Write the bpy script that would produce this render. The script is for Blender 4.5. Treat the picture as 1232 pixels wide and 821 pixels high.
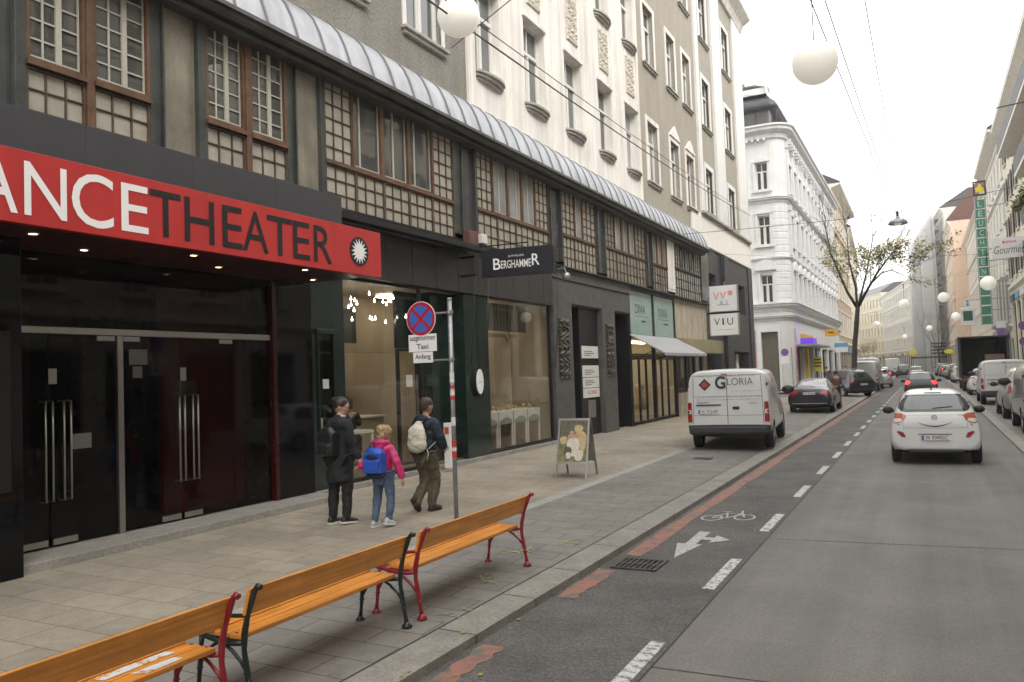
import bpy, bmesh, math, random
from mathutils import Vector, Matrix
from mathutils.bvhtree import BVHTree
random.seed(7)
for o in list(bpy.data.objects): bpy.data.objects.remove(o)
S = bpy.context.scene
COL = S.collection
R = math.radians
# ------------------------------------------------------------------ camera
cam = bpy.data.cameras.new('camera'); camo = bpy.data.objects.new('camera', cam); COL.objects.link(camo)
cam.sensor_width = 36.0; cam.lens = 28.0; cam.clip_start = 0.05; cam.clip_end = 3000
_y, _p, _r = R(27.44), R(2.51), R(2.09)
_fw = Vector((-math.sin(_y)*math.cos(_p), math.cos(_y)*math.cos(_p), math.sin(_p)))
_r0 = Vector((math.cos(_y), math.sin(_y), 0)); _u0 = _r0.cross(_fw)
_rt = _r0*math.cos(_r) - _u0*math.sin(_r); _up = _r0*math.sin(_r) + _u0*math.cos(_r)
m = Matrix((( _rt.x, _up.x, -_fw.x, 0), (_rt.y, _up.y, -_fw.y, 0), (_rt.z, _up.z, -_fw.z, 2.1), (0, 0, 0, 1)))
camo.matrix_world = m
S.camera = camo
# ------------------------------------------------------------------ world, sun, exposure
SUN_EL, SUN_AZ = R(46), R(125)
w = bpy.data.worlds.new('World'); S.world = w; w.use_nodes = True
nt = w.node_tree; nt.nodes.clear()
sky = nt.nodes.new('ShaderNodeTexSky'); sky.sky_type = 'NISHITA'; sky.sun_disc = False
sky.sun_elevation = SUN_EL; sky.sun_rotation = SUN_AZ; sky.dust_density = 4; sky.air_density = 1.0
mx = nt.nodes.new('ShaderNodeMix'); mx.data_type = 'RGBA'; mx.inputs[0].default_value = 0.86
mx.inputs[7].default_value = (11.9, 11.75, 11.5, 1)       # even overcast cloud
bg = nt.nodes.new('ShaderNodeBackground'); bg.inputs[1].default_value = 0.13
wo = nt.nodes.new('ShaderNodeOutputWorld')
nt.links.new(sky.outputs[0], mx.inputs[6]); nt.links.new(mx.outputs[2], bg.inputs[0]); nt.links.new(bg.outputs[0], wo.inputs[0])
sl = bpy.data.lights.new('sun', 'SUN'); sl.energy = 1.5; sl.angle = R(28); sl.color = (1, .975, .95)
so = bpy.data.objects.new('sun', sl); COL.objects.link(so)
so.rotation_euler = (R(90)-SUN_EL, 0, -SUN_AZ+math.pi)
so.location = (0, 0, 60)
S.view_settings.view_transform = 'Standard'; S.view_settings.look = 'None'
S.view_settings.exposure = 0.80; S.view_settings.gamma = 1; S.view_settings.use_curve_mapping = False
# ------------------------------------------------------------------ materials
M = {}
def pm(name, col, rough=.6, metal=0., var=.12, vs=1.5, fine=.08, fs=40, bump=.0, bs=60, streak=0., tracks=0., grain=0., grit=0., spec=.5, coat=0., emit=0, ecol=None, obj=False):
    m = bpy.data.materials.new(name); m.use_nodes = True; n = m.node_tree.nodes; L = m.node_tree.links
    b = n['Principled BSDF']
    b.inputs['Roughness'].default_value = rough; b.inputs['Metallic'].default_value = metal
    b.inputs['Specular IOR Level'].default_value = spec; b.inputs['Coat Weight'].default_value = coat
    if coat: b.inputs['Coat Roughness'].default_value = .06
    if obj: co = n.new('ShaderNodeTexCoord').outputs['Object']
    else: co = n.new('ShaderNodeNewGeometry').outputs['Position']
    c = None
    def noise(scale, det=3, vec=None, rg=.55):
        t = n.new('ShaderNodeTexNoise'); t.inputs['Scale'].default_value = scale; t.inputs['Detail'].default_value = det
        t.inputs['Roughness'].default_value = rg
        L.new(vec or co, t.inputs['Vector']); return t.outputs['Fac']
    def rngd(f, amt, lo=.3, hi=.7):
        r = n.new('ShaderNodeMapRange'); r.inputs[1].default_value = lo; r.inputs[2].default_value = hi
        r.inputs[3].default_value = 1-amt; r.inputs[4].default_value = 1+amt; L.new(f, r.inputs[0]); return r.outputs[0]
    fac = rngd(noise(vs, 5), var)
    def mul(a, b_):
        q = n.new('ShaderNodeMath'); q.operation = 'MULTIPLY'; L.new(a, q.inputs[0]); L.new(b_, q.inputs[1]); return q.outputs[0]
    if fine: fac = mul(fac, rngd(noise(fs, 2), fine))
    if streak:
        mp = n.new('ShaderNodeMapping'); mp.inputs['Scale'].default_value = (3.5, 3.5, .22); L.new(co, mp.inputs[0])
        fac = mul(fac, rngd(noise(1.0, 5, mp.outputs[0]), streak, .35, .65))
    if grain:
        mp = n.new('ShaderNodeMapping'); mp.inputs['Scale'].default_value = (38, 1.6, 38); L.new(co, mp.inputs[0])
        fac = mul(fac, rngd(noise(1.0, 6, mp.outputs[0], .65), grain, .35, .65))
    if grit:
        fac = mul(fac, rngd(noise(34, 3, None, .8), grit, .38, .62)); fac = mul(fac, rngd(noise(9, 5, None, .7), grit*.4, .35, .65))
    if tracks:
        mp = n.new('ShaderNodeMapping'); mp.inputs['Scale'].default_value = (1.6, .045, 1); L.new(co, mp.inputs[0])
        fac = mul(fac, rngd(noise(1.0, 4, mp.outputs[0]), tracks, .35, .65))
        vo = n.new('ShaderNodeTexVoronoi'); vo.inputs['Scale'].default_value = 5.5; L.new(co, vo.inputs['Vector']); sp_ = n.new('ShaderNodeMapRange'); sp_.inputs[1].default_value = .03; sp_.inputs[2].default_value = .05; sp_.inputs[3].default_value = 1.35; sp_.inputs[4].default_value = 1; L.new(vo.outputs['Distance'], sp_.inputs[0]); fac = mul(fac, sp_.outputs[0])
    v = n.new('ShaderNodeVectorMath'); v.operation = 'SCALE'; v.inputs[0].default_value = col[:3]; L.new(fac, v.inputs['Scale'])
    L.new(v.outputs[0], b.inputs['Base Color'])
    rr = n.new('ShaderNodeMapRange'); rr.inputs[3].default_value = max(.02, rough*.8); rr.inputs[4].default_value = min(1, rough*1.2)
    L.new(noise(vs*3, 3), rr.inputs[0]); L.new(rr.outputs[0], b.inputs['Roughness'])
    if bump:
        bp = n.new('ShaderNodeBump'); bp.inputs['Strength'].default_value = min(1, bump); bp.inputs['Distance'].default_value = .02
        L.new(noise(bs, 4), bp.inputs['Height']); L.new(bp.outputs[0], b.inputs['Normal'])
    if emit:
        b.inputs['Emission Color'].default_value = (*(ecol or col)[:3], 1); b.inputs['Emission Strength'].default_value = emit
    M[name] = m; return m
def brickmat(name, c1, c2, mortar, bw, rh, ms=.012, rough=.8, var=.18, off=.5, bump=.25, rot=0):
    m = bpy.data.materials.new(name); m.use_nodes = True; n = m.node_tree.nodes; L = m.node_tree.links
    b = n['Principled BSDF']; b.inputs['Roughness'].default_value = rough
    g = n.new('ShaderNodeNewGeometry'); mp = n.new('ShaderNodeMapping'); L.new(g.outputs['Position'], mp.inputs[0]); mp.inputs['Rotation'].default_value[2] = rot
    mp.inputs['Location'].default_value = (50, 50, 0)
    t = n.new('ShaderNodeTexBrick'); L.new(mp.outputs[0], t.inputs['Vector']); t.inputs['Scale'].default_value = 1
    t.inputs['Color1'].default_value = (*c1, 1); t.inputs['Color2'].default_value = (*c2, 1); t.inputs['Mortar'].default_value = (*mortar, 1)
    t.inputs['Mortar Size'].default_value = ms*.5; t.inputs['Mortar Smooth'].default_value = .2; t.inputs['Brick Width'].default_value = bw
    t.inputs['Row Height'].default_value = rh; t.offset = off; t.inputs['Bias'].default_value = 0
    def noise(s, d=4):
        q = n.new('ShaderNodeTexNoise'); q.inputs['Scale'].default_value = s; q.inputs['Detail'].default_value = d; L.new(g.outputs['Position'], q.inputs['Vector']); return q.outputs['Fac']
    def rng(f, a, lo=.3, hi=.7):
        r = n.new('ShaderNodeMapRange'); r.inputs[1].default_value = lo; r.inputs[2].default_value = hi; r.inputs[3].default_value = 1-a; r.inputs[4].default_value = 1+a; L.new(f, r.inputs[0]); return r.outputs[0]
    q = n.new('ShaderNodeMath'); q.operation = 'MULTIPLY'; L.new(rng(noise(.7, 6), var), q.inputs[0]); L.new(rng(noise(55, 2), .12), q.inputs[1])
    q2 = n.new('ShaderNodeMath'); q2.operation = 'MULTIPLY'; L.new(q.outputs[0], q2.inputs[0]); L.new(rng(noise(6, 5), .1), q2.inputs[1])
    # gum spots
    vo = n.new('ShaderNodeTexVoronoi'); vo.inputs['Scale'].default_value = 3.1; L.new(g.outputs['Position'], vo.inputs['Vector'])
    r2 = n.new('ShaderNodeMapRange'); r2.inputs[1].default_value = .045; r2.inputs[2].default_value = .065; r2.inputs[3].default_value = .72; r2.inputs[4].default_value = 1; L.new(vo.outputs['Distance'], r2.inputs[0])
    q3 = n.new('ShaderNodeMath'); q3.operation = 'MULTIPLY'; L.new(q2.outputs[0], q3.inputs[0]); L.new(r2.outputs[0], q3.inputs[1])
    v = n.new('ShaderNodeVectorMath'); v.operation = 'SCALE'; L.new(t.outputs['Color'], v.inputs[0]); L.new(q3.outputs[0], v.inputs['Scale']); L.new(v.outputs[0], b.inputs['Base Color'])
    inv = n.new('ShaderNodeMath'); inv.operation = 'SUBTRACT'; inv.inputs[0].default_value = 1; L.new(t.outputs['Fac'], inv.inputs[1])
    bp = n.new('ShaderNodeBump'); bp.inputs['Strength'].default_value = bump; bp.inputs['Distance'].default_value = .01; L.new(inv.outputs[0], bp.inputs['Height']); L.new(bp.outputs[0], b.inputs['Normal'])
    M[name] = m; return m
def wornmat(name, col, under, thr=.5, sc=6, rough=.75, soft=.08):
    m = bpy.data.materials.new(name); m.use_nodes = True; n = m.node_tree.nodes; L = m.node_tree.links; b = n['Principled BSDF']; b.inputs['Roughness'].default_value = rough
    g = n.new('ShaderNodeNewGeometry')
    def noise(s, d):
        q = n.new('ShaderNodeTexNoise'); q.inputs['Scale'].default_value = s; q.inputs['Detail'].default_value = d; q.inputs['Roughness'].default_value = .7; L.new(g.outputs['Position'], q.inputs['Vector']); return q.outputs['Fac']
    r = n.new('ShaderNodeMapRange'); r.inputs[1].default_value = thr-soft; r.inputs[2].default_value = thr+soft; L.new(noise(sc, 8), r.inputs[0])
    x = n.new('ShaderNodeMix'); x.data_type = 'RGBA'; x.inputs[6].default_value = (*under, 1); x.inputs[7].default_value = (*col, 1); L.new(r.outputs[0], x.inputs[0])
    r3 = n.new('ShaderNodeMapRange'); r3.inputs[3].default_value = .8; r3.inputs[4].default_value = 1.2; L.new(noise(90, 2), r3.inputs[0])
    v = n.new('ShaderNodeVectorMath'); v.operation = 'SCALE'; L.new(x.outputs[2], v.inputs[0]); L.new(r3.outputs[0], v.inputs['Scale']); L.new(v.outputs[0], b.inputs['Base Color'])
    M[name] = m
def glassmat(name, tint=(.8, .85, .82), refl=1.0, ior=1.5):
    m = bpy.data.materials.new(name); m.use_nodes = True; n = m.node_tree.nodes; L = m.node_tree.links; n.clear()
    o = n.new('ShaderNodeOutputMaterial'); t = n.new('ShaderNodeBsdfTransparent'); t.inputs[0].default_value = (*tint, 1)
    g = n.new('ShaderNodeBsdfGlossy'); g.inputs['Roughness'].default_value = .02; g.inputs[0].default_value = (refl, refl, refl, 1)
    x = n.new('ShaderNodeMixShader'); ge = n.new('ShaderNodeNewGeometry')
    def ma(op, a_, b_=None):
        q = n.new('ShaderNodeMath'); q.operation = op
        for i, v in enumerate((a_, b_)):
            if v is None: continue
            if isinstance(v, (int, float)): q.inputs[i].default_value = v
            else: L.new(v, q.inputs[i])
        return q.outputs[0]
    dt = n.new('ShaderNodeVectorMath'); dt.operation = 'DOT_PRODUCT'; L.new(ge.outputs['Normal'], dt.inputs[0]); L.new(ge.outputs['Incoming'], dt.inputs[1])
    fr = ma('POWER', ma('SUBTRACT', 1.0, ma('ABSOLUTE', dt.outputs['Value'])), 4.2)
    fr = ma('MINIMUM', ma('ADD', ma('MULTIPLY', fr, .9*refl), .05*refl), 1.0)
    L.new(fr, x.inputs[0]); L.new(t.outputs[0], x.inputs[1]); L.new(g.outputs[0], x.inputs[2]); L.new(x.outputs[0], o.inputs[0]); M[name] = m
def darkglass(name, col=(.02, .022, .025), rough=.04, spec=.8, bump=.12):
    m = pm(name, col, rough, 0, .3, .9, 0, spec=spec)
    n = m.node_tree.nodes; L = m.node_tree.links; b = n['Principled BSDF']
    for l in list(b.inputs['Roughness'].links): L.remove(l)
    b.inputs['Roughness'].default_value = rough
    g = n.new('ShaderNodeNewGeometry'); no = n.new('ShaderNodeTexNoise'); no.inputs['Scale'].default_value = 1.1; L.new(g.outputs['Position'], no.inputs['Vector'])
    bp = n.new('ShaderNodeBump'); bp.inputs['Strength'].default_value = bump; bp.inputs['Distance'].default_value = .03; L.new(no.outputs['Fac'], bp.inputs['Height']); L.new(bp.outputs[0], b.inputs['Normal'])
# ------------------------------------------------------------------ mesh building
class MB:
    def __init__(s, T=None): s.v = []; s.f = []; s.mi = []; s.T = T; s.cur = 0
    def add(s, vs, fs):
        b = len(s.v)
        for p in vs:
            s.v.append(tuple(s.T(*p)) if s.T else tuple(p))
        for f in fs: s.f.append(tuple(b+i for i in f)); s.mi.append(s.cur)
        return s
    def box(s, x0, x1, y0, y1, z0, z1):
        return s.add([(x0,y0,z0),(x1,y0,z0),(x1,y1,z0),(x0,y1,z0),(x0,y0,z1),(x1,y0,z1),(x1,y1,z1),(x0,y1,z1)],
              [(0,3,2,1),(4,5,6,7),(0,1,5,4),(1,2,6,5),(2,3,7,6),(3,0,4,7)])
    def quad(s, *p): return s.add(p, [tuple(range(len(p)))])
    def prism(s, poly, a, b, ax=1):
        # poly 2D extruded along axis ax (0 x,1 y,2 z)
        def P(u, w, t): return (t, u, w) if ax == 0 else ((u, t, w) if ax == 1 else (u, w, t))
        n = len(poly); vs = [P(u, w_, a) for u, w_ in poly]+[P(u, w_, b) for u, w_ in poly]
        return s.add(vs, [tuple(range(n))[::-1], tuple(range(n, 2*n))]+[(i, (i+1) % n, n+(i+1) % n, n+i) for i in range(n)])
    def tube(s, pts, rad, n=8, caps=True):
        pts = [Vector(p) for p in pts]
        if not hasattr(rad, '__len__'): rad = [rad]*len(pts)
        vs = []; fs = []; pu = None
        for i, p in enumerate(pts):
            d = (pts[min(i+1, len(pts)-1)]-pts[max(i-1, 0)]); d = d.normalized() if d.length > 1e-9 else Vector((0, 0, 1))
            if pu is None: pu = d.orthogonal().normalized()
            u = (pu-d*pu.dot(d)); u = u.normalized() if u.length > 1e-6 else d.orthogonal().normalized(); pu = u; v = d.cross(u)
            for k in range(n):
                a = 2*math.pi*k/n; vs.append(p+(u*math.cos(a)+v*math.sin(a))*rad[i])
        for i in range(len(pts)-1):
            for k in range(n): fs.append((i*n+k, i*n+(k+1) % n, (i+1)*n+(k+1) % n, (i+1)*n+k))
        if caps: fs += [tuple(range(n))[::-1], tuple(range((len(pts)-1)*n, len(pts)*n))]
        return s.add(vs, fs)
    def lathe(s, prof, c=(0, 0, 0), ax='z', n=20):
        vs = []; fs = []; m_ = len(prof)
        for k in range(n):
            a = 2*math.pi*k/n; ca, sa = math.cos(a), math.sin(a)
            for r, h in prof:
                if ax == 'z': p = (c[0]+r*ca, c[1]+r*sa, c[2]+h)
                elif ax == 'x': p = (c[0]+h, c[1]+r*ca, c[2]+r*sa)
                else: p = (c[0]+r*ca, c[1]+h, c[2]+r*sa)
                vs.append(p)
        for k in range(n):
            for j in range(m_-1): fs.append((k*m_+j, ((k+1) % n)*m_+j, ((k+1) % n)*m_+j+1, k*m_+j+1))
        return s.add(vs, fs)
    def ball(s, c, r, n=14, sc=(1, 1, 1)):
        prof = [(max(1e-4, math.sin(math.pi*i/n)), -math.cos(math.pi*i/n)) for i in range(n+1)]
        vs = []; fs = []; q = n+1; K = n+4
        for k in range(K):
            a = 2*math.pi*k/K
            for rr, h in prof: vs.append((c[0]+r*sc[0]*rr*math.cos(a), c[1]+r*sc[1]*rr*math.sin(a), c[2]+r*sc[2]*h))
        for k in range(K):
            for j in range(n): fs.append((k*q+j, ((k+1) % K)*q+j, ((k+1) % K)*q+j+1, k*q+j+1))
        return s.add(vs, fs)
    def build(s, name, mats, parent=None, world=True, smooth=False, bevel=0, base=None, fix=True, props=None, seg=2, merge=False):
        if not isinstance(mats, (list, tuple)): mats = [mats]
        mats = [M[q] if isinstance(q, str) else q for q in mats]
        off = Vector((0, 0, 0))
        if parent:
            if world:
                r = parent
                while r.parent: r = r.parent
                off = Vector(r.location)
        elif s.v:
            if base is None:
                xs = [p[0] for p in s.v]; ys = [p[1] for p in s.v]; zs = [p[2] for p in s.v]
                base = ((min(xs)+max(xs))/2, (min(ys)+max(ys))/2, min(zs))
            off = Vector(base)
        me = bpy.data.meshes.new(name)
        me.from_pydata([(p[0]-off.x, p[1]-off.y, p[2]-off.z) for p in s.v], [], s.f)
        for q in mats: me.materials.append(q)
        if len(mats) > 1: me.polygons.foreach_set('material_index', s.mi)
        if fix:
            bm = bmesh.new(); bm.from_mesh(me)
            if merge: bmesh.ops.remove_doubles(bm, verts=bm.verts, dist=1e-4)
            bmesh.ops.recalc_face_normals(bm, faces=bm.faces); bm.to_mesh(me); bm.free()
        if smooth: me.polygons.foreach_set('use_smooth', [True]*len(me.polygons))
        me.update()
        o = bpy.data.objects.new(name, me); COL.objects.link(o)
        if parent: o.parent = parent
        else: o.location = off
        if bevel:
            b = o.modifiers.new('b', 'BEVEL'); b.width = bevel; b.segments = seg; b.limit_method = 'ANGLE'; b.angle_limit = R(40)
        if props:
            for k, v in props.items(): o[k] = v
        return o
def tag(o, label, cat=None, group=None, kind=None):
    if label: o['label'] = label
    if cat: o['category'] = cat
    if group: o['group'] = group
    if kind: o['kind'] = kind
    return o
def thing(name, label, cat, loc=(0, 0, 0), rz=0, group=None):
    o = bpy.data.objects.new(name, None); COL.objects.link(o); o.empty_display_size = .2
    o.location = loc; o.rotation_euler = (0, 0, rz)
    return tag(o, label, cat, group)
def struct(o): o['kind'] = 'structure'; return o
def copy_tree(o, parent=None, loc=None, rz=None, label=None):
    c = o.copy(); COL.objects.link(c)
    if parent: c.parent = parent
    if loc is not None: c.location = loc
    if rz is not None: c.rotation_euler = (0, 0, rz)
    if label: c['label'] = label
    for ch in list(o.children): copy_tree(ch, c)
    return c
def frame(p0, d, right=True):
    # facade frame: s along d, o outward (to the side of the street), z up
    d = Vector((d[0], d[1], 0)).normalized(); nrm = Vector((d.y, -d.x, 0)) if right else Vector((-d.y, d.x, 0))
    p0 = Vector((p0[0], p0[1], 0))
    def T(s_, o_, z_): return p0+d*s_+nrm*o_+Vector((0, 0, z_))
    return T
def wall(mb, s0, s1, z0, z1, ops=(), depth=.25, o=0.):
    ss = sorted({s0, s1, *[q for a in ops for q in a[:2]]}); zz = sorted({z0, z1, *[q for a in ops for q in a[2:4]]})
    ss = [q for q in ss if s0 <= q <= s1]; zz = [q for q in zz if z0 <= q <= z1]
    for i in range(len(ss)-1):
        for j in range(len(zz)-1):
            cs, cz = (ss[i]+ss[i+1])/2, (zz[j]+zz[j+1])/2
            if any(a[0] < cs < a[1] and a[2] < cz < a[3] for a in ops): continue
            mb.quad((ss[i], o, zz[j]), (ss[i+1], o, zz[j]), (ss[i+1], o, zz[j+1]), (ss[i], o, zz[j+1]))
    for a in ops:
        x0, x1, y0, y1 = a[:4]; b = o-depth
        mb.quad((x0, o, y0), (x0, b, y0), (x0, b, y1), (x0, o, y1)); mb.quad((x1, o, y0), (x1, o, y1), (x1, b, y1), (x1, b, y0))
        mb.quad((x0, o, y0), (x1, o, y0), (x1, b, y0), (x0, b, y0)); mb.quad((x0, o, y1), (x0, b, y1), (x1, b, y1), (x1, o, y1))
_tc = {}
def text_geo(txt, bold=0.):
    key = (txt, bold)
    if key in _tc: return _tc[key]
    c = bpy.data.curves.new('t', 'FONT'); c.body = txt; c.size = 1; c.offset = bold; c.resolution_u = 4
    o = bpy.data.objects.new('t', c); COL.objects.link(o); bpy.context.view_layer.update()
    dg = bpy.context.evaluated_depsgraph_get(); me = o.evaluated_get(dg).to_mesh()
    vs = [(v.co.x, v.co.y) for v in me.vertices]; fs = [tuple(p.vertices) for p in me.polygons]
    o.evaluated_get(dg).to_mesh_clear(); bpy.data.objects.remove(o)
    x0 = min(v[0] for v in vs); x1 = max(v[0] for v in vs); y0 = min(v[1] for v in vs); y1 = max(v[1] for v in vs)
    _tc[key] = ([((v[0]-x0)/(x1-x0), (v[1]-y0)/(y1-y0)) for v in vs], fs, (x1-x0)/(y1-y0)); return _tc[key]
def text_on(mb, txt, org, ux, uz, w_, h_, bold=0.):
    # fit text into a box of width w_ and height h_ starting at org (lower left)
    vs, fs, asp = text_geo(txt, bold)
    if w_ is None: w_ = h_*asp
    org = Vector(org); ux = Vector(ux).normalized(); uz = Vector(uz).normalized()
    sT = mb.T; mb.T = None; mb.add([org+ux*(a*w_)+uz*(b*h_) for a, b in vs], fs); mb.T = sT
    return w_
def text_obj(name, txt, org, ux, uz, w_, h_, mat, parent, bold=0., world=True):
    mb = MB(); text_on(mb, txt, org, ux, uz, w_, h_, bold); return mb.build(name, mat, parent, world=world, fix=False)
def zg(X): return 0. if X > -3.27 else .07+(-3.27-X)*.027
# ------------------------------------------------------------------ palette
pm('pebble_grey', (.22, .205, .175), .95, var=.08, fine=.3, fs=22, bump=1, bs=24, streak=.08)
pm('pebble_beige', (.33, .30, .245), .95, var=.06, fine=.22, fs=22, bump=.8, bs=24, streak=.06)
pm('stucco_white', (.72, .685, .63), .85, var=.08, vs=.8, fine=.05, bump=.25, bs=8, streak=.14)
pm('stucco_cream', (.78, .745, .67), .85, var=.05, fine=.04, bump=.1, bs=8, streak=.05)
pm('corner_white', (.62, .62, .61), .85, var=.05, fine=.04, bump=.08, bs=8, streak=.05)
pm('relief_stone', (.50, .46, .38), .9, var=.25, vs=9, fine=.15, bump=1, bs=14)
pm('sill_stone', (.36, .34, .30), .85, var=.15, streak=.15, fine=.1)
pm('zinc', (.38, .39, .41), .45, .5, var=.12, vs=1.2, fine=.05, streak=.15)
pm('gutter', (.10, .097, .09), .5, .3, var=.2, streak=.2)
pm('verdigris_metal', (.060, .066, .060), .45, .3, var=.3, vs=3, fine=.12, streak=.3)
pm('marble_panel', (.20, .18, .14), .22, 0, var=.35, vs=1.3, fine=.1, streak=.2, spec=.6)
pm('marble_dark', (.055, .058, .06), .2, 0, var=.35, vs=1.6, fine=.1, streak=.15, spec=.7)
pm('green_marble', (.009, .021, .017), .16, 0, var=.6, vs=5, fine=.3, fs=30, spec=.7)
pm('grey_granite', (.085, .083, .078), .45, 0, var=.25, vs=4, fine=.25, fs=60)
pm('window_wood', (.11, .056, .028), .55, 0, var=.25, vs=8, fine=.2, streak=.2)
pm('lattice_wood', (.080, .048, .031), .6, 0, var=.3, vs=8, fine=.2)
pm('lattice_black', (.02, .02, .02), .5)
pm('milk_glass', (.36, .335, .275), .25, 0, var=.13, vs=4.5, fine=.05, spec=.6)
pm('milk_glass_dim', (.24, .225, .18), .22, 0, var=.22, vs=3, fine=.05, spec=.6)
pm('white_paint', (.66, .65, .61), .5, var=.06, fine=.03); pm('muntin_paint', (.42, .40, .34), .5, var=.1)
pm('cream_paint', (.70, .66, .56), .5, var=.06, fine=.03)
darkglass('window_glass', (.075, .075, .068), .03, 1.0)
darkglass('glass_curtain_reflection', (.28, .285, .28), .06, .9)  # pale for curtains; also paints sky reflection on the saloon's rear window
darkglass('upper_glass', (.11, .115, .12), .05, 1.0)
darkglass('black_glass', (.004, .004, .005), .04, .22, .05)
darkglass('far_glass', (.028, .03, .033), .1, .8)
pm('black_metal', (.012, .012, .013), .4, .2, var=.2)
pm('anthracite', (.035, .036, .040), .45, .1, var=.12, vs=1.0, fine=.05, streak=.06)
pm('shop_header', (.04, .038, .036), .4, .2, var=.15, streak=.1)
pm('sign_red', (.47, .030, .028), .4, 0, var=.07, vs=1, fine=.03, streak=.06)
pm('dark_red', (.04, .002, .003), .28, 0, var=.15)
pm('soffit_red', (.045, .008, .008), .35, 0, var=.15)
pm('letter_white', (.85, .84, .83), .5, var=.02, fine=0)
pm('letter_black', (.010, .008, .008), .5, var=.05, fine=0)
pm('steel', (.42, .40, .37), .3, .9, var=.1, fine=.03)
pm('galvanised', (.34, .35, .36), .45, .7, var=.2, vs=9, fine=.1)
glassmat('shop_glass', (.93, .93, .91), .75); glassmat('door_glass', (.5, .48, .46), .55); glassmat('lamp_glass', (.9, .9, .9))
pm('lamp_warm', (1, .8, .5), .5, emit=9, ecol=(1, .72, .42)); pm('lamp_white', (1, .95, .85), .5, emit=14, ecol=(1, .93, .8))
pm('glow_panel', (1, .9, .7), .5, emit=4.5, ecol=(1, .90, .74))  # emission for the added interior glow panels and the lit doorway
pm('globe_white', (.93, .90, .82), .5, 0, var=.03, vs=3, fine=.01, emit=.16, ecol=(1, .94, .82)); M['globe_white'].node_tree.nodes['Principled BSDF'].inputs['Subsurface Weight'].default_value = .8; M['globe_white'].node_tree.nodes['Principled BSDF'].inputs['Subsurface Radius'].default_value = (1, 1, .95); M['globe_white'].node_tree.nodes['Principled BSDF'].inputs['Subsurface Scale'].default_value = .5  # weak warm emission added to unlit globes to lift their dark undersides
pm('cable', (.03, .03, .032), .6)
pm('black_rubber', (.014, .014, .015), .75, var=.2); pm('plastic_black', (.022, .022, .024), .5, var=.15)
pm('concrete_road', (.178, .168, .155), .8, var=.12, vs=.6, fine=.2, fs=80, bump=.4, bs=70, tracks=.13, grit=.13)
pm('asphalt', (.125, .120, .113), .85, var=.26, vs=1.1, fine=.5, fs=90, bump=.9, bs=60, grit=.34)
pm('kerb_granite', (.27, .255, .225), .8, var=.15, vs=3, fine=.2, fs=90, bump=.3, grit=.15)
pm('strip_stone', (.32, .315, .30), .8, var=.12, vs=3, fine=.12)
pm('joint_dark', (.05, .047, .042), .9)
pm('cast_iron', (.07, .066, .06), .55, .4, var=.3, vs=12)
pm('far_ground', (.16, .155, .15), .9)
brickmat('paving_tan', (.30, .265, .205), (.255, .225, .18), (.10, .088, .07), .62, .41, .010, off=.5, rot=R(-3))
brickmat('paving_grey', (.225, .21, .187), (.19, .178, .162), (.075, .07, .062), .66, .33, .012, off=.5, rot=R(-2))
wornmat('marking_white', (.60, .60, .58), (.15, .145, .14), .46, 14, soft=.06)
wornmat('marking_faint', (.48, .48, .46), (.16, .155, .15), .42, 20, soft=.08)
wornmat('marking_red', (.33, .155, .11), (.14, .13, .12), .47, 5, soft=.07)
wornmat('chalk_green', (.40, .47, .20), (.22, .21, .185), .50, 30, soft=.10)
wornmat('wet_patch', (.062, .060, .059), (.110, .108, .106), .50, 4, rough=.6, soft=.10)
# ------------------------------------------------------------------ ground
def off(Y): return -.00025*max(0, Y-70)**2 if Y < 330 else -.00025*260**2-.13*(Y-330)
g = MB(); g.quad((-900, -300, -.03), (900, -300, -.03), (900, 1500, -.03), (-900, 1500, -.03)); struct(g.build('ground', 'far_ground', fix=False))
ys = [-30, 0, 5, 10, 20, 35, 50, 70, 80, 90, 100, 115, 130, 150, 170, 190, 215, 240, 270, 300, 340]
def strip(name, x0, x1, z0, z1, mat, y0=-30, y1=340, curb=None):
    mb = MB(); Y = sorted({y0, y1, *[y for y in ys if y0 <= y <= y1]})
    for a, b in zip(Y, Y[1:]):
        mb.quad((x0+off(a), a, z0), (x1+off(a), a, z1), (x1+off(b), b, z1), (x0+off(b), b, z0))
        if curb is not None:
            mb.quad((x1+off(a), a, curb), (x1+off(b), b, curb), (x1+off(b), b, z1), (x1+off(a), a, z1))
            mb.quad((x0+off(a), a, curb), (x0+off(b), b, curb), (x0+off(b), b, z0), (x0+off(a), a, z0))
    return struct(mb.build(name, mat, fix=False, base=(0, 0, 0)))
strip('roadway', -1.85, 1.75, .0, .0, 'concrete_road')
strip('cycle_lane', -3.27, -1.85, -.0, -.0, 'asphalt')
strip('kerb_stone', -3.62, -3.27, .079, .07, 'kerb_granite', curb=-.03)
strip('parking_paving', -5.32, -3.62, zg(-5.32), .079, 'paving_grey')
strip('drain_channel', -5.52, -5.32, zg(-5.52), zg(-5.32), 'strip_stone')
strip('pavement', -9.25, -5.52, zg(-9.25), zg(-5.52), 'paving_tan', y1=51.0)
strip('side_street', -60, -5.52, zg(-5.5)*.5, zg(-5.52)*.5, 'asphalt', 51.0, 60.0)
strip('pavement_beyond', -11.5, -5.52, zg(-9.25), zg(-5.52), 'paving_tan', 60.0, 340)
strip('kerb_stone', 1.75, 2.0, .05, .06, 'kerb_granite', curb=-.03)
strip('parking_lane', 2.0, 4.3, .055, .03, 'paving_grey')
strip('pavement_right', 4.3, 7.5, .12, .14, 'paving_tan', curb=-.03)
mb = MB()
for (xa, ya, xb, yb) in ((-1.85, 5.52, 1.75, 5.62), (-1.85, 10.12, 1.75, 10.42), (-1.85, 15.2, 1.75, 15.45)):
    mb.quad((xa, ya-.008, .002), (xb, yb-.008, .002), (xb, yb+.008, .002), (xa, ya+.008, .002))
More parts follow.
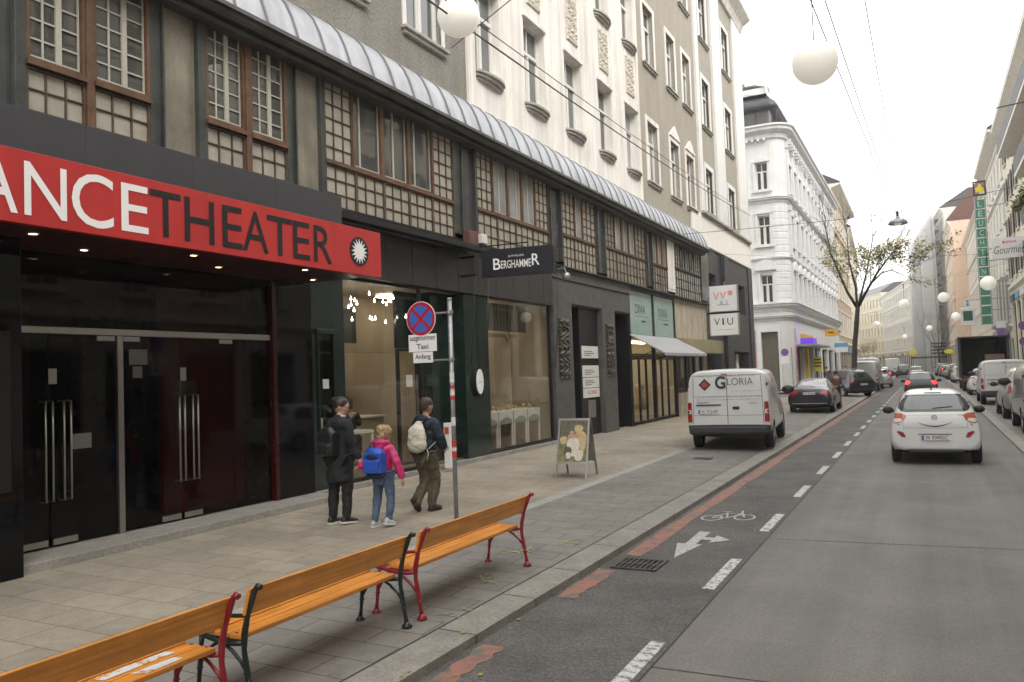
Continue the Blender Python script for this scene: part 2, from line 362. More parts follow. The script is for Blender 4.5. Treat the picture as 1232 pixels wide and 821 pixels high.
for y in range(20, 120, 5): mb.quad((-1.85+off(y), y, .002), (1.75+off(y), y+.1, .002), (1.75+off(y), y+.13, .002), (-1.85+off(y), y+.03, .002))
mb.quad((-1.858, -10, .002), (-1.842, -10, .002), (-1.835, 30, .002), (-1.85, 30, .002))
for i in range(40):
    y = 1.0+i*1.12+random.uniform(-.1, .1); mb.quad((-3.62, y, .0815), (-3.275, y, .0725), (-3.275, y+.012, .0725), (-3.62, y+.012, .0815)); mb.quad((-3.268, y, .0), (-3.268, y+.012, .0), (-3.268, y+.012, .071), (-3.268, y, .071))
mb.quad((-3.628, -10, .083), (-3.614, -10, .083), (-3.614, 60, .083), (-3.628, 60, .083))
struct(mb.build('road_joints', 'joint_dark', fix=False))
mb = MB()
for y in [-3, -1.05, 1.85]+[4.75+k*2.9 for k in range(24)]:
    j = random.uniform(-.01, .01); mb.quad((-2.02+j, y, .004), (-1.90+j, y, .004), (-1.90+j, y+1.3, .004), (-2.02+j, y+1.3, .004))
struct(mb.build('lane_markings', 'marking_white', fix=False))
# faded red line beside the kerb
mb = MB()
def ragged(y0, y1, x0, x1, n=14):
    L = [(x0+random.uniform(-.02, .02), y0+(y1-y0)*i/n) for i in range(n+1)]; Rr = [(x1+random.uniform(-.03, .03), y0+(y1-y0)*i/n) for i in range(n+1)]
    for i in range(n): mb.quad((*L[i], .004), (*Rr[i], .004), (*Rr[i+1], .004), (*L[i+1], .004))
ragged(8.75, 60, -3.2, -3.0, 90); ragged(6.9, 8.05, -3.22, -3.03); ragged(4.4, 5.5, -3.2, -3.02); ragged(0, 3.6, -3.2, -3.0, 20)
struct(mb.build('red_kerb_line', 'marking_red', fix=False))
mb = MB()
def blob(cx, cy, rx, ry, z=.003, n=22, ph=0):
    pts = [(cx+rx*math.cos(a)*(1+.25*math.sin(3*a+ph)+.12*math.sin(7*a)), cy+ry*math.sin(a)*(1+.2*math.sin(2*a+ph)), z) for a in [2*math.pi*i/n for i in range(n)]]
    mb.quad(*pts)
# arrow + bicycle symbol
mb = MB()
mb.quad((-2.62, 8.78, .005), (-2.50, 9.55, .005), (-2.575, 9.55, .005), (-2.575, 10.3, .005), (-2.72, 10.3, .005), (-2.70, 9.55, .005), (-2.80, 9.55, .005))
mb.quad((-2.573, 9.83, .005), (-2.45, 9.83, .005), (-2.45, 9.66, .005), (-2.24, 9.9, .005), (-2.45, 10.12, .005), (-2.45, 9.98, .005), (-2.573, 9.98, .005))
struct(mb.build('arrow_marking', 'marking_faint', fix=False))
mb = MB()
def ringf(cx, cy, r, wd=.03, n=24, sy=1.0):
    for i in range(n):
        a, b = 2*math.pi*i/n, 2*math.pi*(i+1)/n
        mb.quad((cx+(r-wd)*math.cos(a), cy+sy*(r-wd)*math.sin(a), .005), (cx+r*math.cos(a), cy+sy*r*math.sin(a), .005), (cx+r*math.cos(b), cy+sy*r*math.sin(b), .005), (cx+(r-wd)*math.cos(b), cy+sy*(r-wd)*math.sin(b), .005))
def bar2(x0, y0, x1, y1, wd=.03, z=.0052):
    d = Vector((x1-x0, y1-y0)).normalized(); nx, ny = -d.y*wd/2, d.x*wd/2
    mb.quad((x0+nx, y0+ny, z), (x0-nx, y0-ny, z), (x1-nx, y1-ny, z), (x1+nx, y1+ny, z))
ringf(-2.80, 11.3, .15, sy=1.5); ringf(-2.38, 11.45, .15, sy=1.5)
bar2(-2.8, 11.3, -2.6, 11.35); bar2(-2.6, 11.35, -2.68, 11.75, z=.0056); bar2(-2.8, 11.3, -2.68, 11.7, z=.006); bar2(-2.68, 11.7, -2.46, 11.72, z=.0064); bar2(-2.46, 11.72, -2.38, 11.45, z=.0068); bar2(-2.6, 11.35, -2.46, 11.7, z=.0072); bar2(-2.46, 11.7, -2.5, 11.95, z=.0076); bar2(-2.75, 11.82, -2.63, 11.82, z=.008)
struct(mb.build('bicycle_marking', 'marking_faint', fix=False))
mb = MB()
rc_ = random.Random(8)
for (x, y, n_, l_) in ((-4.0, 7.0, 5, .22), (-4.25, 8.2, 6, .3), (-3.95, 8.9, 4, .25), (-3.74, 5.9, 3, .2), (-4.8, 9.2, 4, .25)):
    for k in range(n_):
        a = rc_.uniform(-.9, .9)+1.57*(k % 2); cx_, cy_ = x+rc_.uniform(-.12, .12), y+rc_.uniform(-.15, .15); d = Vector((math.cos(a), math.sin(a)))*l_*rc_.uniform(.3, .6); n2 = Vector((-d.y, d.x)).normalized()*.011
        mb.quad(*[(cx_+q.x, cy_+q.y, zg(cx_+q.x)+.005+.0004*k) for q in (-d-n2, d-n2, d+n2, -d+n2)])
struct(mb.build('chalk_marks', 'chalk_green', fix=False))
# drain grate
t = thing('drain_grate', 'cast iron drain grate set in the cycle lane beside the kerb', 'drain grate', (-2.88, 8.36, 0))
mb = MB(); mb.box(-.25, .25, -.24, -.2, .001, .018).box(-.25, .25, .2, .24, .001, .018).box(-.25, -.21, -.2, .2, .001, .018).box(.21, .25, -.2, .2, .001, .018)
for i in range(7): mb.box(-.19+i*.058, -.165+i*.058, -.2, .2, .001, .016)
mb.box(-.205, .205, -.02, .02, .0015, .0175); mb.build('grate', 'cast_iron', t, world=False)
mb = MB(); mb.quad((-.24, -.23, .003), (.24, -.23, .003), (.24, .23, .003), (-.24, .23, .003)); mb.build('pit', 'letter_black', t, world=False, fix=False)
t = MB(); z = zg(-4.6); t.box(-4.75, -4.35, 17.6, 17.95, z-.01, z+.006); tag(t.build('manhole_cover', 'cast_iron'), 'small dark manhole cover in the grey paving behind the white van', 'manhole cover')
# fallen leaves
pm('leaf_litter', (.42, .33, .08), .8, var=.3, vs=30)
rnd = random.Random(3); mb = MB()
for i in range(70):
    x = rnd.choice([rnd.uniform(-3.3, -2.9), rnd.uniform(-5.5, -2)]); y = rnd.uniform(3.5, 26); a = rnd.uniform(0, 6.3); q = rnd.uniform(.012, .028); z = zg(x)+.007
    mb.quad(*[(x+q*math.cos(a+k)*(1 if k % 2 else .6), y+q*math.sin(a+k), z+rnd.uniform(0, .008)) for k in (0, 1.3, 2.9, 4.3)])
tag(mb.build('fallen_leaves', 'leaf_litter', fix=False, base=(0, 0, 0)), 'small yellow leaves scattered along the kerb and paving', 'leaves', kind='stuff')
# ------------------------------------------------------------------ main building (left)
LB = thing('apartment_building', 'long old apartment house with zinc ledge over latticed first-floor windows and shops below', 'building', (-9.0, 18, .2))
TF = frame((-8.8, 0), (0, 1)); TG = frame((-9.0, 0), (0, 1)); TU = frame((-9.5, 0), (0, 1))
def part(name, mat, parent, T, fn, **k):
    mb = MB(T); fn(mb); return mb.build(name, mat, parent, **k)
ZB, ZT = 5.2, 7.36
# dark pilasters of the first floor with their recessed panels
def pil(s0, s1, panel=None, pm_='marble_panel', z0=ZB, mat='verdigris_metal'):
    def f(mb):
        if panel:
            mb.box(s0, panel[0], -.12, .0, z0, ZT+.1); mb.box(panel[1], s1, -.12, .0, z0, ZT+.1); mb.box(panel[0], panel[1], -.12, -.002, ZT-.06, ZT+.1)
            mb.box(panel[0]-.03, panel[0], 0, .035, z0, ZT); mb.box(panel[1], panel[1]+.03, 0, .035, z0, ZT)
        else:
            mb.box(s0, s1, -.12, .0, z0, ZT+.1); mb.box(s0+.04, s1-.04, 0, .02, z0+.1, ZT-.06)
    p = part('pilaster', mat, LB, TF, f, bevel=.006)
    if panel: part('marble_panel', pm_, p, TF, lambda mb: mb.box(panel[0], panel[1], -.1, -.045, z0, ZT-.06))
for a in ((-12, -10.6), (-8.2, -7.6), (-4.6, -4), (-1, -.4), (2.3, 2.6)): pil(a[0], a[1])
pil(3.4, 5.35, (3.6, 5.2), 'marble_dark'); pil(6.97, 7.88, (7.17, 7.72)); pil(9.48, 10.39, (9.68, 10.24)); pil(14.51, 15.52, (14.83, 15.37), 'marble_dark')
pil(19.35, 20.29, (19.45, 20.1), 'marble_dark'); pil(22.81, 23.66, (22.9, 23.5), 'marble_dark'); pil(27.7, 28.5, (27.8, 28.4), 'marble_dark'); pil(30.4, 31.34, None, mat='stucco_white'); pil(35.6, 37.0, None, mat='marble_dark')
def lattice(s0, s1, z0, z1, nc, nr, wood='lattice_wood', glass='milk_glass', edge=.03):
    def f(mb):
        mb.box(s0, s1, -.05, -.012, z0, z0+edge); mb.box(s0, s1, -.05, -.012, z1-edge, z1)
        mb.box(s0, s0+edge, -.05, -.010, z0+edge, z1-edge); mb.box(s1-edge, s1, -.05, -.010, z0+edge, z1-edge)
        for i in range(1, nc): x = s0+(s1-s0)*i/nc; mb.box(x-.009, x+.009, -.05, -.018, z0+edge, z1-edge)
        for j in range(1, nr): z = z0+(z1-z0)*j/nr; mb.box(s0+edge, s1-edge, -.05, -.022, z-.008, z+.008)
    p = part('lattice_panel', wood, LB, TF, f)
    # each milky pane sits at its own slight tilt
    def g(mb):
        for i in range(nc):
            for j in range(nr):
                a, b = s0+(s1-s0)*i/nc, s0+(s1-s0)*(i+1)/nc; c, d = z0+(z1-z0)*j/nr, z0+(z1-z0)*(j+1)/nr; t1, t2 = random.uniform(-.004, .004), random.uniform(-.004, .004)
                mb.quad((a, -.045+t1, c), (b, -.045+t2, c), (b, -.045-t1, d), (a, -.045-t2, d))
    part('pane', glass, p, TF, g, fix=False); return p
def tall(s0, s1, z0, z1, wood='window_wood', glass='window_glass', inner=None, muntin=False):
    e = .045
    def f(mb):
        mb.box(s0, s0+e, -.1, .0, z0, z1); mb.box(s1-e, s1, -.1, .0, z0, z1); mb.box(s0+e, s1-e, -.1, -.002, z0, z0+e); mb.box(s0+e, s1-e, -.1, -.002, z1-e, z1)
    p = part('window', wood, LB, TF, f)
    part('pane', glass, p, TF, lambda mb: mb.quad((s0+e, -.075, z0+e), (s1-e, -.075, z0+e), (s1-e, -.07, z1-e), (s0+e, -.07, z1-e)), fix=False)
    if muntin:
        def g(mb):
            a, b, c, d = s0+e+.005, s1-e-.005, z0+e+.005, z1-e-.005; y = -.068
            mb.box(a, b, y, y+.02, c, c+.035); mb.box(a, b, y, y+.02, d-.035, d); mb.box(a, a+.02, y, y+.021, c, d); mb.box(b-.02, b, y, y+.021, c, d)
            m1 = a+(b-a)*.58; mb.box(m1-.035, m1+.035, y, y+.03, c, d)
            m2 = a+(b-a)*.28; mb.box(m2-.012, m2+.012, y, y+.017, c, d)
            for k in range(1, 6): z = c+(d-c)*k/6; mb.box(a, b, y, y+.015, z-.011, z+.011)
        part('muntins', 'muntin_paint', p, TF, g)
    elif inner:
        def g(mb):
            a, b, c, d = s0+e+.01, s1-e-.01, z0+e+.01, z1-e-.01; m1 = a+(b-a)*inner
            mb.box(m1-.02, m1+.02, -.068, -.05, c, d); mb.box(b-.025, b, -.068, -.052, c, d); mb.box(a, b, -.068, -.053, c, c+.03)
        part('muntins', 'muntin_paint', p, TF, g)
    return p
RZ = 5.87
for (a, m_, b) in ((-10.6, -9.4, -8.2), (-7.6, -6, -4.6), (-4, -2.5, -1), (-.4, 1, 2.3), (5.35, 6.12, 6.97), (7.88, 8.66, 9.48)):
    tall(a, m_-.05, RZ, ZT, muntin=True); tall(m_+.05, b, RZ, ZT, muntin=True)
    part('mullion', 'window_wood', LB, TF, lambda mb: mb.box(m_-.05, m_+.05, -.1, .02, ZB, ZT))
    part('sill', 'window_wood', LB, TF, lambda mb: (mb.box(a, m_-.052, -.02, .04, RZ-.06, RZ-.003), mb.box(m_+.052, b, -.02, .04, RZ-.06, RZ-.003)))
    lattice(a, m_-.052, ZB-.15, RZ-.07, 3, 3); lattice(m_+.052, b, ZB-.15, RZ-.07, 3, 3)
def bay(s, zr, wood, glass, nc, lat, lower=3, g2='milk_glass', inner=.25, lw='lattice_wood', zt=ZT):
    a, b, c, d = s; n = nc
    if b > a: lattice(a, b, zr, zt, 3, 6, lw, g2)
    if d > c: lattice(c, d, zr, zt, 3, 6, lw, g2)
    w_ = (c-b)/n
    for i in range(n): tall(b+w_*i, b+w_*(i+1), zr, zt, wood, glass, inner if i % 2 == 0 else inner+.2)
    part('transom', wood, LB, TF, lambda mb: mb.box(a, d, -.06, .012, zr-.05, zr-.003))
    q = (d-a)/lat
    for i in range(lat):
        lattice(a+q*i, a+q*(i+1), ZB-.12, zr-.052, 3, 3 if zr > 5.95 else 3, lw, g2)
bay((10.39, 11.13, 13.73, 14.51), RZ, 'window_wood', 'window_glass', 3, 5)
bay((15.52, 16.26, 18.58, 19.35), 5.92, 'window_wood', 'glass_curtain_reflection', 3, 4, inner=.5)
bay((20.29, 21.18, 21.80, 22.81), 6.02, 'window_wood', 'glass_curtain_reflection', 1, 3)
bay((23.66, 24.5, 26.6, 27.7), 6.1, 'window_wood', 'glass_curtain_reflection', 3, 4, g2='milk_glass_dim')
bay((28.5, 28.5, 30.4, 30.4), 6.1, 'window_wood', 'milk_glass_dim', 3, 2, g2='milk_glass_dim')
bay((31.34, 32.3, 34.5, 35.6), 6.25, 'lattice_black', 'window_glass', 3, 4, lw='lattice_black')
part('back_wall', 'black_metal', LB, TF, lambda mb: mb.box(-15, 37, -.35, -.13, 5.0, 7.4))
# gutter and zinc ledge
def gut(mb):
    mb.prism([(-.0, 7.36), (.30, 7.30), (.36, 7.34), (.36, 7.40), (.42, 7.40), (.42, 7.46), (-.6, 7.46)], -15, 35.9, 0)
mbg = MB(lambda s, o, z: (-8.8+o, s, z)); gut(mbg); mbg.build('gutter', 'gutter', LB)
mbg = MB(); mbg.box(-8.86, -8.62, -15, 35.9, 7.22, 7.30); mbg.build('gutter_moulding', 'gutter', LB)
prof = [(.38, 7.40), (.35, 7.56), (.27, 7.82), (.16, 8.06), (.02, 8.23), (-.16, 8.34), (-.42, 8.40), (-.75, 8.42)]
def zin(mb):
    ys = [-15+.31*i for i in range(165)]; ys = [y for y in ys if y < 35.85]+[35.85]
    for a, b in zip(ys, ys[1:]):
        for p, q in zip(prof, prof[1:]):
            mb.quad((a, p[0], p[1]), (b, p[0], p[1]), (b, q[0], q[1]), (a, q[0], q[1]))
    mb.add([(35.85, p[0], p[1]) for p in prof]+[(35.85, -.75, 7.4)], [tuple(range(9))])
zo = part('zinc_roof_ledge', 'zinc', LB, TF, zin, fix=True, merge=True, smooth=True)
def seam(mb):
    y = -14.8; k = 0
    while y < 35.8:
        lean = -.10
        mb.tube([(-8.8+p[0]+.012, y+lean*(i/7), p[1]+.008) for i, p in enumerate(prof)], .017, 5); y += .635+random.uniform(-.02, .02)
mb = MB(); seam(mb); pm('zinc_seam', (.19, .19, .205), .45, .6); mb.build('standing_seams', 'zinc_seam', zo)
# ---- upper walls
WZ = [(9.62, 12.04), (14.46, 16.9), (19.3, 21.7)]
_wr = random.Random(21)
def casement(parent, T, s0, s1, z0, z1, dep=.2, tr=.68, mat='white_paint', glass='upper_glass', simple=False, curtain=False):
    if glass == 'upper_glass': glass = _wr.choice(['upper_glass', 'upper_glass', 'glass_curtain_reflection', 'window_glass'])
    e = .075
    def f(mb):
        y0, y1 = -dep-.06, -dep
        mb.box(s0, s0+e, y0, y1, z0, z1); mb.box(s1-e, s1, y0, y1, z0, z1); mb.box(s0+e, s1-e, y0, y1-.003, z0, z0+e); mb.box(s0+e, s1-e, y0, y1-.003, z1-e, z1)
        mc = (s0+s1)/2; zt = z0+(z1-z0)*tr
        mb.box(mc-.06, mc+.06, y0, y1+.02, z0+e, zt); mb.box(s0+e, s1-e, y0, y1+.03, zt-.05, zt+.05); mb.box(mc-.03, mc+.03, y0, y1, zt+.05, z1-e)
        for q in ((s0+e, s0+e+.045), (mc-.105, mc-.06), (mc+.06, mc+.105), (s1-e-.045, s1-e)): mb.box(q[0], q[1], y0, y1-.012, z0+e, zt-.05)
    p = part('window', mat, parent, T, f)
    part('pane', glass, p, T, lambda mb: mb.quad((s0+.03, -dep-.045, z0+.03), (s1-.03, -dep-.045, z0+.03), (s1-.03, -dep-.04, z1-.03), (s0+.03, -dep-.04, z1-.03)), fix=False)
    return p
def sill_straight(parent, T, s0, s1, z, mat='sill_stone', pr=.14):
    return part('sill', mat, parent, T, lambda mb: (mb.box(s0, s1, -.03, pr, z-.07, z), mb.box(s0+.05, s1-.05, -.03, pr*.6, z-.16, z-.072)), bevel=.01)
def surround(parent, T, s0, s1, z0, z1, w_=.17, pr=.035, mat='white_paint', ped=False):
    def f(mb):
        mb.box(s0-w_, s0, -.02, pr, z0, z1+w_); mb.box(s1, s1+w_, -.02, pr, z0, z1+w_); mb.box(s0, s1, -.02, pr-.002, z1, z1+w_)
        if ped: mb.prism([(s0-w_, z1+w_+.002), (s1+w_, z1+w_+.002), ((s0+s1)/2, z1+w_+.55)], -.02, pr+.05, 1)
    return part('window_surround', mat, parent, T, f)
# pebble wall with its windows, far left
gw = [(1.6, 3.0), (4.8, 6.2), (8.0, 9.4), (10.95, 12.35), (13.9, 15.3)]
ops = [(a, b, z0, z1) for a, b in gw for z0, z1 in WZ]
part('pebbledash_wall', 'pebble_grey', LB, TU, lambda mb: wall(mb, -15, 16.4, 8.2, 24, ops, .26), fix=False)
for a, b in gw:
    for z0, z1 in WZ[:2]:
        wdw = casement(LB, TU, a, b, z0, z1, .12); sill_straight(wdw, TU, a-.18, b+.18, z0); surround(wdw, TU, a, b, z0, z1, .13, .03)
# white stucco bay with bowed sills and relief panels
cs = [17.4, 20.17, 22.97, 25.77, 28.56]; TW = frame((-9.42, 0), (0, 1))
ops = [(c-.68, c+.68, z0, z1) for c in cs for z0, z1 in WZ]
def ww(mb):
    wall(mb, 16.4, 29.65, 8.2, 24, ops, .28); mb.quad((16.4, 0, 8.2), (16.4, -.1, 8.2), (16.4, -.1, 24), (16.4, 0, 24)); mb.quad((29.65, 0, 8.2), (29.65, -.1, 8.2), (29.65, -.1, 24), (29.65, 0, 24))
part('stucco_wall', 'stucco_white', LB, TW, ww, fix=False)
for i, c in enumerate([16.05]+cs):
    m0 = c+1.39 if i < 5 else 29.4
    if i == 0: m0 = 16.52+.02
    hw = .42 if 0 < i < 5 else .12
    part('lesene', 'stucco_white', LB, TW, lambda mb: (mb.box(m0-hw, m0+hw, -.01, .055, 8.2, 24), mb.box(m0-hw+.07, m0+hw-.07, .054, .085, 8.2, 24) if hw > .2 else None), bevel=.01)
def bowsill(parent, T, c, z, hw=.77):
    def f(mb):
        for (zz0, zz1, pr, w_) in ((z-.06, z, .24, hw), (z-.14, z-.061, .18, hw-.05), (z-.21, z-.141, .11, hw-.12)):
            pts = [(c+w_*math.cos(a), .0+pr*math.sin(a)) for a in [math.pi*k/12 for k in range(13)]]
            mb.prism([(x, o) for x, o in pts]+[(c-w_, -.03), (c+w_, -.03)], zz0, zz1, 2)
    return part('sill', 'sill_stone', parent, T, f)
rp = None
for i, c in enumerate(cs):
    for j, (z0, z1) in enumerate(WZ):
        wdw = casement(LB, TW, c-.68, c+.68, z0, z1, .24, .66); bowsill(wdw, TW, c, z0)
        part('lintel', 'stucco_white', wdw, TW, lambda mb: mb.box(c-.74, c+.74, .001, .07, z1, z1+.10), bevel=.01)
    for (za, zb) in ((12.50, 13.95), (17.3, 18.8)):
        def rel(mb):
            n, k = 13, 34; w_ = .9; vs = []; fs = []
            for a in range(n+1):
                for b in range(k+1):
                    u, v = a/n, b/k; e = min(u, 1-u)*n; e2 = min(v, 1-v)*k
                    h = .0 if (e < .5 or e2 < .5) else .02+.035*abs(math.sin(9*u+3*math.sin(14*v)+i))*(.6+.4*math.cos(33*v+5*u))+.02*abs(math.sin(26*u+2)*math.sin(40*v))
                    vs.append((c-w_/2+w_*u, .003+h, za+(zb-za)*v))
            for a in range(n):
                for b in range(k): fs.append((a*(k+1)+b, (a+1)*(k+1)+b, (a+1)*(k+1)+b+1, a*(k+1)+b+1))
            mb.add(vs, fs)
        part('relief_panel', 'relief_stone', LB, TW, rel, fix=False)
# beige pebbledash wall
g1, g2, g3 = (30.72, 32.1), (34.0, 35.3), (36.6, 37.95)
ops = [(a, b, z0+.1, z1+.15) for a, b in (g1, g2, g3) for z0, z1 in WZ]
part('pebbledash_wall', 'pebble_beige', LB, TU, lambda mb: wall(mb, 29.65, 38.9, 8.2, 24, ops, .22), fix=False)
for k, (a, b) in enumerate((g1, g2, g3)):
    for j, (z0, z1) in enumerate(WZ):
        wdw = casement(LB, TU, a, b, z0+.1, z1+.15, .16); sill_straight(wdw, TU, a-.22, b+.22, z0+.1); surround(wdw, TU, a, b, z0+.1, z1+.15, .2, .04, 'stucco_white', ped=(k > 0 and j == 0))
part('roof', 'zinc', LB, None, lambda mb: mb.prism([(-9.2, 24.0), (-9.2, 24.25), (-11.5, 26.6), (-20, 26.6), (-20, 24.0)], -15, 38.9, 1))
part('rear_wall', 'pebble_grey', LB, None, lambda mb: (mb.box(-20, -19.7, -15, 51, 0, 24), mb.box(-20, -9.55, -15.3, -15, 0, 24)))
# ---- ground floor
GZ = .22
part('step', 'kerb_granite', LB, TG, lambda mb: (mb.box(4.9, 10.15, -.3, .55, GZ-.1, GZ+.09), mb.box(10.15, 19.75, -.4, .05, GZ-.1, GZ+.10)), bevel=.01)
part('side_pillar', 'black_glass', LB, TG, lambda mb: mb.box(-6, 5.02, -.6, .62, GZ-.1, 5.0), bevel=.008)
part('poster_case', 'black_metal', LB, TG, lambda mb: mb.box(3.7, 4.88, .62, .66, 1.1, 2.75), bevel=.01)
# theatre vestibule
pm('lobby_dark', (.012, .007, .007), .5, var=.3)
def lobby(mb):
    mb.quad((5.0, -5, GZ+.1), (10.1, -5, GZ+.1), (10.1, -.1, GZ+.1), (5.0, -.1, GZ+.1)); mb.quad((5.0, -5, 3.8), (10.1, -5, 3.8), (10.1, -.1, 3.8), (5.0, -.1, 3.8))
    mb.quad((5.0, -5, GZ), (5.0, -5, 3.8), (10.1, -5, 3.8), (10.1, -5, GZ)); mb.quad((5.0, -5, GZ), (5.0, 0, GZ), (5.0, 0, 3.8), (5.0, -5, 3.8)); mb.quad((10.12, -5, GZ), (10.12, -.02, GZ), (10.12, -.02, 3.8), (10.12, -5, 3.8))
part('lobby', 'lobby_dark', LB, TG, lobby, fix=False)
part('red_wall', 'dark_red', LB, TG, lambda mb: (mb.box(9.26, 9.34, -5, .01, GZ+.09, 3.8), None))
pm('lobby_red', (.34, .012, .014), .5, var=.2); part('lobby_wall', 'lobby_red', LB, TG, lambda mb: mb.box(7.75, 9.255, -.75, -.65, GZ+.1, 3.8)); part('lobby_wall', 'lobby_red', LB, TG, lambda mb: mb.box(5.1, 7.6, -3.6, -3.5, 1.2, 3.5)); part('lobby_poster', 'sill_stone', LB, TG, lambda mb: mb.box(8.0, 8.35, -.645, -.64, 1.5, 2.2))
part('black_glass_panel', 'black_glass', LB, TG, lambda mb: mb.box(9.345, 10.14, -.1, .0, GZ+.09, 3.8), bevel=.004)
part('door_frame', 'steel', LB, TG, lambda mb: (mb.box(5.03, 9.24, -.1, -.03, 2.79, 2.87), mb.box(6.60, 6.68, -.1, -.025, GZ+.09, 2.788)), bevel=.004)
part('transom_light', 'door_glass', LB, TG, lambda mb: mb.box(5.03, 9.24, -.075, -.06, 2.875, 3.8))
part('fixed_light', 'door_glass', LB, TG, lambda mb: mb.box(8.52, 9.235, -.075, -.06, GZ+.11, 2.785))
for a, b, h in ((5.03, 5.72, 5.62), (5.74, 6.59, 5.84), (6.69, 7.56, 7.46), (7.58, 8.50, 7.68)):
    d = part('door', 'door_glass', LB, TG, lambda mb: mb.box(a+.005, b-.005, -.07, -.055, GZ+.12, 2.78))
    part('door_rail', 'steel', d, TG, lambda mb: (mb.box(a+.01, b-.01, -.08, -.045, 2.70, 2.78) if False else mb.box(a+.01 if h > (a+b)/2 else b-.25, a+.25 if h > (a+b)/2 else b-.01, -.08, -.045, 2.72, 2.78), mb.box(b-.32 if h > (a+b)/2 else a+.02, b-.02 if h > (a+b)/2 else a+.32, -.08, -.045, GZ+.12, GZ+.19)))
    def hd(mb):
        for q in (0, .085):
            mb.tube([(h+q, -.06, .85), (h+q, .05, .85), (h+q, .05, 2.0), (h+q, -.06, 2.0)], .013, 8)
    mb = MB(lambda s, o, z: TG(s, o, z)); hd(mb); mb.build('handle', 'steel', d, smooth=True)
    if h in (5.84, 7.68): part('lock_plate', 'steel', d, TG, lambda mb: mb.box(h-.12, h-.02, -.05, -.045, 2.2, 2.38))
pm('paper_dim', (.16, .155, .15), .7); [part('notice', 'paper_dim', LB, TG, lambda mb: mb.box(a, b, -.052, -.049, c_, d_)) for a, b, c_, d_ in ((5.98, 6.25, 1.42, 1.60), (6.78, 7.05, 2.42, 2.62), (6.83, 6.97, 2.25, 2.4))]
# green marble pillars
pm('case_back', (.05, .055, .05), .5)
part('marble_pillar', 'green_marble', LB, TG, lambda mb: (mb.box(10.15, 10.26, -.3, 0, GZ, 3.98), mb.box(10.70, 10.97, -.3, 0, GZ, 3.98), mb.box(10.26, 10.70, -.3, -.002, 2.92, 3.98), mb.box(10.26, 10.70, -.3, -.002, GZ, .9)))
c = part('display_case', 'green_marble', LB, TG, lambda mb: (mb.box(10.22, 10.76, -.02, .05, 2.92, 3.0), mb.box(10.26, 10.30, -.02, .03, .9, 2.92), mb.box(10.66, 10.70, -.02, .03, .9, 2.92), mb.box(10.30, 10.66, -.25, -.2, .9, 2.92)), bevel=.006)
part('pane', 'shop_glass', c, TG, lambda mb: mb.box(10.30, 10.66, -.015, -.005, .9, 2.92)); part('notice', 'letter_white', c, TG, lambda mb: mb.box(10.40, 10.55, -.004, -.001, 2.0, 2.16)); part('notice', 'letter_white', c, TG, lambda mb: mb.box(10.36, 10.58, -.19, -.18, 1.1, 1.5))
part('marble_pillar', 'green_marble', LB, TG, lambda mb: (mb.box(15.07, 16.1, -.5, 0, GZ, 1.4), mb.box(15.07, 16.1, -.5, -.004, 1.405, 2.45), mb.box(15.07, 16.1, -.5, 0, 2.455, 3.95)))
# shop front: header, glass, recess
def hdr(mb):
    y = 9.5
    while y < 19.6: mb.box(y+.006, min(y+.86, 19.6), -.2, .12, 3.96, 4.80); y += .866
    mb.box(9.5, 19.6, -.2, .105, 3.97, 4.79)
part('shop_header', 'shop_header', LB, TG, hdr); part('wall_band', 'marble_dark', LB, TG, lambda mb: mb.box(-15, 19.6, -.2, .0, 4.80, 5.06))
part('header_ledge', 'black_metal', LB, TG, lambda mb: (mb.box(9.4, 15.5, .12, .5, 4.9, 4.96), mb.box(9.4, 15.5, .4, .52, 4.84, 4.9), mb.box(9.4, 37, -.1, .22, 5.06, 5.10)))
SG = GZ+.12
def shopwin(parent, s0, s1, z0, z1, mulls, o=-.04, mat='black_metal', fr=.05, glass='shop_glass', name='shop_window'):
    def f(mb):
        mb.box(s0, s1, o-.05, o+.03, z0, z0+fr); mb.box(s0, s1, o-.05, o+.03, z1-fr, z1); mb.box(s0, s0+fr, o-.05, o+.028, z0+fr, z1-fr); mb.box(s1-fr, s1, o-.05, o+.028, z0+fr, z1-fr)
        for q in mulls: mb.box(q-.03, q+.03, o-.05, o+.026, z0+fr, z1-fr)
    p = part(name, mat, parent, TG, f, bevel=.004); part('pane', glass, p, TG, lambda mb: mb.box(s0+.02, s1-.02, o-.02, o-.01, z0+.02, z1-.02)); return p
shopwin(LB, 10.97, 13.45, SG, 3.96, (), o=-.06)
d = shopwin(LB, 13.5, 14.25, SG, 2.75, (), o=-.7, name='door'); part('handle', 'steel', d, TG, lambda mb: mb.box(14.12, 14.15, -.66, -.63, .7, 2.2)); part('notice', 'letter_white', d, TG, lambda mb: mb.box(13.75, 13.98, -.664, -.66, 1.95, 2.2))
part('door_recess', 'green_marble', LB, TG, lambda mb: (mb.box(14.26, 15.065, -.75, -.35, SG-.1, 3.95), mb.box(13.48, 14.26, -.75, -.68, 2.76, 3.95)))
shopwin(LB, 16.1, 19.62, SG+.02, 4.0, (), o=-.03)
pm('shop_wall', (.40, .33, .23), .7, var=.12, vs=2); pm('shop_floor', (.20, .14, .09), .4); pm('shop_dark', (.03, .024, .02), .6)
def room(mb, s0, s1, d_, z0, z1, o=-.12):
    mb.quad((s0, -d_, z0), (s1, -d_, z0), (s1, -d_, z1), (s0, -d_, z1)); mb.quad((s0, -d_, z0), (s0, -d_, z1), (s0, o, z1), (s0, o, z0)); mb.quad((s1, -d_, z0), (s1, -d_, z1), (s1, o, z1), (s1, o, z0)); mb.quad((s0, -d_, z1), (s1, -d_, z1), (s1, o, z1), (s0, o, z1))
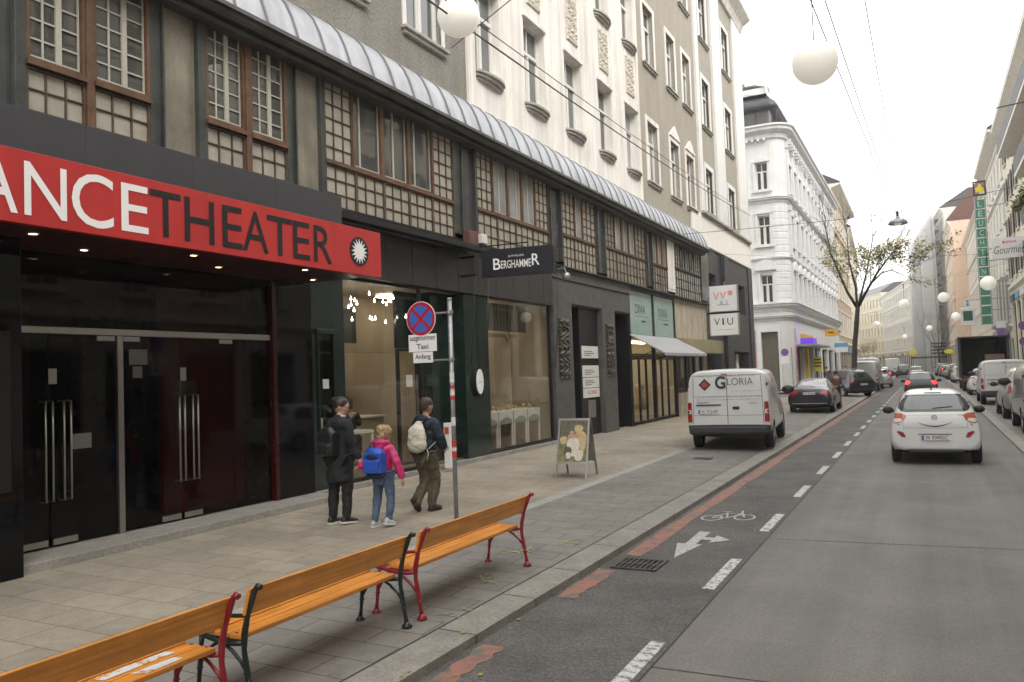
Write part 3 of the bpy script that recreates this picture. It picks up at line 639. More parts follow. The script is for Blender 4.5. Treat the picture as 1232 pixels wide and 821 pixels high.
part('shop_room', 'shop_wall', LB, TG, lambda mb: room(mb, 10.98, 15.9, 4.5, SG, 3.97), fix=False); part('shop_room', 'shop_wall', LB, TG, lambda mb: room(mb, 16.1, 19.7, 2.6, SG, 4.02), fix=False)
part('shop_flooring', 'shop_floor', LB, TG, lambda mb: (mb.quad((10.98, -4.5, SG), (15.9, -4.5, SG), (15.9, -.1, SG), (10.98, -.1, SG)), mb.quad((16.1, -2.6, SG), (19.7, -2.6, SG), (19.7, -.05, SG), (16.1, -.05, SG))), fix=False)
part('shelf_wall', 'shop_dark', LB, TG, lambda mb: (mb.box(12.1, 15.85, -4.48, -4.1, SG, 2.3), mb.box(11.5, 13.2, -1.6, -1.5, 2.9, 3.6), mb.box(11.02, 11.15, -1.3, -.5, 2.6, 3.6), mb.box(18.7, 19.68, -2.5, -2.4, 2.7, 3.4)))
part('lit_doorway', 'glow_panel', LB, TG, lambda mb: mb.box(12.55, 13.05, -4.09, -4.06, .9, 2.1))
part('added_ceiling_glow', 'glow_panel', LB, TG, lambda mb: (mb.box(11.4, 15.4, -3.6, -3.3, 3.9, 3.94), mb.box(13.9, 15.6, -1.5, -1.2, 3.9, 3.94), mb.box(16.6, 19.2, -1.5, -1.2, 3.93, 3.97)))  # added glow panels that brighten the jeweller's rooms and window
part('window_lining', 'shop_wall', LB, TG, lambda mb: (mb.box(16.45, 19.0, -.75, -.70, 3.1, 3.2), mb.box(18.3, 18.36, -2.5, -.6, SG, 4.0)))
pm('curtain_grey', (.16, .14, .11), .8); part('blind', 'curtain_grey', LB, TG, lambda mb: [mb.box(16.3+i*.17, 16.44+i*.17, -.62-.02*(i % 2), -.60, 3.25, 3.95) for i in range(18)])
# entrance with relief pilasters
def relp(s0, s1):
    p = part('entrance_pilaster', 'grey_granite', LB, TG, lambda mb: mb.box(s0, s1, -.5, .06, GZ-.05, 4.1), bevel=.01)
    def rel(mb):
        n, k = 8, 60; a0, a1, z0, z1 = s0+.25, s1-.25, 1.95, 3.65; vs = []; fs = []
        for a in range(n+1):
            for b in range(k+1):
                u, v = a/n, b/k; e = min(u, 1-u)*n
                h = 0 if e < .5 or b in (0, k) else .012+.05*abs(math.sin(7*u+2.5*math.sin(22*v)))*(.5+.5*abs(math.cos(30*v)))
                vs.append((a0+(a1-a0)*u, .061+h, z0+(z1-z0)*v))
        for a in range(n):
            for b in range(k): fs.append((a*(k+1)+b, (a+1)*(k+1)+b, (a+1)*(k+1)+b+1, a*(k+1)+b+1))
        mb.add(vs, fs)
    pm('bronze_relief', (.05, .043, .032), .4, .6, var=.5, vs=12); part('relief', 'bronze_relief', p, TG, rel, fix=False)
relp(19.72, 21.0); relp(23.4, 24.55)
part('granite_header', 'grey_granite', LB, TG, lambda mb: (mb.box(19.6, 26.05, -.4, .05, 4.1, 4.75), mb.box(19.6, 26.05, -.4, .10, 4.755, 5.06)), bevel=.01)
part('porch', 'black_metal', LB, TG, lambda mb: (mb.box(21.0, 26.05, -1.3, -1.2, GZ, 4.1), mb.box(21.9, 23.4, -.5, -.12, GZ, 4.1), mb.box(26.0, 26.1, -1.2, 0, GZ, 4.9), mb.box(21.0, 26.05, -1.2, 0, 4.05, 4.1)))
part('porch_door', 'glass_curtain_reflection', LB, TG, lambda mb: mb.box(21.05, 21.88, -.52, -.48, GZ+.05, 2.9)); part('door_grille', 'black_metal', LB, TG, lambda mb: ([mb.box(21.04+i*.2, 21.08+i*.2, -.47, -.43, GZ+.05, 3.9) for i in range(5)], mb.box(21.04, 21.9, -.47, -.42, 2.86, 2.93), mb.box(21.04, 21.9, -.47, -.42, 1.3, 1.34)))
for (z0, z1, tx, cl) in ((2.55, 2.92, None, 0), (1.98, 2.33, None, 0), (1.66, 1.96, None, 0), (1.36, 1.64, 'GLORIA', 1)):
    p = part('name_plate', 'white_paint', LB, TG, lambda mb: mb.box(22.0, 23.3, -.11, -.085, z0, z1), bevel=.004)
    mb = MB(TG)
    if tx: text_on(mb, tx, TG(22.3, -.082, z0+.1), (0, 1, 0), (0, 0, 1), .75, .12, .01)
    else: [mb.box(22.15, 22.15+l_, -.084, -.082, z0+.08+k*.06, z0+.10+k*.06) for k, l_ in enumerate((.5, .8, .65))]
    mb.build('lettering', 'sign_red' if cl else 'letter_black', p, fix=False)
part('intercom', 'steel', LB, TG, lambda mb: mb.box(22.35, 22.95, -.11, -.09, .75, 1.28), bevel=.006)
# boutique with mint panels
pm('mint_glass', (.30, .40, .36), .12, var=.06, vs=1.2, spec=.7); pm('awning_grey', (.34, .34, .35), .8, var=.08, fine=.05)
pm('boutique_wall', (.62, .54, .38), .7, emit=.0); pm('text_dark', (.06, .07, .07), .6)
for i, (a, b) in enumerate(((26.2, 28.78), (28.95, 31.6))):
    p = part('mint_panel', 'mint_glass', LB, TG, lambda mb: mb.box(a, b, -.06, -.02, 3.35, 4.93)); mb = MB()
    text_on(mb, 'DIVA', TG(a+.65, -.015, 4.15), (0, 1, 0), (0, 0, 1), 1.15, .33, 0); mb.T = TG; mb.box(a+.55, b-.5, -.018, -.015, 4.05, 4.065); mb.box(a+1.3, b-.75, -.018, -.015, 3.86, 3.92); mb.build('lettering', 'text_dark', p, fix=False)
part('boutique_frame', 'black_metal', LB, TG, lambda mb: (mb.box(26.1, 26.2, -.1, .02, GZ, 5.0), mb.box(28.78, 28.95, -.1, .02, GZ+.1, 5.0), mb.box(31.6, 31.75, -.1, .02, GZ, 5.0), mb.box(26.2, 31.6, -.1, .04, 4.93, 5.05), mb.box(26.2, 28.77, -.1, .0, 2.58, 2.66), mb.box(28.96, 31.6, -.1, .0, 2.58, 2.66)))
shopwin(LB, 26.21, 28.77, GZ+.08, 2.57, (27.1, 27.9)); shopwin(LB, 28.96, 31.59, GZ+.08, 2.57, (29.75, 30.6)); shopwin(LB, 26.21, 31.59, 2.67, 3.34, (28.86,))
part('boutique_room', 'boutique_wall', LB, TG, lambda mb: room(mb, 26.15, 31.7, 3.5, GZ+.05, 3.3), fix=False); part('boutique_floor', 'shop_floor', LB, TG, lambda mb: mb.quad((26.1, -3.5, GZ+.07), (31.7, -3.5, GZ+.07), (31.7, -.1, GZ+.07), (26.1, -.1, GZ+.07)), fix=False)
part('added_ceiling_glow', 'glow_panel', LB, TG, lambda mb: (mb.box(26.6, 31.2, -1.3, -1.1, 3.2, 3.25), mb.box(26.6, 31.2, -2.6, -2.4, 3.2, 3.25)))  # glow strips added under the ceiling to light the boutique
for a, b in ((26.07, 28.85), (28.87, 31.75)):
    p = part('awning', 'awning_grey', LB, None, lambda mb: mb.prism([(-8.98, 3.38), (-8.98, 3.35), (-7.78, 2.66), (-7.78, 2.60), (-7.76, 2.60), (-7.76, 2.70)], a, b, 1))
    mb = MB()
    for y in (a+.1, b-.1): mb.tube([(-8.95, y, 2.5), (-8.3, y, 2.75), (-7.8, y, 2.64)], .015, 6)
    mb.build('awning_arm', 'black_metal', p)
# stone panel shop beyond
pm('travertine', (.42, .36, .28), .7, var=.15, vs=2.5, streak=.2); pm('awning_beige', (.30, .26, .16), .8); pm('shop_brown', (.18, .14, .09), .6)
part('stone_panel', 'travertine', LB, TG, lambda mb: mb.box(31.76, 36.95, -.2, .02, 3.42, 5.05)); part('awning_box', 'awning_beige', LB, TG, lambda mb: mb.prism([(31.8, 2.78), (37.6, 2.78), (37.6, 3.36), (31.8, 3.36)], 0, .62, 1), bevel=.02)
part('stone_panel', 'travertine', LB, TG, lambda mb: (mb.box(31.76, 33.3, -.2, .0, GZ, 1.15), mb.box(35.9, 36.5, -.3, .06, GZ, 2.78), mb.box(31.76, 36.9, -.2, -.01, 2.7, 3.42)))
shopwin(LB, 31.8, 33.3, 1.16, 2.7, ()); shopwin(LB, 33.3, 35.88, GZ+.05, 2.7, (34.6,)); part('shop_room', 'shop_brown', LB, TG, lambda mb: room(mb, 31.77, 37, 2.5, GZ, 3.3), fix=False)
part('added_room_glow', 'glow_panel', LB, TG, lambda mb: mb.box(32.4, 36.2, -1.6, -1.5, 3.2, 3.25))  # glow strip added to light this room

pm('tile_line', (.20, .15, .10), .7)
part('tile_joints', 'tile_line', LB, TG, lambda mb: ([mb.box(16.12, 19.68, -2.594, -2.588, z_, z_+.012) for z_ in (1.2, 2.1, 3.0)], [mb.box(y_, y_+.012, -2.594, -2.588, .4, 4.0) for y_ in (17.0, 17.9, 18.8)]))
part('tile_joints', 'tile_line', LB, TG, lambda mb: [mb.box(10.985, 10.990, -3.9+0*z_, -.2, z_, z_+.012) for z_ in (1.2, 2.1, 3.0)])
pm('door_plum', (.07, .05, .09), .6); part('inner_door', 'door_plum', LB, TG, lambda mb: mb.box(16.3, 17.0, -2.58, -2.53, .4, 2.6)); part('inner_pier', 'shop_dark', LB, TG, lambda mb: mb.box(17.15, 17.4, -2.0, -1.8, .4, 3.1)); pm('cabinet_oak', (.30, .17, .07), .5); part('cabinet', 'cabinet_oak', LB, TG, lambda mb: mb.box(16.35, 16.95, -1.9, -1.5, .4, 1.9), bevel=.01)
part('inner_beam', 'shop_wall', LB, TG, lambda mb: mb.box(11.0, 15.8, -2.4, -2.2, 2.75, 3.96)); part('wall_screen', 'letter_black', LB, TG, lambda mb: mb.box(11.7, 13.1, -2.19, -2.15, 3.0, 3.65), bevel=.01)
part('display_shelf', 'shop_dark', LB, TG, lambda mb: [mb.box(13.4+k_*.0, 15.6, -4.09, -3.9, z_, z_+.04) for k_, z_ in enumerate((.9, 1.3, 1.7, 2.1))])
part('side_column', 'shop_wall', LB, TG, lambda mb: mb.box(11.35, 11.6, -1.1, -.85, .4, 3.96), bevel=.01)
# ------------------------------------------------------------------ second house with dark shop
TG_main = TG; TG = frame((-9.44, 0), (0, 1))
B2 = thing('apartment_building', 'pale apartment house with black clad shop storeys at the side street corner', 'building', (-9.2, 44, .2))
w2 = [(40.1, 42.0), (45.35, 47.4)]
B2Z = [(10.05, 12.35), (14.5, 17.0), (19.1, 21.7)]
ops = [(a, b, z0, z1) for a, b in w2 for z0, z1 in B2Z]
part('pebbledash_wall', 'pebble_beige', B2, TU, lambda mb: wall(mb, 38.9, 50.7, 9.8, 24, ops, .22), fix=False)
for a, b in w2:
    for z0, z1 in B2Z:
        q = casement(B2, TU, a+.2, b-.2, z0, z1, .14); surround(q, TU, a+.2, b-.2, z0, z1, .25, .04); sill_straight(q, TU, a-.1, b+.1, z0)
part('pilaster', 'white_paint', B2, TU, lambda mb: (mb.box(38.9, 39.5, -.02, .12, 9.85, 23.4), mb.box(42.6, 44.6, -.02, .14, 9.85, 23.4), mb.box(48.3, 50.75, -.02, .12, 9.85, 23.4), mb.box(50.68, 50.78, -.9, .12, 8.2, 23.4)), bevel=.01)
part('white_band', 'stucco_cream', B2, TU, lambda mb: mb.box(37.0, 50.7, -.3, .06, 8.2, 9.8)); part('ledge', 'sill_stone', B2, TU, lambda mb: mb.box(38.8, 50.8, -.05, .24, 9.76, 9.88), bevel=.01)
part('cornice', 'stucco_white', B2, None, lambda mb: mb.prism([(-9.6, 23.2), (-9.35, 23.2), (-9.2, 23.6), (-8.75, 23.9), (-8.7, 24.2), (-9.6, 24.4)], 38.9, 51.0, 1)); part('roof', 'zinc', B2, None, lambda mb: mb.prism([(-9.0, 24.25), (-11.5, 26.4), (-20, 26.4), (-20, 24.2)], 38.9, 50.7, 1))
part('end_wall', 'stucco_cream', B2, None, lambda mb: mb.box(-20, -9.52, 50.69, 50.9, .1, 24))
def dk(mb): wall(mb, 36.95, 50.7, GZ-.1, 8.19, [(38.0, 41.2, 5.9, 6.9), (46.3, 48.6, 5.2, 6.9), (38.2, 41.6, GZ, 3.4), (44.9, 48.9, GZ-.02, 3.0)], .5)
part('black_cladding', 'anthracite', B2, TG, dk, fix=False); part('cladding_top', 'anthracite', B2, TG, lambda mb: mb.box(36.9, 50.75, -.6, .05, 8.1, 8.2))
part('cladding_pier', 'anthracite', B2, TG, lambda mb: mb.box(42.6, 43.6, -.1, .18, GZ-.1, 8.1)); part('cladding_pier', 'anthracite', B2, TG, lambda mb: mb.box(49.6, 50.75, -.1, .06, GZ-.1, 8.1))
for a, b, z0, z1 in ((38.0, 41.2, 5.9, 6.9), (46.3, 48.6, 5.2, 6.9), (38.2, 41.6, GZ, 3.4)):
    shopwin(B2, a, b, z0, z1, ((a+b)/2,), o=-.35)
part('shop_room', 'shop_wall', B2, TG, lambda mb: room(mb, 37.1, 50.5, 3, GZ, 3.6, -.5), fix=False); part('shop_room', 'shop_wall', B2, TG, lambda mb: room(mb, 37.1, 50.5, 3, 5, 7.2, -.5), fix=False); part('room_floor', 'shop_floor', B2, TG, lambda mb: (mb.box(37.1, 50.5, -3, -.5, 4.9, 5.0), mb.box(37.1, 50.5, -3, -.45, GZ-.1, GZ-.02)))
part('added_ceiling_glow', 'glow_panel', B2, TG, lambda mb: (mb.box(38.5, 41.2, -1.6, -1.4, 3.3, 3.4), mb.box(38, 48, -1.6, -1.4, 7.0, 7.1)))  # glow panels added to light both rooms of the dark shop
part('recess_door', 'white_paint', B2, TG, lambda mb: (mb.box(47.2, 47.9, -.45, -.4, GZ, 2.9),)); part('recess_back', 'black_metal', B2, TG, lambda mb: mb.box(44.9, 48.9, -.55, -.5, GZ, 3.0))
TG = TG_main
# ------------------------------------------------------------------ sweep helper for cornices
def sweep(mb, path, prof):
    P = [Vector((p[0], p[1])) for p in path]; rows = []
    for i, p in enumerate(P):
        a = (P[i]-P[i-1]).normalized() if i else None; b = (P[i+1]-P[i]).normalized() if i < len(P)-1 else None
        na = Vector((a.y, -a.x)) if a else None; nb = Vector((b.y, -b.x)) if b else None
        n_ = (na+nb).normalized()/max(.3, (na+nb).normalized().dot(na)) if (a and b) else (na or nb)
        rows.append([(p.x+n_.x*o, p.y+n_.y*o, z) for o, z in prof])
    k = len(prof)
    for r1, r2 in zip(rows, rows[1:]):
        mb.add(r1+r2, [(j, j+1, k+j+1, k+j) for j in range(k-1)])
# ------------------------------------------------------------------ white corner house
CB = thing('corner_building', 'ornate white corner house with rounded corner, glazed attic and dark roof', 'building', (-10.3, 64, .2))
arc = [(-10.5+1.2*math.sin(R(a)), 63.2-1.2*math.cos(R(a))) for a in range(0, 91, 15)]
path = [(-30, 62.0)]+arc+[(-9.3, 98.0)]
TC = frame((-30, 62), (1, 0)); TS = frame((-9.3, 63.2), (0, 1))
fz = [(6.9, 9.0), (11.3, 13.5), (15.5, 17.6)]
fw_ = [c+30 for c in (-25.6, -22.4, -19.4, -16.4, -13.3, -10.35-.0)]; fw_[-1] = 19.62
ops = [(c-.45, c+.45, a, b) for c in fw_ for a, b in fz]+[(fw_[-1]-.62, fw_[-1]+.62, .15, 4.7)]
def cw(mb):
    wall(mb, 0, 19.5+.0, 0, 20.3, [q for q in ops if q[1] < 19.4], .3)
    wall(mb, 18.0, 20.4, 0, 20.3, [], .3) if False else None
cops_a = [q for q in ops if q[0] < 17.5]; cops_b = [q for q in ops if q[0] > 17.5]
def cw2(mb): wall(mb, 0, 17.5, 0, 20.3, cops_a, .3); 
part('wall', 'corner_white', CB, TC, cw2, fix=False)
# the rounded corner begins right of the last frontal window: flat up to s=20.25
arc = [(-9.75+1.0*math.sin(R(a)), 63.0-1.0*math.cos(R(a))) for a in range(0, 91, 15)]; arc = [(x+.0, y) for x, y in arc]
path = [(-30, 62.0)]+arc+[(-8.75, 98.0)]; TS = frame((-8.75, 63.0), (0, 1))
part('wall', 'corner_white', CB, TC, lambda mb: wall(mb, 17.5, 20.25, 0, 20.3, cops_b, .3), fix=False)
mb = MB(); sweep(mb, arc, [(0, 0), (0, 20.3)]); mb.build('rounded_corner', 'corner_white', CB, smooth=True, fix=False)
mb = MB(); [sweep(mb, arc, [(0, z_), (.02, z_+.02), (.02, z_+.40), (0, z_+.42)]) for z_ in [7.2+.5*k for k in range(14)]]; mb.build('rustication', 'corner_white', CB, fix=False)
sp = [1.7+i*2.7 for i in range(13)]
sops = [(c-.5, c+.5, a, b) for c in sp for a, b in fz]+[(.8+i*5.6, 5.4+i*5.6, .3, 3.6) for i in range(6)]
part('wall', 'corner_white', CB, TS, lambda mb: wall(mb, 0, 35.0, 0, 20.3, sops, .3), fix=False); part('end_wall', 'corner_white', CB, None, lambda mb: mb.box(-30, -8.76, 97.98, 98.2, 0, 20.3))
def cor(z, k=1.0, nm='cornice', pts=None):
    mb = MB(); sweep(mb, path, [(o*k, z+h*k) for o, h in (pts or ((0, -.5), (.12, -.45), (.15, -.2), (.45, -.05), (.5, 0), (.5, .14), (.62, .2), (.62, .3), (0, .36)))]); return mb.build(nm, 'corner_white', CB, fix=False)
cor(19.9, 1.25); cor(14.7, .55, 'string_course'); cor(10.2, .3, 'string_course'); cor(6.6, .8, 'string_course'); cor(5.75, .5, 'string_course')
for i in range(5): part('cornice_bracket', 'corner_white', CB, TC, lambda mb: mb.box(18.2+i*.42, 18.36+i*.42, 0, .35, 19.15, 19.42))
for i in range(34): part('cornice_bracket', 'corner_white', CB, TS, lambda mb: mb.box(.3+i*1.0, .6+i*1.0, 0, .42, 19.0, 19.4))
for T_, cc, hw in ((TC, fw_, .45), (TS, sp, .5)):
    for c in cc:
        for j, (a, b) in enumerate(fz):
            q = casement(CB, T_, c-hw, c+hw, a, b, .2, .66, glass='far_glass')
            def sf(mb):
                mb.box(c-hw-.18, c-hw, 0, .08, a, b+.15); mb.box(c+hw, c+hw+.18, 0, .08, a, b+.15); mb.box(c-hw-.28, c+hw+.28, 0, .2, a-.2, a-.03)
                if j == 0: mb.prism([(c+(hw+.3)*math.cos(t), b+.5+.65*math.sin(t)) for t in [math.pi*k/10 for k in range(11)]], 0, .22, 1); mb.box(c-hw-.3, c+hw+.3, 0, .26, b+.35, b+.5)
                if j == 1: mb.prism([(c-hw-.25, b+.16), (c+hw+.25, b+.16), (c+.35, b+.5), (c, b+.75), (c-.35, b+.5)], 0, .12, 1)
                if j == 2: mb.prism([(c-hw-.2, b), (c+hw+.2, b), (c+.3, b+.28), (c, b+.42), (c-.3, b+.28)], 0, .14, 1)
            part('window_surround', 'corner_white', q, T_, sf)
for s_ in [.35]+[3.05+i*2.7 for i in range(12)]:
    part('pilaster', 'corner_white', CB, TS, lambda mb: (mb.box(s_-.22, s_+.22, 0, .16, 10.5, 14.3), mb.box(s_-.22, s_+.22, 0, .16, 15.1, 19.0), mb.box(s_-.3, s_+.3, 0, .22, 13.9, 14.3), mb.box(s_-.3, s_+.3, 0, .22, 18.7, 19.05), mb.box(s_-.22, s_+.22, 0, .12, 7.0, 9.9)))
mb = MB(); sweep(mb, path, [(-.9, 20.2), (-.9, 21.9)]); mb.build('attic_glazing', 'window_glass', CB, fix=False)
pm('roof_dark', (.045, .047, .05), .45, .3); mb = MB(); sweep(mb, path, [(-.9, 21.85), (-.35, 21.85), (-.3, 22.05), (-.55, 22.45), (-1.4, 23.0), (-3, 23.4), (-6, 23.6)]); mb.build('roof', 'roof_dark', CB, fix=False, smooth=True)
mb = MB(); sweep(mb, path, [(-.3, 20.32), (0.4, 20.33)]); sweep(mb, path, [(-1.2, 23.2), (-1.2, 23.7), (-2, 24.0), (-4, 24.05)]); mb.build('parapet', 'corner_white', CB, fix=False)
mb = MB(TC); [mb.box(13+i*1.55, 13.06+i*1.55, -.92, -.86, 20.3, 21.9) for i in range(6)]; mb.T = TS; [mb.box(i*1.6, .06+i*1.6, -.92, -.86, 20.3, 21.9) for i in range(1, 21)]; mb.build('attic_mullions', 'black_metal', CB)
mb = MB(TC); mb.lathe([(0.01, 25.5), (.5, 25.35), (1.1, 24.9), (1.5, 24.2), (1.55, 23.6)], (-13.2, 66.5, 0), n=16); o = mb; o.T = None; mb2 = MB(); mb2.lathe([(0.01, 25.9), (.6, 25.75), (1.4, 25.1), (1.8, 24.3), (1.85, 23.5)], (-13.4, 65.8, 0), n=20); mb2.build('cupola', 'roof_dark', CB, smooth=True)
# shops of the corner house
pm('graffiti_pink', (.60, .33, .34), .7, var=.3, vs=3, fine=.15); pm('graffiti_red', (.5, .1, .12), .7, var=.3, vs=6); pm('door_brown', (.13, .11, .08), .6)
part('pink_panel', 'graffiti_pink', CB, TC, lambda mb: (mb.box(17.3, 18.62, .001, .03, .2, 4.9), None))
mb = MB(TS); mb.box(.02, .7, .001, .03, .2, 4.9); mb.build('pink_panel', 'graffiti_pink', CB)
mb = MB(TC); [mb.prism([(17.6+.16*math.cos(a)*(1+.4*math.sin(3*a))+random.uniform(0, .7), z+.22*math.sin(a)) for a in [k*.7 for k in range(9)]], .031, .034, 1) for z in (.8, 1.0, 1.2, 2.1, 2.9, 3.6, 4.2)]; mb.build('graffiti', 'text_dark', CB, fix=False)
mb = MB(TS); [mb.prism([(.36+.2*math.cos(a)*(1+.4*math.sin(2*a)), z+.3*math.sin(a)) for a in [k*.7 for k in range(9)]], .031, .034, 1) for z in (1.0, 2.0, 2.3, 3.1)]; mb.build('graffiti', 'graffiti_red', CB, fix=False)
part('door', 'door_brown', CB, TC, lambda mb: (mb.box(fw_[-1]-.62, fw_[-1]+.62, -.3, -.24, .15, 4.7), mb.box(fw_[-1]-.5, fw_[-1]-.05, -.24, -.2, .4, 3.2), mb.box(fw_[-1]+.05, fw_[-1]+.5, -.24, -.2, .4, 3.2)))
part('door_surround', 'corner_white', CB, TC, lambda mb: (mb.box(fw_[-1]-.95, fw_[-1]-.62, 0, .12, .1, 5.1), mb.box(fw_[-1]+.62, fw_[-1]+.8, 0, .12, .1, 5.1), mb.box(fw_[-1]-.62, fw_[-1]+.62, 0, .12, 4.7, 5.1)))
pm('shop_yellow', (.62, .42, .03), .5, var=.1); pm('sign_yellow', (.72, .66, .04), .5); pm('sign_orange', (.72, .36, .02), .45, var=.08, vs=6); pm('sign_purple', (.10, .04, .5), .4, emit=.3, ecol=(.16, .05, .8)); pm('sign_blue', (.10, .32, .55), .5, var=.2, vs=6)
for i in range(6):
    a, b = .8+i*5.6, 5.4+i*5.6
    q = part('shop_window', 'black_metal', CB, TS, lambda mb: (mb.box(a, b, -.2, -.05, 3.5, 3.6), mb.box((a+b)/2-.04, (a+b)/2+.04, -.2, -.1, .3, 3.5)))
    part('pane', 'glass_curtain_reflection' if i < 2 else 'far_glass', q, TS, lambda mb: mb.quad((a, -.19, .3), (b, -.19, .3), (b, -.19, 3.5), (a, -.19, 3.5)), fix=False)
part('shop_canopy', 'galvanised', CB, TS, lambda mb: mb.box(.7, 12.0, .02, 1.3, 3.55, 3.7)); part('shop_sign', 'sign_purple', CB, TS, lambda mb: mb.box(.8, 3.2, .3, 1.2, 3.72, 4.15)); part('shop_sign', 'sign_orange', CB, TS, lambda mb: mb.box(3.3, 10.5, .02, .1, 3.9, 4.6)); part('yellow_pier', 'shop_yellow', CB, TS, lambda mb: mb.box(5.42, 6.38, .001, .2, .2, 3.5))
# ------------------------------------------------------------------ other houses of the street
pm('wall_cream', (.74, .68, .54), .85, var=.06, streak=.08); pm('wall_pale', (.74, .71, .64), .85, var=.06, streak=.1); pm('wall_pink', (.72, .54, .42), .85, var=.05, streak=.06)
pm('wall_ochre', (.70, .64, .47), .85, var=.06, streak=.1); pm('wall_grey', (.64, .62, .58), .85, var=.08, streak=.12); pm('trim_pale', (.76, .73, .66), .8, var=.05, streak=.06); pm('wall_brown', (.40, .32, .22), .85, var=.1, streak=.1)
pm('tile_red', (.13, .06, .045), .8, var=.2, vs=6); pm('shutter_brown', (.045, .022, .018), .6); pm('balcony_grey', (.12, .12, .13), .6)
def row_house(name, label, p0, p1, h, wallm, right=True, base_h=4.6, nf=4, bay=3.0, ww_=1.1, trim='trim_pale', roofm='roof_dark', depth=12, roof_h=3.2, shop='black_metal', eave=.5, orn=True, shutters=False, end=None):
    d = Vector((p1[0]-p0[0], p1[1]-p0[1])); Ln = d.length; T = frame(p0, d, right)
    mid = (p0[0]+d.x/2, p0[1]+d.y/2)
    root = thing(name, label, 'building', (mid[0], mid[1], .1))
    n = max(1, int(Ln//bay)); fh = (h-base_h-.9)/nf; g = Ln/n
    wins = []; shops = []
    for i in range(n):
        c = g*(i+.5)
        for j in range(nf):
            z0 = base_h+fh*j+fh*.24; wins.append((c-ww_/2, c+ww_/2, z0, z0+fh*.56, j))
        shops.append((c-g*.38, c+g*.38, .35, base_h-1.2))
    mb = MB(T); wall(mb, 0, Ln, 0, h, [q[:4] for q in wins]+shops, .25); mb.build('wall', wallm, root, fix=False)
    mb = MB(T); mb.box(.0, .2, -depth, -.01, 0, h-.01); mb.build('side_wall', end or wallm, root)
    mb = MB(T); mb.box(Ln-.2, Ln, -depth, -.01, 0, h-.01); mb.build('side_wall', end or wallm, root)
    mb = MB(T); mb.prism([(eave, h-.02), (eave+.02, h+.12), (-depth*.35, h+roof_h), (-depth, h+roof_h), (-depth, h-.02)], -.05, Ln+.05, 0)
    # prism on axis 0 uses (t,u,w)
    mb.build('roof', roofm, root)
    mb = MB(T); mb.prism([(0, h-.9), (.1, h-.85), (.14, h-.5), (eave-.06, h-.22), (eave, h-.2), (eave, h-.03), (0, h-.03)], 0, Ln, 0)
    mb.build('cornice', trim, root); mb = MB(T)
    mb.prism([(0, base_h-.25), (.22, base_h-.1), (.22, base_h+.08), (0, base_h+.12)], 0, Ln, 0)
    mb.build('string_course', trim, root); mb = MB(T)
    if orn and nf > 2: z = base_h+fh*(nf-1)-.05; mb.prism([(0, z-.2), (.22, z-.05), (.22, z+.06), (0, z+.1)], 0, Ln, 0)
    if mb.v: mb.build('string_course', trim, root)
    proto = {}
    for (a, b, z0, z1, j) in wins:
        if len(proto) < 999:
            # one mesh per window kind, copied along the front
            key = j
            if key not in proto:
                m2 = MB(); e = .07; w_ = b-a; hh = z1-z0
                m2.cur = 0; m2.box(0, e, -.25, -.17, 0, hh).box(w_-e, w_, -.25, -.17, 0, hh).box(e, w_-e, -.25, -.175, 0, e).box(e, w_-e, -.25, -.175, hh-e, hh).box(w_/2-.04, w_/2+.04, -.25, -.165, e, hh*.66).box(e, w_-e, -.25, -.16, hh*.66, hh*.66+.07)
                m2.box(-.16, 0, -.001, .06, -.05, hh+.12).box(w_, w_+.16, -.001, .06, -.05, hh+.12).box(0, w_, -.001, .058, hh, hh+.12).box(-.22, w_+.22, -.001, .15, -.16, -.05)
                if orn and j in (0, 1): m2.box(-.24, w_+.24, -.001, .2, hh+.28, hh+.4).box(-.1, w_+.1, -.001, .05, hh+.12, hh+.28)
                m2.cur = 1; m2.quad((e, -.21, e), (w_-e, -.21, e), (w_-e, -.205, hh-e), (e, -.205, hh-e))
                if shutters: m2.cur = 2; m2.box(-.62, -.03, .062, .1, 0, hh).box(w_+.03, w_+.62, .062, .1, 0, hh)
                o = m2.build('window', [trim, 'far_glass', 'shutter_brown'] if shutters else [trim, 'far_glass'], root, world=False)
                proto[key] = o
            else: o = proto[key].copy(); COL.objects.link(o); o.parent = root
            P = T(a, 0, z0); xd = (T(1, 0, 0)-T(0, 0, 0)); yd = (T(0, 1, 0)-T(0, 0, 0))
            mt = Matrix(((xd.x, yd.x, 0, P.x-root.location.x), (xd.y, yd.y, 0, P.y-root.location.y), (0, 0, 1, P.z-root.location.z), (0, 0, 0, 1)))
            o.matrix_local = mt
    rnd = random.Random(int(Ln*10))
    sg = ['anthracite', 'sign_blue', 'white_paint', 'trim_pale', 'sign_red', 'white_paint', 'anthracite', 'sill_stone', 'sign_orange', 'white_paint', 'anthracite']
    for (a, b, z0, z1) in shops:
        m2 = MB(T); m2.cur = 0; m2.box(a, b, -.24, -.15, z0, z0+.1).box(a, b, -.24, -.15, z1-.1, z1).box(a, a+.08, -.24, -.15, z0, z1).box(b-.08, b, -.24, -.15, z0, z1).box((a+b)/2-.04, (a+b)/2+.04, -.24, -.15, z0, z1)
        m2.cur = 1; m2.quad((a, -.22, z0), (b, -.22, z0), (b, -.22, z1), (a, -.22, z1)); o = m2.build('shop_window', [shop, 'far_glass'], root)
        m2 = MB(T); m2.box(a, b, .02, .12, z1+.12, z1+.62); m2.build('shop_fascia', rnd.choice(sg), root)
    return root, T, Ln
row_house('apartment_house', 'cream house with brown shutters, deep eaves and long grey balconies at the right edge', (6.3, 30), (6.3, 75.5), 20.6, 'wall_cream', False, 7.6, 4, 3.4, 1.0, eave=.7, shutters=True, orn=False, roofm='galvanised')
RA = bpy.data.objects['apartment_house']
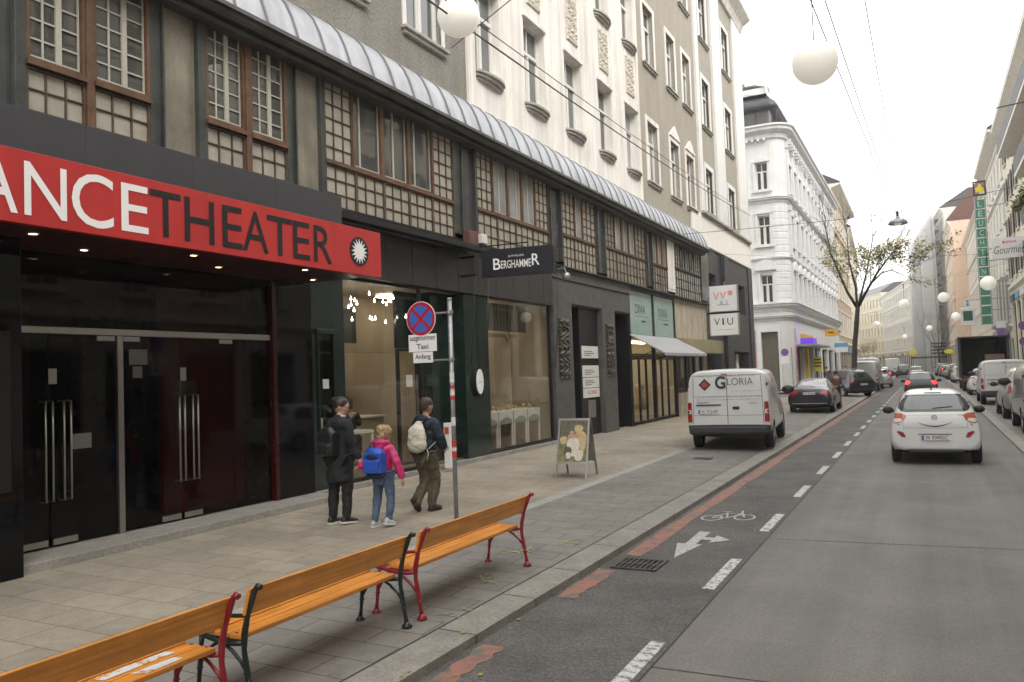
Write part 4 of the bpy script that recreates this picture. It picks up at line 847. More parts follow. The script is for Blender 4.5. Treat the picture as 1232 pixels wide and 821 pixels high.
for (y0, y1, z) in ((44, 66.5, 16.4), (38, 56.5, 12.9), (38, 54, 9.4)):
    mb = MB(); mb.box(5.25, 6.29, y0, y1, z, z+.22); p = mb.build('balcony', 'trim_pale', RA)
    mb = MB(); mb.box(5.24, 5.3, y0, y1, z+.24, z+1.15); mb.box(5.31, 6.28, y1-.06, y1, z+.24, z+1.15); mb.build('railing', 'balcony_grey', p)
row_house('apartment_house', 'pale ornate house with slatted grey bay window behind the green vertical sign', (6.35, 75.5), (6.3, 95), 20.9, 'wall_pale', False, 4.8, 4, 2.8, 1.0, eave=1.0)
RB = bpy.data.objects['apartment_house.001']
mb = MB(); mb.box(5.45, 6.33, 77.2, 86, 4.9, 8.5); mb.prism([(5.45, 8.5), (6.33, 8.5), (6.33, 9.0)], 77.2, 86, 1); mb.prism([(5.45, 4.9), (6.33, 4.9), (6.33, 4.2)], 77.2, 86, 1); p = mb.build('bay_window', 'galvanised', RB)
mb = MB(); [mb.box(5.40, 5.449, 77.3+i*.72, 77.5+i*.72, 5.0, 8.4) for i in range(12)]; [mb.box(5.5+i*.24, 5.6+i*.24, 77.15, 77.199, 5.0, 8.4) for i in range(4)]; mb.build('slats', 'wall_pale', p)
row_house('apartment_house', 'pale pink house with plain front next to the protruding pink gable', (6.3, 95), (6.2, 138), 19.5, 'wall_pale', False, 4.6, 4, 3.0, 1.0, roofm='tile_red', roof_h=5)
row_house('apartment_house', 'salmon pink house whose blank side wall sticks out into the street', (4.2, 138), (4.0, 165), 23.3, 'wall_pink', False, 4.6, 5, 3.0, 1.0, roofm='tile_red', roof_h=6)
sc = row_house('scaffolded_house', 'tall grey house wrapped in scaffolding and netting far down the street', (4.0, 165), (-.3, 210), 30, 'wall_grey', False, 4.6, 6, 3.0, 1.1)
row_house('apartment_house', 'grey ornate palace-like house beyond the scaffolding at the street bend', (-.3, 210), (-12, 285), 23, 'wall_grey', False, 5, 4, 3.2, 1.4)
row_house('apartment_house', 'cream yellow house closing the view at the far street bend', (-12, 285), (-30, 335), 25, 'wall_ochre', False, 5, 4, 3.2, 1.2)
row_house('apartment_house', 'brown house with strongly projecting cornice right behind the white corner house', (-8.9, 98.2), (-9.1, 122), 23.0, 'wall_brown', True, 4.6, 4, 3.0, 1.1, eave=1.1, end='wall_pale')
row_house('apartment_house', 'cream yellow house behind the tree on the left side', (-9.1, 122), (-11.5, 172), 21.5, 'wall_ochre', True, 4.6, 4, 3.0, 1.1)
row_house('apartment_house', 'pale house on the left side before the far bend', (-11.5, 172), (-20, 240), 20, 'wall_cream', True, 4.6, 4, 3.4, 1.1)
row_house('apartment_house', 'pale yellow house ending the left row of the street', (-20, 240), (-38, 330), 20, 'wall_ochre', True, 4.6, 4, 3.6, 1.1)
# the opposite side of the street beside and behind the camera (seen in the panes)
row_house('apartment_house', 'cream house front facing the theatre, seen mirrored in the panes', (6.3, -28), (6.3, 4), 19, 'wall_ochre', False, 4.6, 4, 3.0, 1.2)
row_house('apartment_house', 'grey house front facing the jeweller, seen mirrored in the panes', (6.3, 4), (6.3, 30), 20, 'wall_grey', False, 4.6, 4, 3.2, 1.2)
# scaffold
T = sc[1]; st = thing('scaffold', 'tall grey scaffold with netting in front of the far grey house', 'scaffold', (1.8, 188, 0))
mb = MB(T)
for i in range(0, 24): mb.box(i*1.9, i*1.9+.08, 1.5, 1.58, .1, 29.5); mb.box(i*1.9, i*1.9+.08, .6, .68, .1, 29.5)
mb.build('standards', 'galvanised', st)
mb = MB(T)
for j in range(1, 15): mb.box(0, 44.5, .62, 1.55, j*2.0, j*2+.07)
mb.build('decks', 'galvanised', st)
pm('netting', (.62, .62, .61), .9, var=.1, vs=.3); M['netting'].node_tree.nodes['Principled BSDF'].inputs['Alpha'].default_value = .55; mb = MB(T); mb.quad((0, 1.62, 3.5), (44.5, 1.62, 3.5), (44.5, 1.62, 29.5), (0, 1.62, 29.5)); mb.build('netting', 'netting', st, fix=False)
for a in (3, 27): mb = MB(T); mb.box(a, a+3, 1.7, 3.6, .1, 30.5); mb.build('stair_tower', 'netting', st)
# ------------------------------------------------------------------ vehicles
def paint(n, c, met=0., rough=.3): pm(n, c, rough, met, var=.03, vs=2, fine=.02, coat=.7, obj=True)
paint('paint_white', (.74, .74, .73)); paint('paint_black', (.008, .009, .014)); paint('paint_navy', (.012, .014, .028), .3); paint('paint_silver', (.40, .40, .39), .6); paint('paint_green_black', (.012, .022, .018), .2)
paint('paint_grey', (.12, .125, .13), .4); paint('paint_red', (.25, .015, .015)); paint('van_white', (.66, .665, .66)); paint('paint_sand', (.30, .25, .17), .5); paint('paint_blue', (.04, .07, .16), .3)
darkglass('car_glass', (.02, .023, .025), .02, .9, .0); darkglass('car_glass_reflect', (.11, .12, .125), .03, 1.0, .0)  # second, lighter one paints a pale reflection into hatchback rear windows
pm('tail_red', (.35, .01, .012), .12, coat=1, obj=True); pm('tail_lit', (.7, .02, .02), .15, coat=1, emit=2.2, ecol=(1, .03, .03)); pm('tail_clear', (.75, .70, .66), .12, coat=1); pm('tail_orange', (.50, .09, .03), .15, coat=1)
pm('plate_white', (.78, .78, .77), .5, var=.02, fine=0); pm('plate_blue', (.03, .08, .4), .5); pm('plate_red', (.5, .03, .03), .5); pm('alloy', (.42, .42, .43), .3, .85, var=.1); pm('underbody', (.01, .01, .01), .9); pm('bumper_grey', (.035, .036, .038), .6, var=.1); pm('swoosh_blue', (.02, .02, .12), .4); pm('cargo_dark', (.02, .018, .016), .8)
def catmull(mb_v, mb_f, lvl=2):
    me = bpy.data.meshes.new('c'); me.from_pydata(mb_v, [], mb_f); bm = bmesh.new(); bm.from_mesh(me); bmesh.ops.recalc_face_normals(bm, faces=bm.faces); bm.to_mesh(me); bm.free()
    o = bpy.data.objects.new('c', me); COL.objects.link(o); q = o.modifiers.new('s', 'SUBSURF'); q.levels = lvl; q.render_levels = lvl; return o
def evald(o):
    bpy.context.view_layer.update(); dg = bpy.context.evaluated_depsgraph_get(); me = bpy.data.meshes.new_from_object(o.evaluated_get(dg)); return me
def make_body(st, wheels, wr, width, lvl=2, arch=1.13):
    # st: rows (y, zb, wb, zs, ws, zm, wm, zbelt, wbelt, zt, wt)
    vs = []; fs = []; rows = []
    for (y, zb, wb, zs, ws, zm, wm, zl, wl, zt, wt) in st:
        h = [(0, zb), (wb*.6, zb), (wb, zb+.005), (ws, zs), (wm, zm), (wl, zl), (wt, zt-.035), (wt*.62, zt+.004), (0, zt+.02)]
        ring = h+[(-x, z) for x, z in h[-2:0:-1]]; rows.append(len(vs)); vs += [(x, y, z) for x, z in ring]; n = len(ring)
    for a, b in zip(rows, rows[1:]):
        for k in range(n): fs.append((a+k, a+(k+1) % n, b+(k+1) % n, b+k))
    for r_ in (rows[0], rows[-1]):
        # cap as quads across
        for k in range(n//2):
            a, b, c, d = k, k+1, (n-k-1) % n, (n-k) % n
            idx = [r_+a, r_+b, r_+c, r_+d]; idx = list(dict.fromkeys(idx))
            if len(idx) >= 3: fs.append(tuple(idx))
    o = catmull(vs, fs, lvl)
    cut = MB()
    for wy in wheels: cut.lathe([(0.001, -2), (wr*arch, -2), (wr*arch, 2), (0.001, 2)], (0, wy, wr+.01), 'x', 28)
    # wheels well boxes are carved only at the sides
    co = MB()
    for wy in wheels:
        for s_ in (-1, 1):
            x0, x1 = sorted((s_*(width/2-.26), s_*(width/2+.3))); prof_ = [(0.001, x0), (wr*arch, x0), (wr*arch, x1), (0.001, x1)]; co.lathe(prof_, (0, wy, wr+.01), 'x', 28)
    c = co.build('cut', 'underbody', base=(0, 0, 0)); b = o.modifiers.new('b', 'BOOLEAN'); b.operation = 'DIFFERENCE'; b.object = c; b.solver = 'EXACT'
    me = evald(o); bpy.data.objects.remove(o); bpy.data.objects.remove(c)
    return me
def paint_body(me, wheels, wr, arch, mat, low=None, lowz=0):
    me.materials.clear(); me.materials.append(M[mat]); me.materials.append(M['underbody']); me.materials.append(M['bumper_grey'])
    for p in me.polygons:
        c = p.center; k = 0
        for wy in wheels:
            if math.hypot(c.y-wy, c.z-wr-.01) < wr*arch+.012 and (abs(p.normal.x) < .5 or abs(c.x) < .62): k = 1
        if low and c.z < lowz(c) and k == 0: k = 2
        if p.normal.z < -.75 and c.z < .4: k = 1
        p.material_index = k; p.use_smooth = True
def rc(bv, x, z):
    h = bv.ray_cast(Vector((x, -3, z)), Vector((0, 1, 0)))[0]
    return h if h is not None else bv.find_nearest(Vector((x, -.2, z)))[0]
def bvh_of(me): return BVHTree.FromPolygons([v.co.copy() for v in me.vertices], [tuple(p.vertices) for p in me.polygons])
def decal(bvh, poly, ax, name, mat, parent, offs=.005, es=.09, thick=0.0, smooth=True, rnd=0):
    # poly in (x,z) for ax 'y-'/'y+', in (y,z) for ax 'x-'/'x+', (x,y) for 'z'
    bm = bmesh.new()
    if rnd: # round the corners
        out = []; n = len(poly)
        for i in range(n):
            p0, p1, p2 = Vector(poly[i-1]), Vector(poly[i]), Vector(poly[(i+1) % n]); a = p1+(p0-p1).normalized()*min(rnd, (p0-p1).length*.4); b = p1+(p2-p1).normalized()*min(rnd, (p2-p1).length*.4)
            for t in (0, .25, .5, .75, 1): out.append(tuple((1-t)**2*a+2*t*(1-t)*p1+t*t*b))
        poly = out
    vs = [bm.verts.new((p[0], p[1], 0)) for p in poly]; bm.faces.new(vs)
    bmesh.ops.triangulate(bm, faces=bm.faces[:])
    for _ in range(6):
        es_ = [e for e in bm.edges if e.calc_length() > es]
        if not es_: break
        bmesh.ops.subdivide_edges(bm, edges=es_, cuts=1); bmesh.ops.triangulate(bm, faces=[f for f in bm.faces if len(f.verts) > 3])
    D = {'y-': Vector((0, 1, 0)), 'y+': Vector((0, -1, 0)), 'x-': Vector((1, 0, 0)), 'x+': Vector((-1, 0, 0)), 'z': Vector((0, 0, -1))}[ax]
    for v in bm.verts:
        a, b = v.co.x, v.co.y
        P = Vector((a, 0, b)) if ax[0] == 'y' else (Vector((0, a, b)) if ax[0] == 'x' else Vector((a, b, 0)))
        o_ = P-D*10; h = bvh.ray_cast(o_, D, 20)
        if h[0] is None:
            h = bvh.find_nearest(P-D*3 if ax[0] != 'x' else P-D*1.0)
        v.co = h[0]-D*offs
    bmesh.ops.recalc_face_normals(bm, faces=bm.faces)
    me = bpy.data.meshes.new(name); bm.to_mesh(me); bm.free(); me.materials.append(M[mat])
    for p in me.polygons: p.use_smooth = smooth
    o = bpy.data.objects.new(name, me); COL.objects.link(o); o.parent = parent
    return o
_wm = {}
def wheel(parent, x, y, r, w_=.2, spokes=5):
    s_ = 1 if x > 0 else -1
    key = (r, w_, s_, spokes)
    if key not in _wm:
        mb = MB(); hw = w_/2; mb.lathe([(r*.64, -hw), (r*.9, -hw), (r*.98, -hw*.8), (r, -hw*.4), (r, hw*.4), (r*.98, hw*.8), (r*.9, hw), (r*.64, hw)], ax='x', n=32); t = mb.build('tyre', 'black_rubber', base=(0, 0, 0), smooth=True)
        mb = MB(); q = s_*hw; mb.lathe([(r*.66, q*.92), (r*.60, q*.9), (r*.58, q*.2)], ax='x', n=32); mb.lathe([(.001, q*.86), (r*.15, q*.86), (r*.18, q*.7)], ax='x', n=16)
        for k in range(spokes*2):
            a = 2*math.pi*k/(spokes*2)+(.12 if k % 2 else -.12); c, sn = math.cos(a), math.sin(a); mb.tube([(q*.78, r*.12*c, r*.12*sn), (q*.86, r*.6*c, r*.6*sn)], [r*.06, r*.05], 5)
        mb.lathe([(.001, q*.15), (r*.6, q*.15)], ax='x', n=24); rim = mb.build('rim', 'alloy', base=(0, 0, 0), smooth=False); _wm[key] = (t, rim); t.parent = None; first = True
    else: first = False
    t, rim = _wm[key]
    if not first: t = t.copy(); COL.objects.link(t); rim = rim.copy(); COL.objects.link(rim)
    t.name = 'wheel'; t.parent = parent; t.location = (x, y, r); rim.parent = t; rim.location = (0, 0, 0)
def plate(parent, x, y, z, txt='W 93903C', w_=.50, h_=.11):
    mb = MB(); mb.cur = 0; mb.box(x-w_/2, x+w_/2, y-.012, y, z, z+h_); p = mb.build('licence_plate', 'plate_white', parent, world=False)
    mb = MB(); mb.box(x-w_/2+.004, x-w_/2+.045, y-.0135, y-.0125, z+.006, z+h_-.006); mb.build('plate_band', 'plate_blue', p, world=False)
    mb = MB(); mb.box(x-w_/2+.05, x+w_/2-.004, y-.0135, y-.0125, z+.003, z+.009); mb.box(x-w_/2+.05, x+w_/2-.004, y-.0135, y-.0125, z+h_-.009, z+h_-.003); mb.build('plate_edge', 'plate_red', p, world=False)
    text_obj('plate_number', txt, (x-w_/2+.065, y-.014, z+.022), (1, 0, 0), (0, 0, 1), w_-.085, h_-.044, 'letter_black', p, .012, world=False)
def mirror(parent, x, y, z, mat='plastic_black', sc=1.):
    s_ = 1 if x > 0 else -1; mb = MB(); mb.ball((x+s_*.09*sc, y, z), .1*sc, 8, (1.05, .5, .72)); mb.tube([(x-s_*.05, y+.02, z-.03), (x+s_*.06, y, z-.03)], .02, 6)
    mb.build('mirror', mat, parent, world=False, smooth=True)
def box_part(parent, name, mat, x0, x1, y0, y1, z0, z1, bevel=.004):
    mb = MB(); mb.box(x0, x1, y0, y1, z0, z1); return mb.build(name, mat, parent, world=False, bevel=bevel)
def sym(p): return [(-x, z) for x, z in p][::-1]
# ---- hatchback
def hatchback(name, label, loc, rz, col, W=1.66, lit=False, group=None, txt='W 93903C', detail=False, glass='car_glass', hz=1.0, cat='car'):
    t = thing(name, label, cat, loc, rz, group); h = W/2; Hh = hz
    st = [(.02, .36, .56, .42, .68, .55, .74, .72, .70, .80, .60), (.03, .31, .62, .40, .75, .58, .80, .84, .74, .99, .62), (.10, .26, .66, .36, .79, .6, h-.012, .90, .775, 1.045, .66), (.22, .22, .68, .32, h-.02, .62, h, .95, .785, 1.24, .62), (.42, .2, .68, .30, h-.01, .62, h, .96, .785, 1.43, .575), (.62, .2, .68, .30, h-.01, .62, h, .96, .785, 1.475, .575), (1.5, .2, .68, .28, h-.01, .60, h, .93, .785, 1.50, .58), (2.1, .2, .68, .28, h-.01, .58, h, .91, .785, 1.47, .565), (2.6, .2, .68, .28, h-.01, .58, h, .89, .78, 1.2, .60), (2.85, .2, .68, .30, h-.01, .58, h, .87, .76, .99, .64), (3.3, .22, .66, .32, h-.03, .56, h-.02, .76, .72, .86, .6), (3.6, .28, .6, .4, .72, .52, .76, .66, .66, .72, .5), (3.67, .36, .5, .42, .6, .5, .66, .58, .6, .62, .45)]
    st = [(y, a, b, c, d, e, f, g_, i, .0+z*Hh if z > 1.1 else z, k) for (y, a, b, c, d, e, f, g_, i, z, k) in st]
    wh = (.62, 3.0); wr = .29; me = make_body(st, wh, wr, W); paint_body(me, wh, wr, 1.13, col)
    b = bpy.data.objects.new('body', me); COL.objects.link(b); b.parent = t; bv = bvh_of(me)
    for y in wh:
        for s_ in (-1, 1): wheel(t, s_*(h-.10), y, wr, .18)
    k = Hh; rw = decal(bv, [(-.58, 1.075), (.58, 1.075), (.665, 1.15), (.60, 1.33*k), (.50, 1.41*k), (-.50, 1.41*k), (-.60, 1.33*k), (-.665, 1.15)], 'y-', 'rear_window', 'car_glass', t, rnd=.06, offs=.012, es=.045)
    decal(bv, [(-.50, 1.115), (.50, 1.115), (.55, 1.17), (.50, 1.32*k), (.44, 1.38*k), (-.44, 1.38*k), (-.50, 1.32*k), (-.55, 1.17)], 'y-', 'glazing', glass, rw, rnd=.06, offs=.016, es=.05)
    for s_, ax in ((-1, 'x-'), (1, 'x+')):
        decal(bv, [(.55, 1.03), (1.35, 1.0), (1.35, 1.38*k), (.78, 1.36*k), (.55, 1.2)], ax, 'side_window', 'car_glass', t, rnd=.04); decal(bv, [(1.42, 1.0), (2.45, .97), (2.0, 1.37*k), (1.42, 1.38*k)], ax, 'side_window', 'car_glass', t, rnd=.04)
    for s_ in (-1, 1):
        f = (lambda p: p) if s_ > 0 else sym
        L = [(.50, 1.00), (.555, .90), (.62, .855), (.70, .84), (.785, .87), (.80, .95), (.785, 1.03), (.70, 1.045), (.58, 1.04)]
        l = decal(bv, f(L), 'y-', 'tail_light', 'tail_lit' if lit else 'tail_orange', t, .012, .05, rnd=.02)
        if not lit: decal(bv, f([(.575, .90), (.63, .87), (.70, .858), (.77, .88), (.775, .935), (.60, .945)]), 'y-', 'lamp_lens', 'tail_clear', l, .017, .05, rnd=.015)
        decal(bv, f([(.53, .56), (.60, .56), (.70, .67), (.66, .69), (.57, .655)]), 'y-', 'reflector', 'tail_red', t, .008, .05, rnd=.015)
        mirror(t, s_*(h-.03), 2.15, 1.0, 'plastic_black' if s_ > 0 or not detail else 'plastic_black', 1.15)
    decal(bv, [(-.16, 1.43*k), (.16, 1.43*k), (.15, 1.447*k), (-.15, 1.447*k)], 'y-', 'brake_lamp', 'bumper_grey', t, .01, .1)
    plate(t, .0, -.012, .50, txt)
    box_part(t, 'rear_valance', 'bumper_grey', -.50, .50, .012, .1, .25, .315, .02)
    if detail:
        # wiper, seam lines, blue curved sticker, emblem, aerial
        mb = MB(); pts = []
        for i in range(9): x = -.02+.36*i/8; hh = rc(bv, x, 1.135+.004*i); pts.append(hh+Vector((0, -.02, .0)))
        mb.tube(pts, [.012]*8+[.008], 6); mb.build('wiper', 'plastic_black', t, world=False)
        A = []; B = []
        for i in range(17):
            u = -1+i/8; A.append((u*.33, .79+.085*u*u)); B.append((u*.33, .79+.085*u*u-.022*(1-abs(u)**2)-.002))
        decal(bv, A+B[::-1], 'y-', 'sticker', 'swoosh_blue', t, .008, .06)
        mb = MB()
        for z in (.745, 1.005): 
            pts = [rc(bv, x, z)+Vector((0, .002, 0)) for x in [-.56+1.12*i/14 for i in range(15)]]; mb.tube(pts, .004, 5)
        for s_ in (-1, 1):
            pts = [rc(bv, s_*x, z)+Vector((0, .002, 0)) for x, z in ((.56, .745), (.58, .80), (.565, .86))]; mb.tube(pts, .004, 5)
        mb.build('tailgate_seam', 'plastic_black', t, world=False)
        hh = rc(bv, 0, .955); mb = MB(lambda x, y, z: Vector((x, y, z))); mb.lathe([(.038, -.004), (.045, -.008), (.052, -.004), (.045, 0), (.038, -.004)], (0, hh.y-.004, .955), 'y', 20); mb.tube([(-.02, hh.y-.01, .935), (-.012, hh.y-.012, .975)], .006, 5); mb.tube([(.02, hh.y-.01, .975), (.012, hh.y-.012, .935)], .006, 5); mb.tube([(-.016, hh.y-.011, .955), (.016, hh.y-.011, .955)], .005, 5); mb.build('emblem', 'steel', t, world=False)
        for (tx, x0, w_, z) in (('i10', .42, .08, .985),):
            if tx == 'i10': hh = rc(bv, x0, z); text_obj('badge', tx, (x0, hh.y-.012, z), (1, 0, 0), (0, 0, 1), w_, .035, 'steel', t, .01, world=False)
        box_part(t, 'handle_recess', 'bumper_grey', -.30, .30, .0, .01, .615, .63, .004)
        mb = MB(); mb.tube([(-.02, .62, 1.49), (-.02, .60, 1.55), (-.02, .56, 1.60)], [.016, .010, .004], 6); mb.build('aerial', 'plastic_black', t, world=False)
        decal(bv, [(-.25, 1.18), (.27, 1.18), (.24, 1.33), (-.22, 1.33)], 'y-', 'window_reflection', 'car_glass_reflect', bpy.data.objects[t.children[-1].name], .0075, .1, rnd=.03) if False else None
    return t
hatchback('car', 'white small hatchback with blue curved sticker on its tailgate, driving in the concrete lane', (.07, 18.15, 0), R(0.5), 'paint_white', 1.66, detail=True, glass='car_glass_reflect')
hatchback('car', 'dark green hatchback with red brake lights lit ahead of the white hatchback', (-.36, 48.5, 0), 0, 'paint_green_black', 1.70, lit=True, txt='W 61480G', glass='car_glass_reflect', hz=1.0)
# ---- saloon
def saloon(name, label, loc, rz, col, group=None):
    W = 1.80; h = W/2; t = thing(name, label, 'car', loc, rz, group)
    st = [(.0, .38, .6, .44, .74, .56, .80, .74, .76, .84, .62), (.04, .32, .66, .40, .82, .58, .86, .86, .80, .98, .66), (.14, .25, .7, .34, .87, .6, h-.01, .92, .80, 1.04, .66), (.5, .2, .7, .3, h-.01, .62, h, .93, .80, 1.07, .66), (.78, .2, .7, .3, h-.01, .62, h, .94, .81, 1.12, .64), (1.1, .2, .7, .3, h-.01, .62, h, .94, .81, 1.28, .60), (1.5, .2, .7, .3, h-.01, .62, h, .93, .81, 1.41, .57), (2.1, .2, .7, .28, h-.01, .6, h, .92, .81, 1.44, .57), (2.7, .2, .7, .28, h-.01, .6, h, .91, .81, 1.37, .57), (3.2, .2, .7, .28, h-.01, .6, h, .9, .8, 1.08, .62), (3.45, .2, .7, .28, h-.01, .6, h, .88, .78, .98, .66), (4.2, .22, .7, .3, h-.02, .58, h-.02, .8, .74, .88, .62), (4.6, .3, .62, .4, .76, .54, .78, .66, .68, .74, .5), (4.68, .38, .5, .45, .66, .54, .68, .6, .6, .66, .4)]
    wh = (.95, 3.8); wr = .325; me = make_body(st, wh, wr, W); paint_body(me, wh, wr, 1.12, col); b = bpy.data.objects.new('body', me); COL.objects.link(b); b.parent = t; bv = bvh_of(me)
    for y in wh:
        for s_ in (-1, 1): wheel(t, s_*(h-.11), y, wr, .2)
    decal(bv, [(-.62, .86), (.62, .86), (.54, 1.42), (-.54, 1.42)], 'z', 'rear_window', 'car_glass_reflect', t, .006, .1, rnd=.05) if False else decal(bv, [(-.64, 1.10), (.64, 1.10), (.52, 1.375), (-.52, 1.375)], 'y-', 'rear_window', 'glass_curtain_reflection', t, .006, .09, rnd=.04)  # pale glass colour paints the white sky reflection into this window
    for ax in ('x-', 'x+'): decal(bv, [(.95, 1.02), (2.0, .99), (2.0, 1.35), (1.5, 1.34)], ax, 'side_window', 'car_glass', t, rnd=.04); decal(bv, [(2.07, .99), (3.1, .96), (2.6, 1.31), (2.07, 1.35)], ax, 'side_window', 'car_glass', t, rnd=.04)
    for s_ in (-1, 1):
        f = (lambda p: p) if s_ > 0 else sym
        decal(bv, f([(.42, .86), (.5, .78), (.82, .76), (.86, .84), (.84, .93), (.5, .94)]), 'y-', 'tail_light', 'tail_red', t, .012, .06, rnd=.03); mirror(t, s_*(h-.03), 3.0, 1.0, col)
    plate(t, 0, -.012, .78, 'W 45512K'); decal(bv, [(-.7, .40), (.7, .40), (.68, .43), (-.68, .43)], 'y-', 'bumper_trim', 'steel', t, .008, .1)
    return t
saloon('car', 'black saloon car parked right behind the white van beside the corner house', (-4.42, 35.1, .09), 0, 'paint_navy')
# ---- estate / off-roader
def estate(name, label, loc, rz, col, W=1.84, hz=1., group=None, glass='car_glass', wr=.35):
    h = W/2; t = thing(name, label, 'car', loc, rz, group)
    st = [(.0, .40, .6, .46, .74, .6, .80, .78, .76, .88, .62), (.04, .34, .66, .44, .83, .64, .87, .92, .80, 1.06, .66), (.14, .28, .7, .38, .88, .66, h-.01, .98, .83, 1.14, .70), (.34, .24, .7, .34, h-.01, .68, h, 1.03, .83, 1.42, .66), (.55, .24, .7, .34, h-.01, .68, h, 1.04, .83, 1.60, .62), (.8, .24, .7, .34, h-.01, .68, h, 1.04, .83, 1.66, .62), (1.8, .24, .7, .32, h-.01, .66, h, 1.03, .83, 1.69, .63), (2.6, .24, .7, .32, h-.01, .66, h, 1.02, .83, 1.64, .61), (3.2, .24, .7, .32, h-.01, .66, h, 1.0, .82, 1.28, .65), (3.45, .24, .7, .32, h-.01, .66, h, .98, .8, 1.12, .68), (4.1, .26, .7, .34, h-.02, .64, h-.02, .9, .76, 1.0, .64), (4.5, .34, .62, .44, .78, .6, .8, .74, .7, .84, .52), (4.58, .42, .5, .5, .66, .6, .7, .66, .6, .74, .42)]
    st = [(y, a, b, c, d, e, f, g_, i, z*hz if z > 1.2 else z, k) for (y, a, b, c, d, e, f, g_, i, z, k) in st]
    wh = (.88, 3.62); me = make_body(st, wh, wr, W); paint_body(me, wh, wr, 1.12, col); b = bpy.data.objects.new('body', me); COL.objects.link(b); b.parent = t; bv = bvh_of(me)
    for y in wh:
        for s_ in (-1, 1): wheel(t, s_*(h-.11), y, wr, .22)
    decal(bv, [(-.64, 1.18), (.64, 1.18), (.56, 1.55*hz), (-.56, 1.55*hz)], 'y-', 'rear_window', glass, t, .006, .09, rnd=.05)
    for ax in ('x-', 'x+'):
        decal(bv, [(.55, 1.12), (1.0, 1.11), (1.0, 1.54*hz), (.72, 1.53*hz)], ax, 'side_window', 'car_glass', t, rnd=.04); decal(bv, [(1.07, 1.11), (1.95, 1.10), (1.95, 1.56*hz), (1.07, 1.55*hz)], ax, 'side_window', 'car_glass', t, rnd=.04); decal(bv, [(2.02, 1.10), (3.05, 1.06), (2.55, 1.53*hz), (2.02, 1.56*hz)], ax, 'side_window', 'car_glass', t, rnd=.04)
    for s_ in (-1, 1):
        f = (lambda p: p) if s_ > 0 else sym
        decal(bv, f([(.60, .92), (.86, .88), (.89, 1.05), (.80, 1.22), (.72, 1.18), (.68, 1.02)]), 'y-', 'tail_light', 'tail_red', t, .012, .06, rnd=.03); mirror(t, s_*(h-.03), 2.95, 1.12, 'plastic_black', 1.2)
        mb = MB(); mb.tube([(s_*.6, .9, 1.66*hz), (s_*.62, 1.0, 1.72*hz), (s_*.62, 2.4, 1.72*hz), (s_*.6, 2.5, 1.66*hz)], .016, 6); mb.build('roof_rail', 'steel', t, world=False)
    plate(t, 0, -.012, .72, 'W 30817B'); decal(bv, [(-.72, .42), (.72, .42), (.7, .56), (-.7, .56)], 'y-', 'bumper_trim', 'bumper_grey', t, .008, .1)
    return t
estate('car', 'black estate car standing at an angle in front of the street tree', (-3.45, 52.6, .05), R(38), 'paint_black')
estate('car', 'silver people carrier parked behind the white panel van on the right', (3.12, 30.9, .05), 0, 'paint_silver', 1.86, 1.03)
